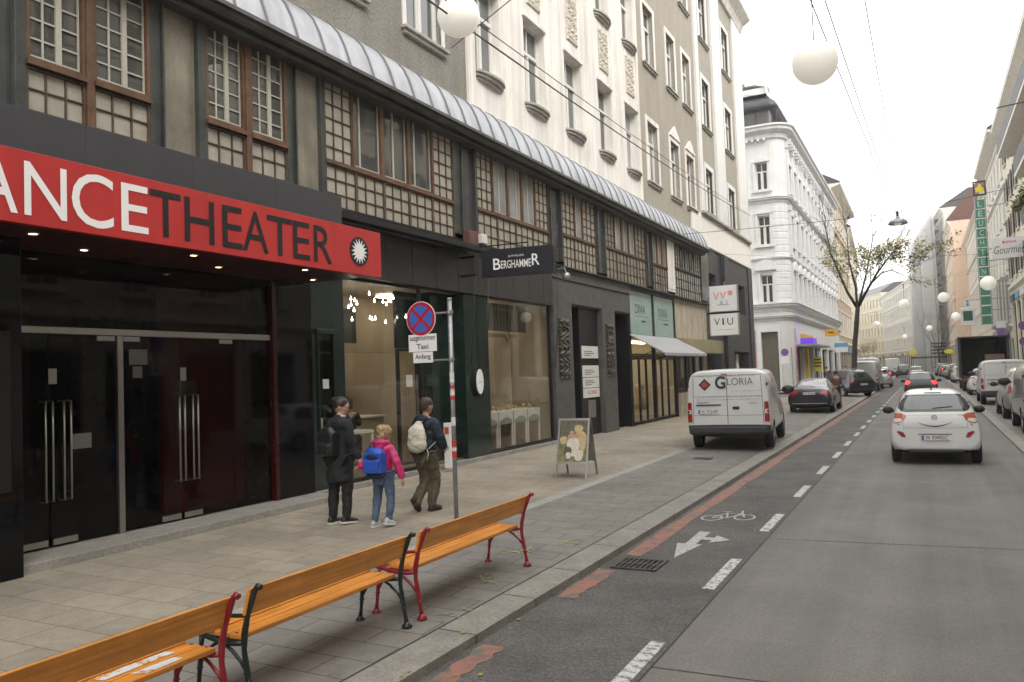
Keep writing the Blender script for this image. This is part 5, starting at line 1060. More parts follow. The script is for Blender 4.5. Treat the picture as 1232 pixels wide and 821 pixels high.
# ---- panel vans
def panel_van(name, label, loc, rz, col, W=1.97, H=2.05, L=4.9, group=None, cat='van', zb=.42, light='side', rear_low='bumper_grey', txt='W 75349F', deep=False):
    h = W/2; t = thing(name, label, cat, loc, rz, group); r = H/2.05
    st = [(.0, zb, .88, .52, .92, .8, .945, 1.5*r, .93, 1.97*r, .86), (.04, .36, .92, .48, h-.03, .8, h-.012, 1.55*r, .95, 2.02*r, .88), (.10, .34, .92, .46, h-.01, .8, h, 1.6*r, .96, 2.04*r, .89), (.6, .3, .8, .42, h, .8, h, 1.6*r, .965, 2.05*r, .895), (L-2.2, .3, .8, .42, h, .8, h, 1.5*r, .965, 2.05*r, .88), (L-1.75, .3, .8, .42, h, .8, h, 1.22, .94, 2.0*r, .82), (L-1.2, .3, .8, .42, h, .8, h, 1.2, .93, 1.5*r, .82), (L-.95, .3, .8, .42, h, .8, h, 1.1, .92, 1.24*r, .82), (L-.3, .3, .8, .42, h-.02, .7, h-.02, .95, .88, 1.06*r, .75), (L, .4, .7, .48, .86, .65, .88, .8, .8, .9, .62)]
    wh = (.92, L-.85); wr = .33; me = make_body(st, wh, wr, W, 3); paint_body(me, wh, wr, 1.12, col, rear_low, lambda c: .62 if c.y < .35 and abs(c.x) < 3 else .46)
    b = bpy.data.objects.new('body', me); COL.objects.link(b); b.parent = t; bv = bvh_of(me)
    for y in wh:
        for s_ in (-1, 1): wheel(t, s_*(h-.12), y, wr, .21)
    mb = MB()
    def ln(pts, rr=.006): mb.tube([rc(bv, x, z) for x, z in pts], rr, 5)
    n = 12
    ln([(0, .66+(1.9*r-.66)*i/n) for i in range(n+1)], .008); 
    for s_ in (-1, 1): ln([(s_*(.83-.03*i/n), .66+(1.88*r-.66)*i/n) for i in range(n+1)])
    ln([(-.8+1.6*i/n, 1.9*r) for i in range(n+1)]); ln([(-.82+1.64*i/n, .86) for i in range(n+1)], .004); ln([(-.82+1.64*i/n, 1.32) for i in range(n+1)], .004)
    mb.build('door_seams', 'bumper_grey', t, world=False)
    for s_ in (-1, 1):
        f = (lambda p: p) if s_ > 0 else sym
        l = decal(bv, f([(.85, .70), (.965, .70), (.95, 1.18), (.855, 1.18)]), 'y-', 'tail_light', 'tail_red', t, .014, .07, rnd=.02)
        decal(bv, f([(.865, .90), (.95, .90), (.945, 1.0), (.87, 1.0)]), 'y-', 'lamp_lens', 'tail_clear', l, .018, .07)
        decal(bv, [(.72, .66), (1.12, .66), (1.12, 1.18), (.72, 1.18)], 'x+' if s_ > 0 else 'x-', 'side_lamp', 'tail_red', l, .006, .1) if False else None
        decal(bv, [(L-2.15, 1.3), (L-1.1, 1.26), (L-1.4, 1.6*r), (L-1.7, 1.85*r), (L-2.15, 1.88*r)], 'x+' if s_ > 0 else 'x-', 'side_window', 'car_glass', t, rnd=.04)
        mirror(t, s_*(h+.02), L-1.25, 1.35, 'plastic_black', 1.6)
        for z in (.95, 1.62): box_part(t, 'hinge', 'bumper_grey', s_*.93-.02, s_*.93+.02, .0, .06, z*r, z*r+.07, .006)
    box_part(t, 'brake_lamp', 'tail_red', -.12, .02, -.01, .04, 1.915*r, 1.945*r, .004)
    box_part(t, 'rear_bumper', 'bumper_grey', -.93, .93, -.10, .08, .42, .60, .04); 
    hh = rc(bv, -.45, .95); plate(t, -.45, hh.y-.008, .90, txt); box_part(t, 'plate_lamp', 'bumper_grey', -.75, -.15, hh.y-.03, hh.y+.01, 1.10, 1.13, .006); box_part(t, 'door_handle', 'plastic_black', .12, .28, hh.y-.02, hh.y+.01, 1.0, 1.07, .01)
    return t, bv
v, bv = panel_van('van', 'white delivery van lettered GLORIA on its rear doors, parked on the grey paving', (-4.33, 19.5, .10), R(4.5), 'van_white', H=1.97)
def vt(tx, x0, z, w_, h_, mat, bold=.01, nm='lettering'):
    hh = rc(bv, x0+w_/2, z); hh2 = rc(bv, x0+w_/2, z+h_); up = (hh2-hh); return text_obj(nm, tx, (x0, hh.y-.012, z), (1, 0, 0), up, w_, h_, mat, v, bold, world=False)
pm('logo_grey', (.035, .035, .04), .4); pm('logo_brown', (.06, .016, .012), .4); pm('logo_pale', (.42, .42, .42), .5)
vt('LORIA', .02, 1.585, .60, .17, 'logo_grey', -.012)
mb = MB(); hh = rc(bv, -.1, 1.58)
vt('G', -.27, 1.50, .25, .31, 'logo_grey', .03)
lg = decal(bv, [(-.52, 1.46), (-.37, 1.61), (-.52, 1.76), (-.67, 1.61)], 'y-', 'emblem', 'logo_brown', v, .008, .07)
for a in range(8): q = math.pi*a/4; c, s_ = math.cos(q), math.sin(q); decal(bv, [(-.52+.015*c-.009*s_, 1.61+.015*s_+.009*c), (-.52+.015*c+.009*s_, 1.61+.015*s_-.009*c), (-.52+.085*c+.008*s_, 1.61+.085*s_-.008*c), (-.52+.085*c-.008*s_, 1.61+.085*s_+.008*c)], 'y-', 'emblem_ray', 'tail_orange', lg, .011, .1)
for z, x0, x1 in ((1.83, -.7, .7), (1.40, -.1, .82), (1.30, -.72, .84), (1.23, -.76, .86)):
    pass
rb_ = random.Random(6)
for z_, x0_, x1_, h_ in ((1.80, -.66, .66, .018), (1.44, .10, .80, .014), (1.30, -.70, .78, .018), (1.235, -.72, .76, .018)):
    mb = MB(); x_ = x0_
    while x_ < x1_:
        w1 = rb_.uniform(.012, .05); p_ = rc(bv, x_, z_); mb.box(x_, x_+w1, p_.y-.008, p_.y-.004, z_, z_+h_*rb_.uniform(.7, 1)); x_ += w1+rb_.choice((.012, .014, .05))
    mb.build('faded_print', 'logo_pale', v, world=False)
vt('TRANSIT', -.74, 1.155, .32, .035, 'logo_grey', .01, 'badge'); vt('TDCi', .5, 1.135, .18, .03, 'logo_grey', .01, 'badge')
pm('side_print', (.45, .35, .33), .5, var=.5, vs=5, obj=True); decal(bv, [(1.3, 1.28), (2.5, 1.28), (2.45, 1.85), (1.35, 1.85)], 'x+', 'side_print', 'side_print', v, .006, .12, rnd=.05)
v2, _ = panel_van('van', 'white panel van parked nearer than the open truck in the right row', (3.02, 40.8, .05), 0, 'van_white', 1.95, 1.98, 4.9, txt='W 81620D')
v3, _ = panel_van('van', 'grey panel van parked beside the tree behind the turning estate car', (-4.1, 62.2, .09), R(-2), 'paint_silver', 1.95, 2.15, 5.0, txt='W 29043A')
v4, _ = panel_van('van', 'high white van standing farther up the left row beyond the grey van', (-4.5, 74, .09), 0, 'van_white', 1.98, 2.45, 5.4, txt='W 10476E')
v5, _ = panel_van('van', 'silver van cut off by the right edge of the picture', (3.12, 24.55, .05), 0, 'paint_silver', 1.9, 1.92, 4.6, txt='W 55218L')
v6, _ = panel_van('van', 'white box van far down the street driving away', (-4.4, 128, .05), R(8), 'van_white', 2.0, 2.6, 6, txt='W 66301H')
hatchback('car', 'white small car with red tail lamps parked beyond the white panel van on the right', (2.9, 52.0, .05), 0, 'paint_white', 1.75, txt='W 71155M', hz=1.02)
hatchback('car', 'silver small car parked between the high white van and the street', (-3.5, 72.0, .05), 0, 'paint_silver', 1.7, txt='W 20981N')
cars = [o for o in bpy.data.objects if o.parent is None and o.get('category') == 'car']
src = {c['label'].split(' ')[0]: c for c in cars}
far = [(2.9, 80, 'white', 'pale car just past the truck in the right row'), (3.0, 86.5, 'silver', 'second car past the truck in the right row'), (2.9, 93, 'black', 'third car past the truck in the right row'), (2.9, 99.5, 'white', 'fourth car past the truck in the right row'), (2.8, 106, 'silver', 'fifth car past the truck in the right row'), (2.7, 113, 'dark', 'sixth car past the truck in the right row'), (2.6, 120, 'black', 'farthest car of the right row'), (-3.9, 88, 'dark', 'dark car in the left row beyond the high van'), (-4.2, 98, 'white', 'white car in the left row farther beyond the high van'), (-.8, 100, 'silver', 'car driving far ahead in the concrete lane'), (-2.2, 118, 'black', 'distant black car at the street bend')]
for x, y, k, lb in far:
    s_ = src.get(k, cars[0]); copy_tree(s_, None, (x+off(y), y, .05), R(3), lb)['group'] = 'cars parked far up the street'
# ---- box truck with open rear
t = thing('box_truck', 'grey box truck with dark open cargo box parked on the right', 'truck', (3.17, 58, .03))
mb = MB(); mb.box(-1.35, -1.30, 0, 6.2, 1.0, 3.42); mb.box(1.30, 1.35, 0, 6.2, 1.0, 3.42); mb.box(-1.35, 1.35, 0, 6.2, 3.423, 3.48); mb.box(-1.299, 1.299, 6.1, 6.2, 1.0, 3.42); pm('truck_grey', (.20, .20, .19), .6, var=.15, streak=.2); mb.build('cargo_box', 'truck_grey', t, world=False)
mb = MB(); mb.box(-1.29, 1.29, .01, 6.09, .9, 1.02); mb.box(-1.28, -1.26, .1, 6, 1.03, 3.4); mb.box(1.26, 1.28, .1, 6, 1.03, 3.4); mb.box(-1.25, 1.25, 6.05, 6.09, 1.03, 3.4); mb.box(-1.25, 1.25, .1, 6, 3.39, 3.42); mb.build('cargo_lining', 'cargo_dark', t, world=False)
mb = MB(); mb.box(-1.4, -1.25, -.06, 0, .9, 3.5); mb.box(1.25, 1.4, -.06, 0, .9, 3.5); mb.box(-1.25, 1.25, -.06, 0, 3.4, 3.5); mb.build('rear_frame', 'bumper_grey', t, world=False, bevel=.01)
mb = MB(); mb.box(.1, 1.15, .5, 1.6, 1.03, 2.35); pm('crate_brown', (.22, .15, .11), .8, var=.2); mb.build('freight', 'crate_brown', t, world=False)
mb = MB(); mb.box(-1.1, -1.0, .1, 6, .6, .9); mb.box(1.0, 1.1, .1, 6, .6, .9); mb.box(-1.2, 1.2, -.05, .05, .55, .7); mb.build('chassis', 'underbody', t, world=False)
mb = MB(); mb.prism([(6.3, .6), (8.3, .6), (8.3, 1.6), (8.0, 2.5), (6.3, 2.6)], -1.15, 1.15, 0); mb.build('cab', 'van_white', t, world=False, bevel=.06)
for y in (1.5, 7.2):
    for s_ in (-1, 1): wheel(t, s_*1.05, y, .42, .28)
for s_ in (-1, 1): box_part(t, 'tail_light', 'tail_red', s_*1.1-.12, s_*1.1+.12, -.07, -.03, .72, .85)
# ------------------------------------------------------------------ theatre canopy
t = thing('theatre_canopy', 'red and grey canopy with the words DANCE THEATER over the dark glass entrance', 'canopy', (-8.2, 6, 3.7))
CX = -7.46
mb = MB(); mb.box(CX-.08, CX, 1.0, 10.04, 3.70, 4.40); mb.build('red_fascia', 'sign_red', t, bevel=.004)
mb = MB(); y = 1.2
while y < 9.6: mb.box(-9.0, -7.86, y, min(y+1.4, 9.64), 4.41, 4.95); y += 1.403
pm('canopy_grey', (.045, .045, .05), .45, var=.08); mb.build('upper_box', 'canopy_grey', t, bevel=.003)
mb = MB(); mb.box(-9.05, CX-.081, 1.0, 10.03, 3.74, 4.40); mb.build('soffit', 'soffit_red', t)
mb = MB(); [mb.box(-9.0, CX-.1, y-.004, y+.004, 3.737, 3.742) for y in (2.4, 3.8, 5.2, 6.6, 8.0, 9.4)]; mb.build('soffit_joints', 'letter_black', t)
for (x, y) in ((-8.06, 4.95), (-8.58, 5.86), (-7.98, 6.9), (-8.54, 7.8), (-7.87, 8.77), (-8.06, 3.1), (-8.55, 9.7)):
    mb = MB(); mb.lathe([(.045, -.012), (.06, -.012), (.065, 0), (.045, 0)], (x, y, 3.74), n=20); q = mb.build('downlight', 'steel', t); mb = MB(); mb.lathe([(.001, -.006), (.044, -.006)], (x, y, 3.74), n=16); mb.build('bulb', 'lamp_warm', q, fix=False)
for ch, a, b, mt in (('D', 3.55, 3.98, 'w'), ('A', 4.04, 4.44, 'w'), ('N', 4.50, 4.92, 'w'), ('C', 4.97, 5.43, 'w'), ('E', 5.52, 5.85, 'w'), ('T', 5.87, 6.28, 'k'), ('H', 6.33, 6.76, 'k'), ('E', 6.88, 7.20, 'k'), ('A', 7.20, 7.64, 'k'), ('T', 7.62, 8.08, 'k'), ('E', 8.09, 8.42, 'k'), ('R', 8.50, 8.88, 'k')):
    o_ = .02 if ch == 'C' else 0
    text_obj('letter', ch, (CX+.006, a, 3.785-o_), (0, 1, 0), (0, 0, 1), b-a, .515+2*o_, 'letter_white' if mt == 'w' else 'letter_black', t, .004)
mb = MB(); mb.prism([(9.50+.22*math.cos(a), 4.045+.22*math.sin(a)) for a in [2*math.pi*k/28 for k in range(28)]], CX+.001, CX+.006, 0); em = mb.build('emblem', 'letter_black', t)
mb = MB(); mb.prism([(9.50+(r_)*math.cos(a), 4.045+(r_)*math.sin(a)) for a, r_ in [(2*math.pi*k/32, .19 if k % 2 == 0 else .105) for k in range(32)]], CX+.007, CX+.010, 0); mb.build('star', 'letter_white', em)
# ------------------------------------------------------------------ hanging signs on the left side
pm('sign_navy', (.012, .013, .02), .4)
t = thing('hanging_sign', 'black box sign lettered JUWELIER BERGHAMMER sticking out from the wall', 'sign', (-7.7, 14.6, 4.2))
mb = MB(lambda x, y, z: Vector((-8.32+x*math.cos(R(-5)), 14.75-x*math.sin(R(-5))+y, z-x*.012))); mb.box(0, 1.62, 0, .16, 4.22, 4.80); mb.build('sign_box', 'sign_navy', t, bevel=.006)
ux = (math.cos(R(-5)), -math.sin(R(-5)), -.012)
def bt(tx, x, z, w_, h_, b=.0): text_obj('lettering', tx, (-8.32+x*ux[0], 14.742-x*math.sin(R(-5)), z-x*.012), ux, (0, 0, 1), w_, h_, 'letter_white', t, b)
bt('B', .27, 4.36, .17, .24, .01); bt('ERGHAMME', .45, 4.375, .68, .17, .006); bt('R', 1.15, 4.40, .17, .24, .01); bt('JUWELIER', .62, 4.60, .36, .05)
mb = MB(); mb.tube([(-8.95, 14.8, 4.7), (-8.5, 14.8, 4.7)], .025, 8); mb.tube([(-8.95, 14.8, 4.3), (-8.5, 14.8, 4.3)], .025, 8); mb.tube([(-8.8, 15.1, 4.95), (-7.2, 14.75, 4.86)], .012, 6); mb.build('bracket', 'black_metal', t)
pm('sign_paper', (.74, .74, .73), .4, var=.03); pm('print_pink', (.70, .30, .26), .5); pm('print_grey', (.35, .40, .45), .5)
for nm, z0, z1, lb in (('upper', 4.72, 6.0, 'white square sign with pink fruit drawings above the letters VIU sign'), ('lower', 3.62, 4.60, 'white square sign with thin black letters VIU on the corner of the black house')):
    t = thing('hanging_sign', lb, 'sign', (-8.15, 37, z0), 0, 'square signs at the black house')
    z1 = z1-.10 if nm == 'upper' else z1
    mb = MB(); mb.box(-8.80, -7.52, 36.93, 37.07, z0, z1); mb.build('sign_board', 'sign_paper', t, bevel=.01); mb = MB(); mb.box(-8.83, -8.80, 36.9, 37.1, z0-.02, z1+.02); mb.box(-7.52, -7.49, 36.9, 37.1, z0-.02, z1+.02); mb.box(-8.80, -7.52, 36.9, 37.1, z0-.03, z0-.001); mb.build('sign_frame', 'steel', t)
    if nm == 'lower': text_obj('lettering', 'V', (-8.62, 36.925, 4.08), (1, 0, 0), (0, 0, 1), .26, .32, 'letter_black', t); text_obj('lettering', 'I', (-8.24, 36.925, 4.08), (1, 0, 0), (0, 0, 1), .07, .32, 'letter_black', t, .01); text_obj('lettering', 'U', (-8.02, 36.925, 4.08), (1, 0, 0), (0, 0, 1), .26, .32, 'letter_black', t); mb = MB(); mb.box(-8.6, -7.7, 36.925, 36.93, 3.86, 3.88); mb.build('small_print', 'print_grey', t)
    else:
        mb = MB()
        for cx in (-8.45, -8.15): mb.tube([(cx-.1, 36.925, 5.62), (cx-.04, 36.925, 5.40), (cx, 36.925, 5.3), (cx+.04, 36.925, 5.40), (cx+.1, 36.925, 5.62)], .025, 5)
        mb.ball((-7.83, 36.93, 5.55), .12, 8, (1, .08, 1)); mb.build('drawing', 'print_pink', t); mb = MB(); mb.box(-8.45, -7.9, 36.925, 36.93, 5.0, 5.04); mb.box(-8.3, -8.2, 36.925, 36.93, 5.04, 5.2); mb.box(-8.02, -7.98, 36.925, 36.93, 5.04, 5.22); mb.build('small_print', 'print_grey', t)
t = thing('sign_post', 'dark grey post carrying the two square white signs', 'post', (-8.15, 37.1, .2)); mb = MB(); mb.tube([(-8.15, 37.14, .15), (-8.15, 37.14, 6.1)], .07, 10); mb.build('post', 'anthracite', t, smooth=True); mb = MB(); mb.box(-9.5, -7.5, 37.08, 37.12, 4.62, 4.70); mb.build('cross_arm', 'anthracite', t)
t = thing('alarm_box', 'dark red alarm box with white siren on the wall above the jeweller', 'alarm', (-8.7, 15.1, 4.95)); mb = MB(); mb.box(-8.8, -8.62, 14.8, 15.55, 4.98, 5.30); mb.build('housing', 'tile_red', t, bevel=.02); mb = MB(); mb.box(-8.62, -8.50, 15.15, 15.38, 5.03, 5.25); mb.build('siren', 'white_paint', t, bevel=.02)
t = thing('wall_lamp', 'small camera lamp on a bracket above the relief pilaster', 'lamp', (-8.8, 19.8, 4.6)); mb = MB(); mb.tube([(-8.95, 19.8, 4.95), (-8.6, 19.8, 4.98), (-8.55, 19.8, 4.85)], .02, 6); mb.build('arm', 'galvanised', t); mb = MB(); mb.ball((-8.55, 19.8, 4.75), .11, 8); mb.build('lamp_head', 'galvanised', t, smooth=True)
for i, (y, x0, z0, x1, z1) in enumerate(((15.3, -8.85, 4.8, -8.9, 2.35), (15.95, -8.85, 4.55, -8.92, 2.3), (19.75, -8.8, 4.6, -8.9, 2.3))):
    mb = MB(); mb.tube([(x0, y, z0), ((x0+x1)/2+.05, y-.05, (z0+z1)/2), (x1, y-.15, z1)], .013, 6); tag(mb.build('cable', 'cable', smooth=True), ['thin black cable hanging down at the left edge of the oval plaque pillar', 'thin black cable hanging at the right edge of the oval plaque pillar', 'thin black cable hanging down the relief pilaster'][i], 'cable')
t = thing('wall_plaque', 'oval white plaque with dark rim on the green marble pillar', 'plaque', (-8.96, 15.6, 1.9)); mb = MB(); mb.prism([(15.55+.19*math.cos(a), 2.0+.33*math.sin(a)) for a in [2*math.pi*k/28 for k in range(28)]], -9.0, -8.93, 0); mb.build('rim', 'black_metal', t); mb = MB(); mb.prism([(15.55+.15*math.cos(a), 2.0+.28*math.sin(a)) for a in [2*math.pi*k/28 for k in range(28)]], -8.929, -8.91, 0); mb.build('face', 'letter_white', t); text_obj('lettering', 'Juwelier', (-8.905, 15.44, 1.96), (0, 1, 0), (0, 0, 1), .22, .05, 'print_grey', t)
# ------------------------------------------------------------------ no stopping sign
t = thing('traffic_sign', 'round no stopping sign with two white plates on a galvanised post among the walkers', 'traffic sign', (-5.87, 9.45, zg(-5.87)))
z = zg(-5.87)
mb = MB(); mb.tube([(0, 0, 0), (0, 0, 3.05)], .032, 14); mb.lathe([(.0, 3.05), (.034, 3.05), (.034, 3.08), (.0, 3.085)], n=14); mb.build('post', 'galvanised', t, world=False, smooth=True)
pm('sticker_red', (.55, .03, .03), .5); pm('sticker_white', (.7, .68, .65), .6, var=.2, vs=20)
mb = MB(); [mb.tube([(0, 0, a), (0, 0, b)], .0335, 14, False) for a, b in ((1.82, 1.86), (1.66, 1.71), (1.02, 1.10), (.86, .94))]; mb.build('red_stickers', 'sticker_red', t, world=False); mb = MB(); [mb.tube([(0, 0, a), (0, 0, b)], .0332, 14, False) for a, b in ((1.72, 1.80), (1.90, 2.05), (.95, 1.0), (1.3, 1.42))]; mb.build('pale_stickers', 'sticker_white', t, world=False)
mb = MB(); 
for zz in (2.88, 2.22): mb.tube([(-.42, -.0, zz), (0, -.0, zz)], .013, 8); mb.lathe([(.036, -.025), (.046, -.025), (.046, .025), (.036, .025)], (0, 0, zz), n=12)
mb.build('bracket', 'galvanised', t, world=False)
def disc(mb, cx, cz, r0, r1, y0, y1, n=40):
    mb.lathe([(max(r0, .0005), y0), (r1, y0), (r1, y1), (max(r0, .0005), y1)], (cx, 0, cz), 'y', n)
def nostop(parent, cx, cz, r, y, world=False, T=None, two=True, mid=None):
    def B(fn): m = MB(T); fn(m); return m
    m = B(lambda m: disc(m, cx, cz, 0, r, y-.004, y+.004)); p = m.build('sign_disc', 'letter_white', parent, world=world)
    m = B(lambda m: disc(m, cx, cz, r*.80, r*.965, y-.007, y-.0045)); m.build('red_ring', 'nosign_red', p, world=world)
    m = B(lambda m: disc(m, cx, cz, 0, r*.80, y-.006, y-.0045)); m.build('blue_field', 'nosign_blue', p, world=world)
    def bars(m):
        for a in ((1, 1), (1, -1))[:2 if two else 1]:
            d = Vector((a[0], 0, a[1])).normalized(); n_ = Vector((-d.z, 0, d.x))*r*.085; e = d*r*.82; yy = y-.008-(.0006 if a[1] < 0 else 0); c = Vector((cx, yy, cz)); m.add([c+e+n_, c+e-n_, c-e-n_, c-e+n_], [(0, 1, 2, 3)])
    B(bars).build('red_bars', 'nosign_red', p, world=world, fix=False)
pm('nosign_red', (.45, .012, .02), .4, var=.04); pm('nosign_blue', (.06, .13, .50), .4, var=.04)
nostop(t, -.45, 2.955-z, .245, -.05)
for (x0, x1, z0, z1, L_) in ((-.67, -.20, 2.49, 2.735, (('ausgenommen', .42, .075, 2.625), ('Taxi', .20, .075, 2.525))), (-.60, -.27, 2.33, 2.483, (('Anfang', .26, .09, 2.365),))):
    mb = MB(); mb.box(x0, x1, -.052, -.046, z0-z, z1-z); p = mb.build('plate', 'letter_white', t, world=False)
    for (tx, w_, h_, zz) in L_: text_obj('lettering', tx, ((x0+x1)/2-w_/2, -.054, zz-z), (1, 0, 0), (0, 0, 1), w_, h_, 'letter_black', p, .01, world=False)
# other no stopping discs
for x, y, zz, lb, g in ((-8.75, 58, 3.06, 'small no stopping sign with white plate on an arm at the white corner house', None), (4.35, 60, 3.75, 'small red no stopping sign above the roof line of the open truck', None), (5.1, 55, 3.95, 'upper of two no stopping discs at the right edge of the picture', 1), (5.1, 55, 3.03, 'lower of two no stopping discs at the right edge of the picture', 1)):
    q = thing('traffic_sign', lb, 'traffic sign', (x, y, 0), 0, 'no stopping discs' if g else None); nostop(q, 0, zz, .27, 0, two=(x < 0 or True))
    mb = MB(); s_ = 1 if x < 0 else 1; mb.tube([(0, .03, zz), (s_*.45, .03, zz)], .015, 6); mb.tube([(s_*.45, .03, 0), (s_*.45, .03, zz+.3)], .035, 8); mb.build('post', 'galvanised', q, world=False)
    if x < 0 or x < 5: mb = MB(); mb.box(-.28, .28, .0, .01, zz-.80 if x < 0 else zz+.30, zz-.32 if x < 0 else zz+.75); mb.build('plate', 'sign_paper', q, world=False)
# ------------------------------------------------------------------ benches
pm('bench_wood', (.74, .29, .045), .42, 0, var=.12, vs=3, fine=.05, fs=60, coat=.2, obj=True, grain=.22); pm('iron_red', (.30, .012, .022), .35, var=.1, coat=.3); pm('iron_green', (.012, .024, .02), .35, var=.1, coat=.3)
def bench_end(mb, y):
    # x: 0 at the back foot (street side), negative towards the houses
    def arc(cx, cz, r_, a0, a1, n=10): return [(cx+r_*math.cos(R(a0+(a1-a0)*i/n)), y, cz+r_*math.sin(R(a0+(a1-a0)*i/n))) for i in range(n+1)]
    mb.tube([(.0, y, .02), (-.015, y, .10), (-.035, y, .22), (-.055, y, .34), (-.05, y, .44), (-.02, y, .56), (.02, y, .66), (.045, y, .72), (.075, y, .755), (.10, y, .745)], [.022, .015, .020, .017, .022, .018, .020, .020, .018, .020], 8)
    mb.lathe([(.001, .0), (.042, .0), (.045, .012), (.026, .03), (.018, .045), (.001, .045)], (.0, y, .0), n=12); mb.lathe([(.016, .0), (.026, .01), (.016, .02)], (-.02, y, .14), n=10); mb.lathe([(.016, .0), (.026, .01), (.016, .02)], (-.035, y, .19), n=10)
    mb.tube([(-.475, y, .02), (-.465, y, .10), (-.45, y, .22), (-.44, y, .33), (-.43, y, .385)], [.020, .014, .018, .015, .018], 8)
    mb.lathe([(.001, .0), (.038, .0), (.041, .012), (.024, .03), (.017, .045), (.001, .045)], (-.475, y, .0), n=12); mb.lathe([(.015, .0), (.024, .01), (.015, .02)], (-.455, y, .17), n=10)
    mb.tube([(-.055, y, .385), (-.15, y, .37), (-.28, y, .372), (-.40, y, .392), (-.48, y, .405)], .017, 8)
    mb.tube([(-.03, y, .20), (-.09, y, .27), (-.16, y, .325), (-.24, y, .365)], .012, 6); mb.tube([(-.455, y, .20), (-.40, y, .28), (-.33, y, .34), (-.28, y, .365)], .012, 6)
    mb.tube([(.005, y, .60), (-.06, y, .555), (-.16, y, .545), (-.27, y, .56), (-.36, y, .575)]+arc(-.385, .51, .068, 80, 400, 16), .0145, 8)
def bench(y0, y1, mat, lb, xo=0.):
    X = -3.86+xo; z = zg(-4.1); t = thing('park_bench', lb, 'bench', (X, (y0+y1)/2, z), 0, 'orange slatted benches in a row'); L_ = (y1-y0)/2
    for s_ in (-1, 1):
        mb = MB(); bench_end(mb, s_*(L_-.02)); mb.build('iron_end', mat, t, world=False, smooth=True)
    for i, (xa, xb) in enumerate(((-.20, -.09), (-.335, -.215), (-.47, -.35))):
        mb = MB(); z0 = .395+(.008 if i == 2 else 0); mb.box(xa, xb, -L_+.03, L_-.03, z0, z0+.032); mb.build('seat_slat', 'bench_wood', t, world=False, bevel=.006)
    mb = MB(lambda x, y, z: Vector((x+(z-.57)*.28, y, z))); mb.box(-.045, -.015, -L_-.0, L_, .56, .735); mb.build('backrest_slat', 'bench_wood', t, world=False, bevel=.006)
    for s_ in (-1, 1): mb = MB(); mb.box(-.47, -.09, s_*(L_-.035)-.012, s_*(L_-.035)+.012, .383, .394); mb.lathe([(.001, .0), (.012, .004), (.001, .006)], (-.15, s_*(L_-.05), .427), n=8); mb.lathe([(.001, .0), (.012, .004), (.001, .006)], (-.28, s_*(L_-.05), .427), n=8); mb.build('fixing', mat, t, world=False)
    return t
bench(5.60, 7.62, 'iron_red', 'orange bench with red iron ends, farthest of the row beside the kerb')
bench(3.70, 5.42, 'iron_green', 'orange bench with dark green iron ends, middle of the row')
b1 = bench(1.55, 3.53, 'iron_red', 'orange bench with red iron ends and white paint smears, nearest and cut by the frame', .03)
wornmat('paint_smear', (.75, .74, .73), (.64, .27, .055), .47, 9, .4, .02); 
for i, (a, b, xa) in enumerate(((.25, .85, -.465), (.30, .80, -.33), (.45, .75, -.195))):
    mb = MB(); mb.quad((xa, a, .4305+(.008 if xa < -.4 else 0)), (xa+.09, a+.03, .4305+(.008 if xa < -.4 else 0)), (xa+.08, b, .4305+(.008 if xa < -.4 else 0)), (xa+.01, b-.02, .4305+(.008 if xa < -.4 else 0))); mb.build('paint_smear', 'paint_smear', b1, world=False, fix=False)
# ------------------------------------------------------------------ pavement board
pm('poster_grass', (.20, .19, .08), .5, var=.5, vs=12); pm('poster_dark', (.11, .10, .07), .5, var=.4, vs=20); pm('poster_blond', (.50, .38, .20), .5, var=.25, vs=25); pm('poster_skin', (.48, .27, .18), .5, var=.15, vs=20); pm('poster_white', (.60, .57, .50), .5, var=.2, vs=30); pm('board_back', (.28, .30, .27), .5)
t = thing('pavement_board', 'folding silver poster stand showing two embracing people, standing on the pavement', 'poster stand', (-6.03, 14.1, zg(-6.03)), R(6))
def AB(s_): return lambda x, y, z: Vector((x, s_*(.36*(1-z/1.12)+.0)+s_*y, z))
for s_ in (-1, 1):
    mb = MB(AB(s_)); [mb.box(a, b, 0, .03, z0, z1) for a, b, z0, z1 in ((-.31, -.275, 0, 1.10), (.275, .31, 0, 1.10), (-.275, .275, 1.065, 1.10), (-.275, .275, .27, .31))]; f = mb.build('frame', 'steel', t, world=False)
    mb = MB(AB(s_)); mb.box(-.275, .275, .008, .02, .31, 1.065); p = mb.build('poster' if s_ < 0 else 'board', 'poster_dark' if s_ < 0 else 'board_back', f, world=False)
def pp(pts, mat, o):
    mb = MB(AB(-1)); mb.prism(pts, .02+o, .0215+o, 1); mb.build('poster_print', mat, t, world=False, fix=True)
def el(cx, cz, rx, rz, n=18, w_=.12): return [(cx+rx*math.cos(a)*(1+w_*math.sin(3*a)), cz+rz*math.sin(a)*(1+w_*math.cos(2*a))) for a in [2*math.pi*k/n for k in range(n)]]
pp([(-.274, .311), (.274, .311), (.274, .60), (-.274, .68)], 'poster_grass', 0); pp(el(.14, .66, .12, .24), 'poster_blond', .002); pp(el(.0, .58, .12, .2), 'poster_white', .004); pp(el(.10, .90, .085, .09), 'poster_blond', .006); pp(el(-.07, .83, .06, .08), 'poster_dark', .006); pp(el(-.03, .83, .04, .05), 'poster_skin', .008); pp([(-.12, .72), (.12, .76), (.13, .81), (-.10, .80)], 'poster_skin', .010); pp(el(-.19, .70, .07, .08), 'poster_blond', .004); pp(el(-.10, .48, .08, .12), 'poster_dark', .008); pp(el(-.08, .42, .05, .07), 'poster_white', .010); pp(el(.12, .42, .09, .11), 'poster_white', .006)
mb = MB(); [mb.box(-.2+i*.03, -.185+i*.03, -.135+(i % 2)*0, -.134, 1.0, 1.02) for i in range(6)]; 
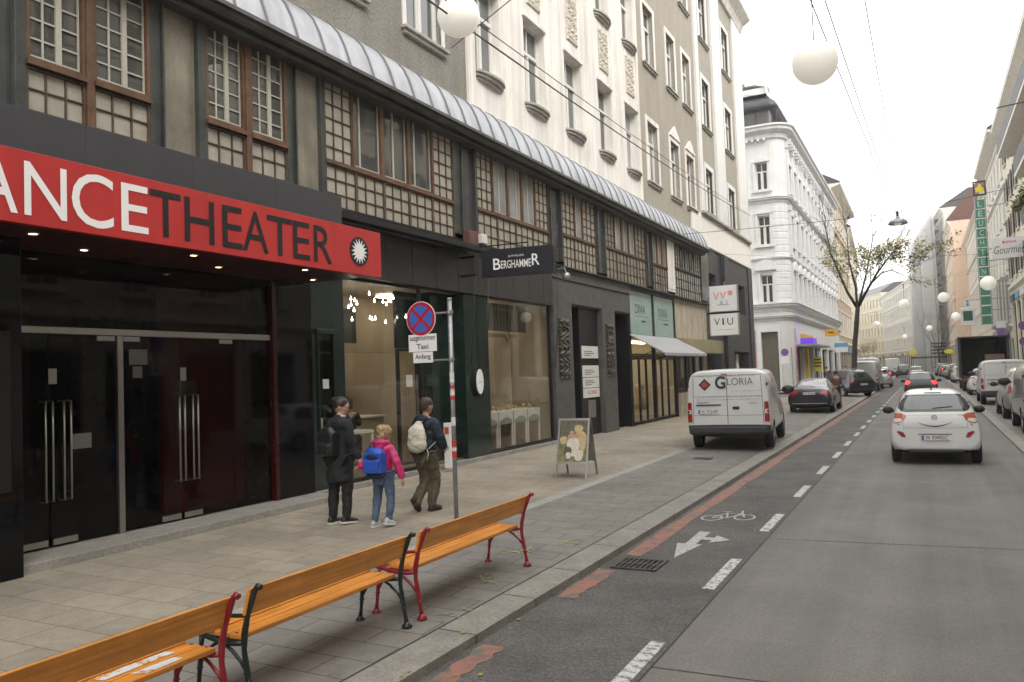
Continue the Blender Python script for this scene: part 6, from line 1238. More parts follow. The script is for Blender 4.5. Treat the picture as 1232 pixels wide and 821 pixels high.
# small blank panel leaning beside the post
t = thing('banner_stand', 'narrow white banner with red marks standing in the jeweller doorway', 'banner', (-8.65, 13.7, .25)); mb = MB(); mb.box(-8.72, -8.58, 13.66, 13.80, .30, 1.20); mb.build('banner', 'sign_paper', t); mb = MB(); mb.box(-8.70, -8.60, 13.653, 13.659, .98, 1.12); mb.build('banner_print', 'tail_orange', t); mb = MB(); mb.lathe([(.02, 13.653), (.04, 13.653)], (-8.65, 0, .7), 'y', 16); mb.build('banner_print', 'nosign_red', t)
# ------------------------------------------------------------------ overhead globes, lamp and wires
gl = [((-6.23, 10.58, 7.77), .335, 'large white globe lamp hanging at the upper edge in front of the white wall'), ((-1.26, 12.65, 6.64), .33, 'large white globe lamp hanging on a rod in the open sky'), ((2.64, 41.81, 5.5), .33, 'white globe lamp hanging before the green vertical sign'), ((1.15, 57.92, 6.12), .33, 'white globe lamp hanging before the scaffolded house'), ((2.18, 70.89, 5.47), .33, 'white globe lamp beside the green screen sign'), ((-1.15, 60.11, 6.0), .33, 'white globe lamp left of the scaffolding behind the tree twigs'), ((.45, 104.94, 5.9), .33, 'small distant globe lamp above the lane'), ((-4.95, 102.1, 6.61), .33, 'small distant globe lamp right of the tree trunk'), ((-2.6, 125, 5.6), .33, 'smallest globe lamp over the far bend')]
WL = {42: 'before the green vertical sign', 58: 'before the scaffolded house', 71: 'beside the green screen sign', 60: 'left of the scaffolding behind the twigs', 105: 'far off above the lane', 102: 'far off right of the tree trunk', 125: 'farthest off over the bend'}
for (p, r_, lb) in gl:
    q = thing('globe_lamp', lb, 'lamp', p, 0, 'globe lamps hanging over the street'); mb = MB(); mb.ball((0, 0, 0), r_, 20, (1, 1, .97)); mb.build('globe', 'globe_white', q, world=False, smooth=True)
    mb = MB(); mb.tube([(0, 0, r_*.93), (0, 0, r_+.75)], .008, 6); mb.tube([(0, 0, r_+.72), (0, 0, r_+1.05)], .022, 8); mb.build('rod', 'cable', q, world=False)
    yy = p[1]; zt = r_+1.0; x0, x1 = -9.4-p[0], 6.3-p[0]
    if p[1] > 30: mb = MB(); mb.tube([(x0*.97+off(yy)*0, 0, zt+1.2), (x0/2, 0, zt+.35), (0, 0, zt), (x1/2, 0, zt+.35), (x1, 0, zt+1.2)], .006, 4); tag(mb.build('span_wire', 'cable', base=(0, 0, 0)), 'span wire holding the globe lamp '+WL[round(yy)], 'wire'); o = bpy.data.objects[-1] if False else None; w_ = [o_ for o_ in bpy.data.objects if o_.name.startswith('span_wire') and o_.location.length < .01][-1]; w_.location = p
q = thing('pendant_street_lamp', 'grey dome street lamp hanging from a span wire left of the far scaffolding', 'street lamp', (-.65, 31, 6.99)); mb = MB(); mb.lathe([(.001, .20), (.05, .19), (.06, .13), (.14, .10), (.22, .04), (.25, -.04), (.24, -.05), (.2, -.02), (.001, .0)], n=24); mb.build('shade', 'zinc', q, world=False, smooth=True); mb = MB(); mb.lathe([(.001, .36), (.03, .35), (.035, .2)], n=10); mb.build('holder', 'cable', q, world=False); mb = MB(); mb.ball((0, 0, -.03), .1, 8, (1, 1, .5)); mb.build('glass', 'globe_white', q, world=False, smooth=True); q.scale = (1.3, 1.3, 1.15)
def wire(pts, lb, r_=.006):
    r_ *= 1.6
    mb = MB(); mb.tube(pts, r_, 5); tag(mb.build('overhead_wire', 'cable'), lb, 'wire')
def sag(a, b, s_, n=10): a, b = Vector(a), Vector(b); return [a.lerp(b, i/n)-Vector((0, 0, s_*4*(i/n)*(1-i/n))) for i in range(n+1)]
wire(sag((-9.3, 31.6, 7.6), (-.65, 31, 7.33), .05)+sag((-.65, 31, 7.33), (6.3, 30.5, 8.2), .05)[1:], 'span wire crossing the street and carrying the dome street lamp')
wire([(-.62, 4, 4.95+2.1), (-.04, 31.3, 9.26), (.05, 66, 13.15)] if False else sag((-.66, -6, 8.6), (-.60, 90, 8.6), 0), 'straight wire running lengthwise high above the middle of the street')
wire(sag((-1.95, -6, 8.4), (-.7, 31, 7.35), .1), 'wire running from the upper edge down to the dome street lamp')
wire(sag((-1.4, 3, 8.2), (-.75, 28.5, 7.42), .0), 'fainter wire beside the globe on the rod leading to the dome lamp')
wire(sag((-6.0, 7.0, 7.45), (-9.25, 50.5, 11.5), .25), 'lower of two long black wires sloping along the facade', .010)
wire(sag((-6.0, 7.0, 7.62), (-9.25, 49.5, 11.5), .12), 'upper of two long black wires sloping along the facade', .006)
wire(sag((-9.4, 15.59, 9.75), (-2.74, 8.52, 7.4), .0)+[(6.3, -1, 4.5)][:0], 'thin wire from the wall anchor across to the upper edge', .006)
wire([(4.0, 50, 15.6), (6.3, 50.5, 15.9)], 'short thin rod sticking out from the balcony house at right', .02)
# ------------------------------------------------------------------ signs on the right
pm('panel_green', (.04, .22, .13), .35, var=.1); pm('letter_mint', (.45, .62, .55), .5); pm('emblem_yellow', (.75, .62, .03), .5); pm('screen_green', (.02, .09, .045), .4); pm('gourmet_red', (.62, .03, .07), .5)
t = thing('vertical_sign', 'tall narrow green sign reading LEUCHTEN topped by a yellow emblem in a dark frame', 'sign', (4.5, 75, 4.8))
for i in range(13):
    z0 = 15.1-.79*(i+1); mb = MB(); mb.box(4.16, 4.82, 74.9, 75.1, z0+.05, z0+.74); p = mb.build('panel', 'panel_green', t, bevel=.01)
    if i < 8: text_obj('letter', 'LEUCHTEN'[i], (4.33, 74.89, z0+.16), (1, 0, 0), (0, 0, 1), .3, .46, 'letter_mint', p, .01)
mb = MB(); mb.box(4.08, 4.14, 74.95, 75.05, 4.8, 15.3); mb.box(4.84, 4.92, 74.95, 75.05, 4.8, 15.3); [mb.box(4.93, 6.3, 74.97, 75.03, z_, z_+.06) for z_ in (6, 10, 14.5)]; mb.build('rail', 'galvanised', t)
mb = MB(); [mb.box(a, b, 74.9, 75.1, c, d) for a, b, c, d in ((4.05, 4.17, 15.4, 16.6), (4.87, 4.99, 15.4, 16.6), (4.17, 4.87, 15.4, 15.52), (4.17, 4.87, 16.48, 16.6))]; p = mb.build('emblem_frame', 'sign_navy', t, bevel=.03); mb = MB(); mb.prism([(4.27, 15.7), (4.8, 15.7), (4.84, 16.0), (4.7, 16.1), (4.62, 16.3), (4.5, 16.38), (4.4, 16.15), (4.24, 16.05)], 74.93, 75.05, 1); mb.build('emblem', 'emblem_yellow', p)
t = thing('screen_sign', 'white framed sign with dark green screen hanging above the open truck', 'sign', (3.16, 75, 4.8)); mb = MB(); mb.box(2.62, 3.70, 74.85, 75.1, 4.84, 6.32); mb.build('casing', 'sign_paper', t, bevel=.05); mb = MB(); mb.box(2.82, 3.50, 74.83, 74.849, 5.25, 6.05); mb.build('screen', 'screen_green', t); mb = MB(); mb.box(3.0, 3.34, 74.9, 75.05, 6.36, 7.05); mb.build('top_plate', 'sign_paper', t); mb = MB(); mb.box(3.08, 3.26, 74.88, 74.899, 6.45, 6.68); mb.box(3.1, 3.24, 74.88, 74.899, 6.75, 6.95); mb.build('top_marks', 'sign_blue', t); mb = MB(); mb.box(3.34, 6.3, 74.97, 75.03, 6.9, 6.96); mb.build('bracket', 'galvanised', t)
t = thing('shop_sign', 'white board reading Gourmet with a red bar, sticking out from the shuttered house', 'sign', (5.3, 64, 9)); mb = MB(); mb.box(4.36, 6.28, 63.9, 64.1, 8.95, 10.35); mb.build('sign_board', 'sign_paper', t, bevel=.01); text_obj('lettering', 'Gourmet', (4.46, 63.89, 9.25), (1, .0, 0), (.16, 0, 1), 1.75, .55, 'letter_black', t, -.01); mb = MB(); mb.box(5.02, 5.12, 63.885, 63.895, 9.95, 10.12); mb.build('red_mark', 'gourmet_red', t); text_obj('lettering', 'SPAR', (5.16, 63.89, 9.95), (1, 0, 0), (0, 0, 1), .7, .16, 'gourmet_red', t, .01)
# signs of the left shops
t = thing('shop_sign', 'oval orange sign sticking out beside the yellow pier of the corner house', 'sign', (-8.1, 84, 4.9)); mb = MB(); mb.prism([(-8.2+.68*math.cos(a), 5.2+.38*math.sin(a)) for a in [2*math.pi*k/28 for k in range(28)]], 83.9, 84.1, 1); mb.build('board', 'sign_orange', t, bevel=.02); text_obj('lettering', 'Pho', (-8.45, 83.88, 5.15), (1, 0, 0), (0, 0, 1), .45, .2, 'tile_red', t) if False else None; mb = MB(); mb.box(-8.45, -7.95, 83.88, 83.899, 5.18, 5.3); mb.build('print', 'tile_red', t); mb = MB(); mb.box(-8.8, -8.75, 83.97, 84.03, 4.9, 5.5); mb.box(-8.9, -8.7, 83.97, 84.03, 5.17, 5.23); mb.build('bracket', 'galvanised', t)
t = thing('shop_sign', 'blue and white banner sign over the shops behind the oval orange sign', 'sign', (-8.2, 92, 3.3)); mb = MB(); mb.box(-8.72, -7.4, 91.95, 92.05, 3.9, 4.35); mb.build('blue_field', 'sign_blue', t); mb = MB(); mb.box(-8.72, -7.4, 91.95, 92.05, 3.35, 3.895); mb.build('white_field', 'sign_paper', t)
t = thing('shop_sign', 'yellow square board with dark print in front of the corner house shop', 'sign', (-8.2, 72.5, .2)); mb = MB(); mb.box(-8.6, -7.95, 72.45, 72.5, 1.55, 2.75); mb.build('board', 'sign_yellow', t); [text_obj('lettering', a, (-8.52, 72.44, z_), (1, 0, 0), (0, 0, 1), .5, .2, 'letter_black', t, .01) for a, z_ in (('KEBAB', 2.4), ('PIZZA', 2.05))] if False else None; mb = MB(); [mb.box(-8.52, -8.05+.1*(k % 2), 72.44, 72.449, 2.5-k*.28, 2.6-k*.28) for k in range(3)]; mb.build('print', 'letter_black', t); mb = MB(); mb.box(-8.55, -8.5, 72.46, 72.49, .2, 1.55); mb.box(-8.05, -8.0, 72.46, 72.49, .2, 1.55); mb.build('legs', 'black_metal', t)
t = thing('shop_sign', 'bright yellow green round sign far up the street in the middle', 'sign', (-1.9, 140, 0)); mb = MB(); mb.lathe([(.001, -.05), (.55, -.05), (.55, .05), (.001, .05)], (-1.9, 140, 3.5), 'y', 20); mb.build('disc', 'sign_yellow', t); mb = MB(); mb.tube([(-1.9, 140.1, 0), (-1.9, 140.1, 3.5)], .05, 8); mb.build('post', 'galvanised', t)
t = thing('shop_sign', 'yellow oval sign left of the open truck', 'sign', (2.2, 105, 0)); mb = MB(); mb.prism([(2.3+.5*math.cos(a), 3.1+.28*math.sin(a)) for a in [2*math.pi*k/20 for k in range(20)]], 104.9, 105, 1); mb.build('board', 'sign_yellow', t); mb = MB(); mb.tube([(2.3, 105.1, 0), (2.3, 105.1, 3)], .05, 8); mb.build('post', 'galvanised', t)
t = thing('billboard_frame', 'dark lattice sign frame standing far up the street right of the middle', 'sign', (1.6, 138, 0)); mb = MB(); [mb.box(.6+i*.5, .68+i*.5, 138, 138.1, .1, 4.9) for i in range(5)]; [mb.box(.6, 2.7, 138, 138.09, z_, z_+.22) for z_ in (3.1, 3.6, 4.1, 4.6)]; mb.box(-2.2, 2.8, 138.2, 140, 2.5, 2.75); mb.build('frame', 'black_metal', t)
# street tree -------------------------------------------------------
pm('bark', (.045, .036, .028), .9, var=.3, vs=12, fine=.3, bump=.8, bs=30); pm('leaf_olive', (.22, .20, .06), .7, var=.3, vs=3); pm('leaf_yellow', (.38, .31, .09), .7, var=.3, vs=3); pm('leaf_green', (.12, .14, .05), .7, var=.3, vs=3)
def tree(name, label, base, segs, seed, leafp, twigs=420, spread=1., leafn=1500, right_bias=True, group=None, leafmats=('leaf_olive', 'leaf_green', 'leaf_yellow')):
    rnd = random.Random(seed); t = thing(name, label, 'tree', base, 0, group); B = Vector(base); mb = MB(); tips = []
    for pts, r0, r1 in segs:
        n = len(pts); mb.tube([Vector(p)-B for p in pts], [r0+(r1-r0)*i/(n-1) for i in range(n)], 8)
    mb.build('trunk', 'bark', t, world=False, smooth=True)
    mb = MB()
    def grow(p, d, L_, r_, dep):
        n = 4; pts = [p]; q = p.copy(); dd = d.copy()
        for i in range(n):
            dd = (dd+Vector((rnd.uniform(-.22, .22), rnd.uniform(-.22, .22), rnd.uniform(-.08, .18)))).normalized(); q = q+dd*L_/n; pts.append(q.copy())
        mb.tube(pts, [r_*(1-.6*i/n) for i in range(n+1)], 5 if r_ > .02 else 3, False)
        if dep == 0: tips.extend(pts[1:]); return
        for k in range(rnd.choice((3, 4))):
            i = rnd.randint(1, n); a = (dd+Vector((rnd.uniform(-1, 1), rnd.uniform(-1, 1), rnd.uniform(-.3, .7)))*.8).normalized(); grow(pts[i], a, L_*rnd.uniform(.5, .75), r_*.5, dep-1)
    for pts, r0, r1 in segs[1:]:
        for k in range(1, len(pts)):
            p = Vector(pts[k])-B; d = (Vector(pts[k])-Vector(pts[k-1])).normalized()
            for _ in range(3): a = (d+Vector((rnd.uniform(-1, 1), rnd.uniform(-1, 1), rnd.uniform(-.2, .8)))*.9*spread).normalized(); grow(p, (a+Vector((0, 0, .5))).normalized(), rnd.uniform(1.1, 2.3)*spread, max(.017, r1*.6), 2)
        grow(Vector(pts[-1])-B, d, 1.6*spread, r1, 2)
    mb.build('branches', 'bark', t, world=False, fix=False)
    if leafn:
        mb = MB(); clus = [tp for tp in tips if leafp(tp+B, rnd)]
        rnd.shuffle(clus); k = 0
        for tp in clus:
            if k >= leafn: break
            mb.cur = 0 if rnd.random() < .55 else (1 if rnd.random() < .5 else 2)
            for _ in range(rnd.randint(2, 5)):
                c = tp+Vector((rnd.gauss(0, .16), rnd.gauss(0, .16), rnd.gauss(-.04, .12))); s_ = rnd.uniform(.05, .11); u = Vector((rnd.uniform(-1, 1), rnd.uniform(-1, 1), rnd.uniform(-.6, .6))).normalized(); v_ = u.orthogonal().normalized(); mb.quad(c-u*s_, c-v_*s_*.7, c+u*s_, c+v_*s_*.7); k += 1
        mb.build('crown', list(leafmats), t, world=False, fix=False)
    return t
b0 = (-4.35, 58, .1)
segs = [([(-4.35, 58, .0), (-4.38, 58, 1.4), (-4.25, 58, 3.2), (-4.05, 58, 4.8), (-3.92, 58, 5.9)], .19, .14),
 ([(-3.95, 58, 5.8), (-4.5, 57.9, 6.9), (-5.0, 57.7, 8.4), (-5.4, 57.6, 9.6), (-5.6, 57.5, 11.2)], .10, .035),
 ([(-3.95, 58, 5.8), (-4.0, 58.3, 7.2), (-4.35, 58.6, 9.0), (-4.4, 58.8, 11.0)], .09, .03),
 ([(-3.92, 58, 5.8), (-3.3, 57.8, 6.9), (-2.6, 57.6, 8.0), (-1.9, 57.5, 8.9), (-1.3, 57.4, 9.6)], .10, .03),
 ([(-3.9, 58, 5.9), (-3.5, 58.4, 7.4), (-3.1, 58.7, 9.0), (-2.8, 58.9, 10.6)], .08, .03),
 ([(-3.92, 58, 6.0), (-3.0, 57.2, 7.3), (-2.3, 56.8, 7.9), (-1.7, 56.5, 8.0), (-1.4, 56.4, 7.8)], .07, .03)]
tree('street_tree', 'tall thin street tree with sparse yellow green leaves beside the parked estate car', b0, segs, 5, lambda p, r: (p.x > -2.2 and p.z < 9.6 and r.random() < .6) or (p.z < 9.9 and r.random() < .55) or (p.x < -4.8 and p.z < 10.5 and r.random() < .45), leafn=6500)
b1_ = (1.7, 142, .1); segs = [([(1.7, 142, 0), (1.7, 142, 3.5)], .16, .1)]+[([(1.7, 142, 3.4), (1.7+dx*.5, 142, 5.2), (1.7+dx, 142+dx*.3, 7.6)], .06, .03) for dx in (-2.2, -1, .2, 1.3, 2.4)]
tree('street_tree', 'bare winter tree in front of the far scaffolding', b1_, segs, 9, None, leafn=0)
tree('street_tree', 'small golden leaved tree far away at the left side of the bend', (-12.3, 210, .1), [([(-12.3, 210, 0), (-12.3, 210, 2.0)], .12, .08)]+[([(-12.3, 210, 1.9), (-12.3+dx, 210, 4)], .05, .03) for dx in (-1, 0, 1)], 11, lambda p, r: True, leafn=1500, leafmats=('leaf_yellow', 'leaf_yellow', 'leaf_olive'))
# window box plants on the right balcony
mb = MB(); rnd = random.Random(2)
for i in range(260):
    c = Vector((5.2+rnd.gauss(0, .15), rnd.uniform(50, 55.8), 10.75+abs(rnd.gauss(0, .3)))); u = Vector((rnd.uniform(-1, 1), rnd.uniform(-1, 1), rnd.uniform(-1, 1))).normalized()*.14; v_ = u.orthogonal()*.5; mb.quad(c-u, c-v_, c+u, c+v_)
tag(mb.build('balcony_plants', 'leaf_green', fix=False), 'green plants spilling over the lower balcony rail at the right edge', 'plant')
# ------------------------------------------------------------------ jeweller interior and displays
pm('display_white', (.70, .68, .62), .5); pm('display_arch', (.30, .32, .31), .4); pm('gold', (.55, .38, .16), .3, .8)
for i in range(4):
    y = 16.55+i*.78; t = thing('display_table', 'white arched jewellery table, number '+['one', 'two', 'three', 'four'][i]+' from the left in the shop window', 'table', (-9.5, y, .36), 0, 'white display tables in the shop window')
    t['label'] = ['leftmost white arched jewellery table behind the big pane', 'white arched jewellery table second from the oval plaque', 'white arched jewellery table third from the oval plaque', 'white arched jewellery table nearest the relief pilaster'][i]
    mb = MB(); mb.box(-9.85, -9.25, y-.36, y+.36, 1.20, 1.24); mb.prism([(-9.245, 1.02), (-9.235, 1.02), (-9.235, 1.24), (-9.245, 1.24)], y-.36, y+.36, 1); mb.build('table_top', 'display_white', t); 
    for dy in (-.33, .33):
        mb = MB(); mb.box(-9.28, -9.24, y+dy-.02, y+dy+.02, .36, 1.2); mb.build('leg', 'display_white', t)
    mb = MB(); A = [(y+.31*math.cos(a), .93+.16*math.sin(a)) for a in [math.pi*k/12 for k in range(13)]]; mb.prism(A, -9.234, -9.228, 0); mb.build('arch_cloth', 'display_arch', t)
    mb = MB(); [mb.ball((-9.5+random.uniform(-.15, .15), y+dy, 1.28+random.uniform(0, .05)), .035, 6, (1, 1, 1.4)) for dy in (-.22, -.1, .03, .15, .25)]; tag(mb.build('jewellery', 'gold', smooth=True), ['gold jewellery on the leftmost arched table', 'gold jewellery on the second arched table from the plaque', 'gold jewellery on the third arched table from the plaque', 'gold jewellery on the table nearest the relief pilaster'][i], 'jewellery')
t = thing('display_table', 'white jewellery table behind the pane between the woman and child', 'table', (-9.45, 11.5, .36)); mb = MB(); mb.box(-9.75, -9.2, 11.1, 12.0, 1.15, 1.20); mb.build('table_top', 'display_white', t); mb = MB(); mb.box(-9.25, -9.21, 11.1, 11.14, .36, 1.15); mb.box(-9.25, -9.21, 11.96, 12.0, .36, 1.15); mb.build('legs', 'display_white', t)
t = thing('shop_counter', 'pale wooden counter inside the jeweller shop', 'counter', (-11.3, 13.4, .36)); mb = MB(); mb.box(-11.7, -10.9, 12.3, 14.6, .36, 1.30); mb.build('body', 'shop_wall', t); mb = MB(); mb.box(-11.75, -10.85, 12.25, 14.65, 1.301, 1.34); mb.build('top', 'display_white', t)
mb = MB(); rnd = random.Random(4); k = 0
for i in range(30):
    x = -9.25-rnd.uniform(0, 1.1); y = rnd.uniform(11.05, 13.7)-(x+9.25)*.2; z_ = 3.78-rnd.uniform(0, .5)
    q = thing('pendant_lamp', 'tiny drop-shaped pendant lamp in the cluster over the jeweller window', 'lamp', (x, y, z_), 0, 'drop pendant lamps in the jeweller shop')
    if i == 0:
        m1 = MB(); m1.lathe([(.001, .08), (.006, .05), (.018, .015), (.017, -.004), (.001, -.008)], n=10); P1 = m1.build('bulb', 'lamp_white', q, world=False, smooth=True); m1 = MB(); m1.tube([(0, 0, .09), (0, 0, .3)], .002, 4); P2 = m1.build('cord', 'cable', q, world=False)
    else:
        for s_ in (P1, P2): c_ = s_.copy(); COL.objects.link(c_); c_.parent = q
# clothes in the boutique
for i, (y, mt, lb) in enumerate(((26.8, 'sign_red', 'red coat on a stand at the left end of the boutique window'), (28.2, 'poster_white', 'pale dress on a stand in the boutique window'), (30.4, 'poster_blond', 'sand coloured dress on a stand in the boutique door'))):
    t = thing('clothes_stand', lb, 'clothes stand', (-10.2, y, .3)); mb = MB(); mb.lathe([(.001, 1.62), (.06, 1.6), (.2, 1.5), (.17, 1.3), (.13, 1.15), (.22, .9), (.3, .6), (.001, .6)], (-10.2, y, 0), n=14); mb.build('garment', mt, t, smooth=True); mb = MB(); mb.tube([(-10.2, y, .3), (-10.2, y, .62)], .02, 6); mb.lathe([(.001, .30), (.18, .30), (.18, .33), (.001, .33)], (-10.2, y, 0), n=14); mb.build('stand', 'steel', t)
# ------------------------------------------------------------------ people
pm('skin', (.50, .29, .20), .55, var=.05, fine=.03); pm('hair_dark', (.022, .015, .011), .5, var=.3, vs=40); pm('hair_brown', (.060, .040, .026), .55, var=.3, vs=40); pm('hair_blond', (.32, .22, .11), .5, var=.3, vs=40)
pm('coat_black', (.010, .010, .012), .85, var=.15, vs=6, bump=.2, bs=120); pm('trousers_black', (.009, .009, .010), .8, var=.15); pm('bag_black', (.014, .014, .015), .45, var=.2)
pm('jacket_pink', (.50, .025, .13), .45, var=.12, vs=14, bump=.3, bs=18); pm('jeans_blue', (.085, .13, .21), .8, var=.2, vs=10, fine=.15, fs=120); pm('bag_blue', (.02, .08, .42), .5, var=.12, vs=8)
pm('jacket_navy', (.012, .018, .034), .7, var=.15, vs=8); pm('trousers_khaki', (.10, .082, .052), .85, var=.15, vs=9, fine=.1); pm('bag_cream', (.60, .56, .47), .8, var=.08, vs=12, bump=.3, bs=30)
pm('shoe_black', (.02, .018, .018), .5); pm('shoe_brown', (.045, .026, .018), .6); pm('shoe_grey', (.42, .47, .47), .6); pm('sole_white', (.68, .67, .64), .6); pm('sole_brown', (.03, .024, .02), .7); pm('scarf_print', (.30, .28, .32), .8, var=.6, vs=40); pm('lens_dark', (.02, .02, .02), .2)
def skin_mesh(chains, sub=2):
    # chains: list of lists of (point, radius) that may share points; returns mesh
    vs = []; idx = {}; es = []; rd = []
    for ch in chains:
        prev = None
        for p, r_ in ch:
            k = tuple(round(c, 4) for c in p)
            if k not in idx: idx[k] = len(vs); vs.append(p); rd.append(r_ if hasattr(r_, '__len__') else (r_, r_))
            if prev is not None and prev != idx[k]: es.append((prev, idx[k]))
            prev = idx[k]
    me = bpy.data.meshes.new('k'); me.from_pydata(vs, es, []); o = bpy.data.objects.new('k', me); COL.objects.link(o)
    md = o.modifiers.new('s', 'SKIN'); md.use_smooth_shade = True
    lay = me.skin_vertices[0].data if me.skin_vertices else None
    par = list(range(len(vs)))
    def fd(a):
        while par[a] != a: a = par[a]
        return a
    for a, b in es: par[fd(a)] = fd(b)
    seen = set()
    for i, r_ in enumerate(rd):
        lay[i].radius = r_; lay[i].use_root = fd(i) not in seen; seen.add(fd(i))
    q = o.modifiers.new('u', 'SUBSURF'); q.levels = sub; q.render_levels = sub
    m2 = evald(o); bpy.data.objects.remove(o); return m2
_ct = bpy.data.textures.new('folds', 'CLOUDS'); _ct.noise_scale = .09; _ct.noise_depth = 2
def merge(meshes, voxel=.011, smooth=4, fold=0.):
    bm = bmesh.new()
    for m_ in meshes: bm.from_mesh(m_)
    me = bpy.data.meshes.new('m'); bm.to_mesh(me); bm.free(); o = bpy.data.objects.new('m', me); COL.objects.link(o)
    r_ = o.modifiers.new('r', 'REMESH'); r_.mode = 'VOXEL'; r_.voxel_size = voxel; r_.use_smooth_shade = True
    s_ = o.modifiers.new('s', 'SMOOTH'); s_.factor = .5; s_.iterations = smooth
    if fold: d_ = o.modifiers.new('d', 'DISPLACE'); d_.texture = _ct; d_.strength = fold; d_.mid_level = .5; d_.texture_coords = 'LOCAL'
    m2 = evald(o); bpy.data.objects.remove(o); return m2
def mesh_of(mb):
    me = bpy.data.meshes.new('x'); me.from_pydata(mb.v, [], mb.f); bm = bmesh.new(); bm.from_mesh(me); bmesh.ops.recalc_face_normals(bm, faces=bm.faces); bm.to_mesh(me); bm.free(); return me
def put(name, me, mat, parent):
    me.materials.clear(); me.materials.append(M[mat])
    for p in me.polygons: p.use_smooth = True; p.material_index = 0
    o = bpy.data.objects.new(name, me); COL.objects.link(o); o.parent = parent; return o
def head_mb(c, r, yaw, pitch=0.):
    mb = MB(); cy_, sy_ = math.cos(yaw), math.sin(yaw)
    def T(x, y, z):
        y, z = y*math.cos(pitch)-z*math.sin(pitch), y*math.sin(pitch)+z*math.cos(pitch)
        return Vector((c[0]+(x*cy_-y*sy_)*r, c[1]+(x*sy_+y*cy_)*r, c[2]+z*r))
    mb.T = T   # face looks along local +y
    mb.ball((0, -.04, .12), 1.0, 18, (.76, .92, .92)); mb.ball((0, .30, -.45), .58, 12, (.86, .95, .95)); mb.ball((0, .86, -.10), .16, 8, (.75, 1.1, 1.4)); mb.ball((0, .80, .16), .12, 8, (.8, .6, 1.6))
    for s_ in (-1, 1): mb.ball((s_*.76, -.08, -.05), .2, 8, (.35, .8, 1.2)); mb.ball((s_*.30, .72, .30), .14, 8, (1.5, .6, .5)); mb.ball((s_*.34, .62, -.2), .22, 8, (1, .8, .9))
    mb.ball((0, .76, -.52), .13, 8, (1.7, .8, .5)); mb.ball((0, .70, -.82), .2, 8, (1.1, .8, .7))
    return mb, T
def face_details(t, T, glasses=False):
    for s_ in (-1, 1):
        mb = MB(T); mb.ball((s_*.30, .80, .07), .09, 8, (1.25, .5, .7)); mb.build('eye', 'letter_white', t, world=False, smooth=True); mb = MB(T); mb.ball((s_*.30, .845, .07), .045, 8, (1, .4, 1)); mb.build('pupil', 'letter_black', t, world=False, smooth=True)
    mb = MB(T); mb.ball((0, .89, -.50), .1, 8, (1.9, .4, .45)); mb.build('lips', 'poster_skin', t, world=False, smooth=True)
    if glasses:
        mb = MB(T)
        for s_ in (-1, 1): mb.tube([(s_*.32+.2*math.cos(a), .95, .06+.16*math.sin(a)) for a in [2*math.pi*k/14 for k in range(15)]], .025, 5); mb.tube([(s_*.52, .93, .08), (s_*.80, .1, .08)], .025, 5)
        mb.tube([(-.12, .96, .08), (.12, .96, .08)], .025, 5); mb.build('glasses', 'lens_dark', t, world=False, smooth=True)
def hand(palm, d, n_, s_=1., curl=.6, side=1):
    # skin chains for a relaxed hand: d finger direction, n_ palm normal (curl direction)
    d = Vector(d).normalized(); n_ = Vector(n_).normalized(); w_ = d.cross(n_).normalized()*side; P = Vector(palm); ch = []
    ch.append([(tuple(P-d*.045*s_), (.024*s_, .019*s_)), (tuple(P), (.030*s_, .016*s_)), (tuple(P+d*.035*s_), (.030*s_, .014*s_))]); out = [skin_mesh(ch, 1)]
    for k, L_ in enumerate((.068, .078, .072, .056)):
        a = P+d*.03*s_+w_*(-.026+.0175*k)*s_; c1 = curl*.5; p1 = a+(d*math.cos(c1)+n_*math.sin(c1))*L_*.45*s_; c2 = curl*1.3; p2 = p1+(d*math.cos(c2)+n_*math.sin(c2))*L_*.32*s_; c3 = curl*2.; p3 = p2+(d*math.cos(c3)+n_*math.sin(c3))*L_*.26*s_
        out.append(skin_mesh([[(tuple(a-d*.02*s_), .009*s_), (tuple(a), .0095*s_), (tuple(p1), .0088*s_), (tuple(p2), .008*s_), (tuple(p3), .0068*s_)]], 1))
    b = P-d*.02*s_-w_*.02*s_; out.append(skin_mesh([[(tuple(b), .012*s_), (tuple(b-w_*.024*s_+d*.02*s_+n_*.01*s_), .011*s_), (tuple(b-w_*.032*s_+d*.048*s_+n_*.018*s_), .009*s_)]], 1)); return out
def shoe(t, heel, toe, up=(0, 0, 1), mat='shoe_black', sole='sole_white', s_=1., lift=0):
    h, e = Vector(heel), Vector(toe); d = (e-h); L_ = d.length; d.normalize(); u = (Vector(up)-d*Vector(up).dot(d)).normalized(); w_ = d.cross(u)
    def T(x, y, z): return h+d*(x*L_)+w_*y+u*z
    prof = [(0, .03, .075), (.12, .037, .09), (.3, .036, .085), (.5, .040, .065), (.75, .046, .05), (.92, .036, .04), (1.0, .018, .028)]
    mb = MB(T); rows = []; vs = []; fs = []; K = 10
    for x, w2, hh in prof:
        for k in range(K): a = math.pi*k/(K-1); vs.append((x, w2*s_*math.cos(a), .018*s_+hh*s_*math.sin(a)**.8 if math.sin(a) > 1e-6 else .018*s_))
    n = len(prof)
    for i in range(n-1):
        for k in range(K-1): fs.append((i*K+k, i*K+k+1, (i+1)*K+k+1, (i+1)*K+k))
    fs += [tuple(range(K)), tuple(range((n-1)*K, n*K))]; fs += [(i*K, (i+1)*K, (i+1)*K+K-1, i*K+K-1) for i in range(n-1)]
    mb.add(vs, fs); p = mb.build('shoe', mat, t, world=False, smooth=True)
    mb = MB(T); A = [(x-.01, w2*s_*1.08) for x, w2, _ in prof]; poly = [(a, b) for a, b in A]+[(a, -b) for a, b in A[::-1]]; mb.prism(poly, 0, .024*s_, 2); mb.build('sole', sole, p, world=False)
def V(*a): return tuple(a)
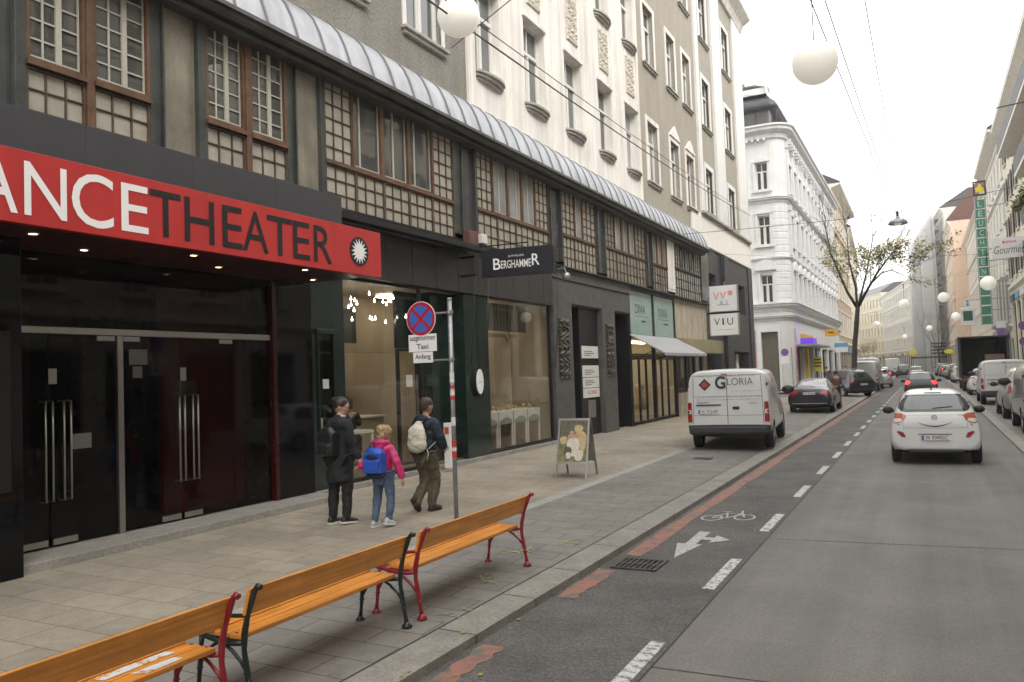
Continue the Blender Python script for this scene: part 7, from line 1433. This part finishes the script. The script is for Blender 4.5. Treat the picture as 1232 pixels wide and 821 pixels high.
# figures are modelled facing local +y, feet around the origin
# --- woman -----------------------------------------------------------------
zz = zg(-7.18); t = thing('person', 'woman in long black coat with black rucksack, holding the child by the hand', 'person', (-7.20, 8.62, zz), R(-4))
HH = 1.66
legs = [[(V(0, 0, .90), .135), (V(-.09, .0, .84), .095), (V(-.10, -.02, .48), .062), (V(-.10, -.05, .12), .042), (V(-.10, -.055, .06), .036)], [(V(0, 0, .90), .135), (V(.09, .02, .84), .095), (V(.11, .02, .48), .062), (V(.12, -.02, .12), .042), (V(.12, -.02, .06), .036)]]
torso = [[(V(0, 0, .90), .135), (V(0, .0, 1.08), (.125, .10)), (V(0, .0, 1.26), (.13, .09)), (V(0, -.0, 1.37), (.09, .06)), (V(0, .01, 1.45), .046), (V(0, .035, 1.52), .048)]]
armL = [(V(0, 0, 1.31), (.09, .06)), (V(-.165, 0, 1.34), .040), (V(-.22, -.02, 1.10), .043), (V(-.19, .10, .90), .034)]
armR = [(V(0, 0, 1.31), (.09, .06)), (V(.165, 0, 1.34), .040), (V(.235, -.01, 1.10), .043), (V(.30, .05, .88), .034), (V(.335, .07, .80), .026)]
hd_, TT = head_mb((.0, .055, 1.59), .118, R(-58), R(-14))
body = merge([skin_mesh(legs+torso+[armL, armR]), mesh_of(hd_)]+hand((.355, .08, .755), (.35, .1, -.9), (.6, 0, .3), .95, .7)+hand((-.185, .14, .84), (.1, .6, -.7), (.8, .2, .2), .95, .7), .009)
b = put('body', body, 'skin', t); face_details(t, TT, True)
put('trousers', merge([skin_mesh([[(p, (r_[0]+.018, r_[1]+.018) if hasattr(r_, '__len__') else r_+.022 if i < 4 else r_+.03) for i, (p, r_) in enumerate(c)] for c in legs])], .012, 3, .03), 'trousers_black', t)
coat = [[(V(0, -.01, .56), (.205, .175)), (V(0, -.01, .59), (.21, .178)), (V(0, -.01, .66), (.20, .175)), (V(0, 0, .78), (.19, .165)), (V(0, 0, .90), (.18, .155)), (V(0, .0, 1.08), (.165, .135)), (V(0, .0, 1.26), (.175, .135)), (V(0, -.01, 1.38), (.15, .105)), (V(0, .01, 1.45), .075), (V(0, .02, 1.475), .07)], [(V(0, 0, 1.32), (.15, .12)), (V(-.165, 0, 1.35), .082), (V(-.22, -.02, 1.10), .068), (V(-.20, .08, .93), .058), (V(-.198, .095, .905), .052)], [(V(0, 0, 1.32), (.15, .12)), (V(.165, 0, 1.35), .082), (V(.235, -.01, 1.10), .068), (V(.29, .045, .91), .056), (V(.305, .055, .875), .05)]]
put('coat', merge([skin_mesh(coat)], .013, 5, .035), 'coat_black', t)
mb = MB(); mb.box(-.17, .11, -.26, -.10, .93, 1.25); mb.ball((-.03, -.18, 1.24), .14, 12, (1, .6, .7)); mb.box(-.14, .08, -.31, -.25, .95, 1.10); bag = merge([mesh_of(mb)], .013, 9, .03); bg_ = put('rucksack', bag, 'bag_black', t)
mb = MB(); [mb.tube([(s_*.12, -.12, 1.33), (s_*.13, -.02, 1.42), (s_*.13, .09, 1.36), (s_*.14, .12, 1.2), (s_*.15, .02, 1.02)], .018, 6) for s_ in (-1, 1)]; mb.build('straps', 'bag_black', bg_, world=False, smooth=True)
mb = MB(TT); mb.ball((0, -.16, .30), 1.0, 16, (.86, .95, .86)); mb.ball((0, -.95, .55), .42, 12, (1, 1, .9)); mb.ball((0, -.55, -.1), .62, 12, (1.1, .75, .8)); put('hair', merge([mesh_of(mb)], .008, 2), 'hair_dark', t)
# hair leaves the face free: cap moved back
mb = MB(); mb.ball((.01, .025, 1.45), .078, 12, (1, 1, .45)); mb.build('scarf', 'scarf_print', t, world=False, smooth=True)
shoe(t, (-.10, -.13, .0), (-.11, .13, 0), mat='shoe_black'); shoe(t, (.10, -.10, .02), (.15, .16, .0), mat='shoe_black')
# --- child -----------------------------------------------------------------
zz = zg(-6.55); t = thing('person', 'blond child in pink puffer jacket and jeans with a blue rucksack', 'person', (-6.52, 8.68, zz), R(4))
legs = [[(V(0, 0, .70), .10), (V(-.075, .0, .66), .075), (V(-.095, .0, .38), .048), (V(-.12, -.04, .10), .034), (V(-.12, -.045, .05), .03)], [(V(0, 0, .70), .10), (V(.075, .0, .66), .075), (V(.085, .05, .38), .048), (V(.06, .02, .12), .034), (V(.06, .015, .07), .03)]]
torso = [[(V(0, 0, .70), .10), (V(0, 0, .84), (.10, .08)), (V(0, 0, .99), (.105, .075)), (V(0, -.005, 1.06), (.075, .05)), (V(0, .01, 1.12), .04), (V(0, .02, 1.17), .04)]]
armL = [(V(0, 0, 1.01), (.08, .06)), (V(-.135, 0, 1.02), .036), (V(-.22, .0, .86), .036), (V(-.33, -.03, .80), .028), (V(-.37, -.03, .785), .022)]
armR = [(V(0, 0, 1.01), (.08, .06)), (V(.135, 0, 1.02), .036), (V(.22, -.01, .86), .036), (V(.27, .03, .68), .028), (V(.275, .04, .63), .022)]
hd_, TT = head_mb((.02, .03, 1.235), .108, R(-25), R(-8))
body = merge([skin_mesh(legs+torso+[armL, armR]), mesh_of(hd_)]+hand((-.40, -.03, .775), (-.95, 0, -.25), (0, .5, -.6), .8, .8)+hand((.275, .05, .60), (.05, .15, -1), (-.8, .2, 0), .8, .5), .008)
put('body', body, 'skin', t); face_details(t, TT)
put('jeans', merge([skin_mesh([[(p, (r_+.016 if i < 4 else r_+.014)) for i, (p, r_) in enumerate(c)] for c in legs])], .010, 2, .025), 'jeans_blue', t)
jk = [[(V(0, 0, .645), (.125, .105)), (V(0, 0, .70), (.135, .115)), (V(0, 0, .84), (.15, .125)), (V(0, 0, .99), (.16, .125)), (V(0, -.005, 1.07), (.13, .1)), (V(0, -.01, 1.12), .085)]]
for A in (armL, armR):
    c = [(V(0, 0, 1.01), (.13, .10))]
    for (p, r_), (p2, r2) in zip(A[1:-1], A[2:]):
        for k in range(4): u = k/4; c.append((tuple(Vector(p).lerp(Vector(p2), u)), (r_+(r2-r_)*u+.020+(.012 if k % 2 == 0 else -.002))))
    jk.append(c)
put('jacket', merge([skin_mesh(jk, 2)], .010, 2), 'jacket_pink', t)
mb = MB(); mb.tube([(.09*math.cos(a), -.03+.075*math.sin(a), 1.115-.012*math.sin(a)) for a in [2*math.pi*k/20 for k in range(21)]], .042, 10); mb.ball((0, -.09, 1.07), .085, 10, (1.1, .6, .8)); put('hood', merge([mesh_of(mb)], .010, 3), 'jacket_pink', t)
mb = MB(); mb.box(-.135, .135, -.27, -.11, .73, 1.0); mb.ball((0, -.19, 1.0), .135, 12, (1, .6, .55)); mb.box(-.115, .115, -.31, -.26, .74, .90); bg_ = put('rucksack', merge([mesh_of(mb)], .010, 9, .02), 'bag_blue', t)
mb = MB(); mb.ball((0, -.272, .95), .085, 10, (1.1, .2, .42)); mb.tube([(-.03, -.25, 1.07), (-.03, -.23, 1.12), (.03, -.23, 1.12), (.03, -.25, 1.07)], .007, 5); mb.build('pocket', 'jacket_navy', bg_, world=False, smooth=True); mb = MB(); [mb.tube([(s_*.10, -.09, 1.02), (s_*.105, 0, 1.10), (s_*.11, .10, 1.02), (s_*.12, .08, .85)], .014, 6) for s_ in (-1, 1)]; mb.build('straps', 'bag_blue', bg_, world=False, smooth=True); mb = MB(); mb.ball((0, -.19, .70), .14, 10, (1, .7, .3)); mb.build('bag_base', 'jacket_navy', bg_, world=False, smooth=True)
mb = MB(TT); mb.ball((0, -.14, .26), 1.0, 16, (.88, .98, .92)); mb.ball((0, -.5, -.35), .66, 12, (1.15, .72, 1.0)); mb.ball((-.3, -.5, -.8), .3, 8, (1, .8, 1.3)); mb.ball((.35, -.4, -.8), .3, 8, (1, .8, 1.3)); put('hair', merge([mesh_of(mb)], .008, 1, .06), 'hair_blond', t)
shoe(t, (-.12, -.11, .0), (-.13, .10, 0), mat='shoe_grey', s_=.85); shoe(t, (.055, -.08, .045), (.09, .12, .0), mat='shoe_grey', s_=.85)
# --- man -------------------------------------------------------------------
zz = zg(-6.6); t = thing('person', 'man walking away in navy jacket and khaki trousers with a cream drawstring bag', 'person', (-6.62, 9.85, zz), R(-2))
legs = [[(V(0, 0, .86), .125), (V(-.085, .0, .80), .09), (V(-.04, .06, .45), .060), (V(-.07, -.16, .16), .042), (V(-.07, -.19, .10), .036)], [(V(0, 0, .86), .125), (V(.085, .0, .80), .09), (V(.08, .12, .46), .060), (V(.05, .06, .12), .042), (V(.05, .055, .07), .036)]]
torso = [[(V(0, 0, .86), .125), (V(0, .01, 1.02), (.125, .10)), (V(0, .02, 1.20), (.14, .095)), (V(0, .02, 1.32), (.10, .065)), (V(0, .035, 1.40), .048), (V(0, .05, 1.46), .052)]]
armL = [(V(0, .02, 1.26), (.10, .07)), (V(-.18, .02, 1.28), .046), (V(-.235, .06, 1.04), .046), (V(-.17, .22, .90), .036)]
armR = [(V(0, .02, 1.26), (.10, .07)), (V(.18, .02, 1.28), .046), (V(.25, .05, 1.04), .046), (V(.19, .21, .90), .036)]
hd_, TT = head_mb((.0, .06, 1.545), .117, R(-8), R(-6))
body = merge([skin_mesh(legs+torso+[armL, armR]), mesh_of(hd_)]+hand((-.155, .26, .87), (.2, .9, -.3), (.9, 0, .1), 1., .7)+hand((.175, .25, .87), (-.2, .9, -.3), (-.9, 0, .1), 1., .7, -1), .009)
put('body', body, 'skin', t); face_details(t, TT)
put('trousers', merge([skin_mesh([[(p, r_+(.03 if 0 < i < 4 else .022)) for i, (p, r_) in enumerate(c)] for c in legs])], .011, 2, .05), 'trousers_khaki', t)
jk = [[(V(0, 0, .80), (.155, .135)), (V(0, 0, .86), (.16, .14)), (V(0, .01, 1.02), (.165, .135)), (V(0, .02, 1.20), (.185, .14)), (V(0, .02, 1.33), (.16, .11)), (V(0, .03, 1.385), .08)]]
for A in (armL, armR): jk.append([(A[0][0], (.15, .12))]+[(p, r_+.034) for p, r_ in A[1:]])
put('jacket', merge([skin_mesh(jk)], .012, 3, .045), 'jacket_navy', t)
mb = MB(); mb.ball((0, -.07, 1.36), .10, 10, (1.25, .7, .6)); mb.build('hood', 'jacket_navy', t, world=False, smooth=True)
mb = MB(); mb.ball((.0, -.19, 1.10), .17, 14, (.92, .5, 1.1)); mb.ball((.0, -.20, .99), .165, 12, (1.0, .52, .7)); mb.ball((0, -.15, 1.26), .09, 10, (1, .5, .9)); bg_ = put('drawstring_bag', merge([mesh_of(mb)], .010, 4, .045), 'bag_cream', t)
mb = MB(); [mb.tube([(s_*.03, -.15, 1.31), (s_*.12, -.03, 1.385), (s_*.14, .12, 1.3), (s_*.17, .10, 1.05), (s_*.15, -.12, .93)], .007, 5) for s_ in (-1, 1)]; mb.tube([(.14, -.15, .93), (.17, -.16, .85), (.15, -.17, .76)], .006, 5); mb.build('cords', 'bag_cream', bg_, world=False, smooth=True)
mb = MB(TT); mb.ball((0, -.12, .30), 1.0, 16, (.84, .96, .84)); mb.ball((0, -.45, -.15), .62, 12, (1.12, .75, .8)); put('hair', merge([mesh_of(mb)], .008, 2), 'hair_brown', t)
shoe(t, (-.07, -.27, .16), (-.075, -.19, -.0+.02), up=(0, 1, .2), mat='shoe_brown', sole='sole_brown', s_=1.1) if False else shoe(t, (-.07, -.26, .20), (-.075, -.10, .005), up=(0, .7, .7), mat='shoe_brown', sole='sole_brown', s_=1.1)
shoe(t, (.05, .0, .0), (.06, .27, 0), mat='shoe_brown', sole='sole_brown', s_=1.1)
# --- customer inside the shop ------------------------------------------------
t = thing('person', 'seated customer with brown hair at the counter inside the jeweller shop', 'person', (-10.55, 12.9, .36), R(20))
hd_, TT = head_mb((0, .05, 1.32), .115, R(40)); body = merge([skin_mesh([[(V(0, 0, .62), .13), (V(0, .02, .85), (.13, .1)), (V(0, .03, 1.05), (.15, .1)), (V(0, .04, 1.17), .05), (V(0, .05, 1.25), .05)], [(V(0, 0, .62), .13), (V(-.1, .25, .60), .075), (V(-.1, .42, .56), .06), (V(-.1, .40, .12), .04)], [(V(0, 0, .62), .13), (V(.1, .25, .60), .075), (V(.1, .42, .56), .06), (V(.1, .40, .12), .04)], [(V(0, .03, 1.05), (.15, .1)), (V(-.19, .04, 1.08), .05), (V(-.22, .1, .85), .04), (V(-.1, .32, .90), .03)], [(V(0, .03, 1.05), (.15, .1)), (V(.19, .04, 1.08), .05), (V(.22, .1, .85), .04), (V(.1, .32, .90), .03)]]), mesh_of(hd_)], .014)
put('body', body, 'poster_skin', t); put('coat', merge([skin_mesh([[(V(0, 0, .60), .17), (V(0, .02, .85), (.16, .13)), (V(0, .03, 1.05), (.18, .13)), (V(0, .04, 1.15), .08)], [(V(0, .03, 1.05), (.15, .1)), (V(-.19, .04, 1.08), .075), (V(-.22, .1, .85), .06), (V(-.13, .26, .90), .05)], [(V(0, .03, 1.05), (.15, .1)), (V(.19, .04, 1.08), .075), (V(.22, .1, .85), .06), (V(.13, .26, .90), .05)], [(V(0, 0, .60), .17), (V(-.1, .25, .60), .09), (V(-.1, .42, .56), .075), (V(-.1, .40, .2), .055)], [(V(0, 0, .60), .17), (V(.1, .25, .60), .09), (V(.1, .42, .56), .075), (V(.1, .40, .2), .055)]])], .014), 'shop_dark', t)
mb = MB(TT); mb.ball((0, -.14, .26), 1.0, 14, (.9, .98, .95)); mb.ball((0, -.4, -.6), .66, 12, (1.15, .8, 1.3)); put('hair', merge([mesh_of(mb)], .012, 1), 'hair_brown', t)
q = thing('stool', 'dark stool under the seated customer in the jeweller shop', 'stool', (-10.55, 12.9, .36)); mb = MB(); mb.lathe([(.001, .42), (.19, .42), (.19, .47), (.001, .47)], (-10.55, 12.9, .36), n=16); mb.build('seat', 'shop_dark', q); mb = MB(); mb.tube([(-10.55, 12.9, .38), (-10.55, 12.9, .78)], .03, 8); mb.lathe([(.001, 0), (.18, 0), (.18, .02), (.001, .02)], (-10.55, 12.9, .37), n=14); mb.build('stand', 'steel', q)
# --- person by the saloon ------------------------------------------------------
t = thing('person', 'distant person in rust red top behind the right rear of the black saloon', 'person', (-4.1, 43.2, .05), R(10))
hd_, TT = head_mb((0, .03, 1.60), .115, R(-20)); ch = [[(V(0, 0, .88), .13), (V(0, 0, 1.15), (.14, .1)), (V(0, 0, 1.32), (.14, .1)), (V(0, .01, 1.45), .05), (V(0, .02, 1.52), .05)], [(V(0, 0, .88), .13), (V(-.09, 0, .82), .09), (V(-.1, .08, .46), .06), (V(-.1, .02, .08), .04)], [(V(0, 0, .88), .13), (V(.09, 0, .82), .09), (V(.1, -.02, .46), .06), (V(.1, -.14, .08), .04)], [(V(0, 0, 1.32), (.14, .1)), (V(-.18, 0, 1.36), .055), (V(-.22, .05, 1.1), .042), (V(-.16, .22, 1.0), .032)], [(V(0, 0, 1.32), (.14, .1)), (V(.18, 0, 1.36), .055), (V(.22, .05, 1.1), .042), (V(.16, .22, 1.0), .032)]]
put('body', merge([skin_mesh(ch), mesh_of(hd_)], .014), 'poster_skin', t); put('top', merge([skin_mesh([[(p, (r_[0]+.03, r_[1]+.03) if hasattr(r_, '__len__') else r_+.03) for p, r_ in c] for c in (ch[0][:3], ch[3], ch[4])])], .014), 'tile_red', t); put('trousers', merge([skin_mesh([[(p, r_+.025) for p, r_ in c] for c in ch[1:3]])], .014), 'trousers_black', t)
mb = MB(TT); mb.ball((0, -.14, .28), 1.0, 14, (.88, .96, .9)); put('hair', merge([mesh_of(mb)], .014, 1), 'hair_dark', t)
for s_ in (-1, 1): shoe(t, (s_*.1, -.1 if s_ < 0 else -.22, 0), (s_*.1, .16 if s_ < 0 else .03, 0), mat='shoe_black')

dp = t
for i, (x, y, rz, lb) in enumerate(((-7.4, 70.5, 20, 'tiny distant walker beside the yellow board of the corner house'), (-7.0, 83, -30, 'tiny distant walker under the oval orange sign'), (-6.6, 90, 170, 'tiny distant walker under the blue and white banner sign'), (5.6, 72, 160, 'tiny distant walker on the right pavement below the green vertical sign'))):
    copy_tree(dp, None, (x, y, .2), R(rz), lb)['group'] = 'distant walkers'
# ------------------------------------------------------------------ air of the long street
hz = MB(); hz.box(-48, 34, -50, 420, -1.03, 42); ho = hz.build('haze', 'far_ground'); ho['kind'] = 'stuff'; ho['label'] = 'thin pale haze filling the far end of the street'
hm = bpy.data.materials.new('haze'); hm.use_nodes = True; n = hm.node_tree.nodes; n.clear(); o_ = n.new('ShaderNodeOutputMaterial'); pv = n.new('ShaderNodeVolumePrincipled'); pv.inputs['Density'].default_value = .0010; pv.inputs['Color'].default_value = (1, .99, .97, 1); pv.inputs['Anisotropy'].default_value = .2
hm.node_tree.links.new(pv.outputs[0], o_.inputs['Volume']); ho.data.materials.clear(); ho.data.materials.append(hm)
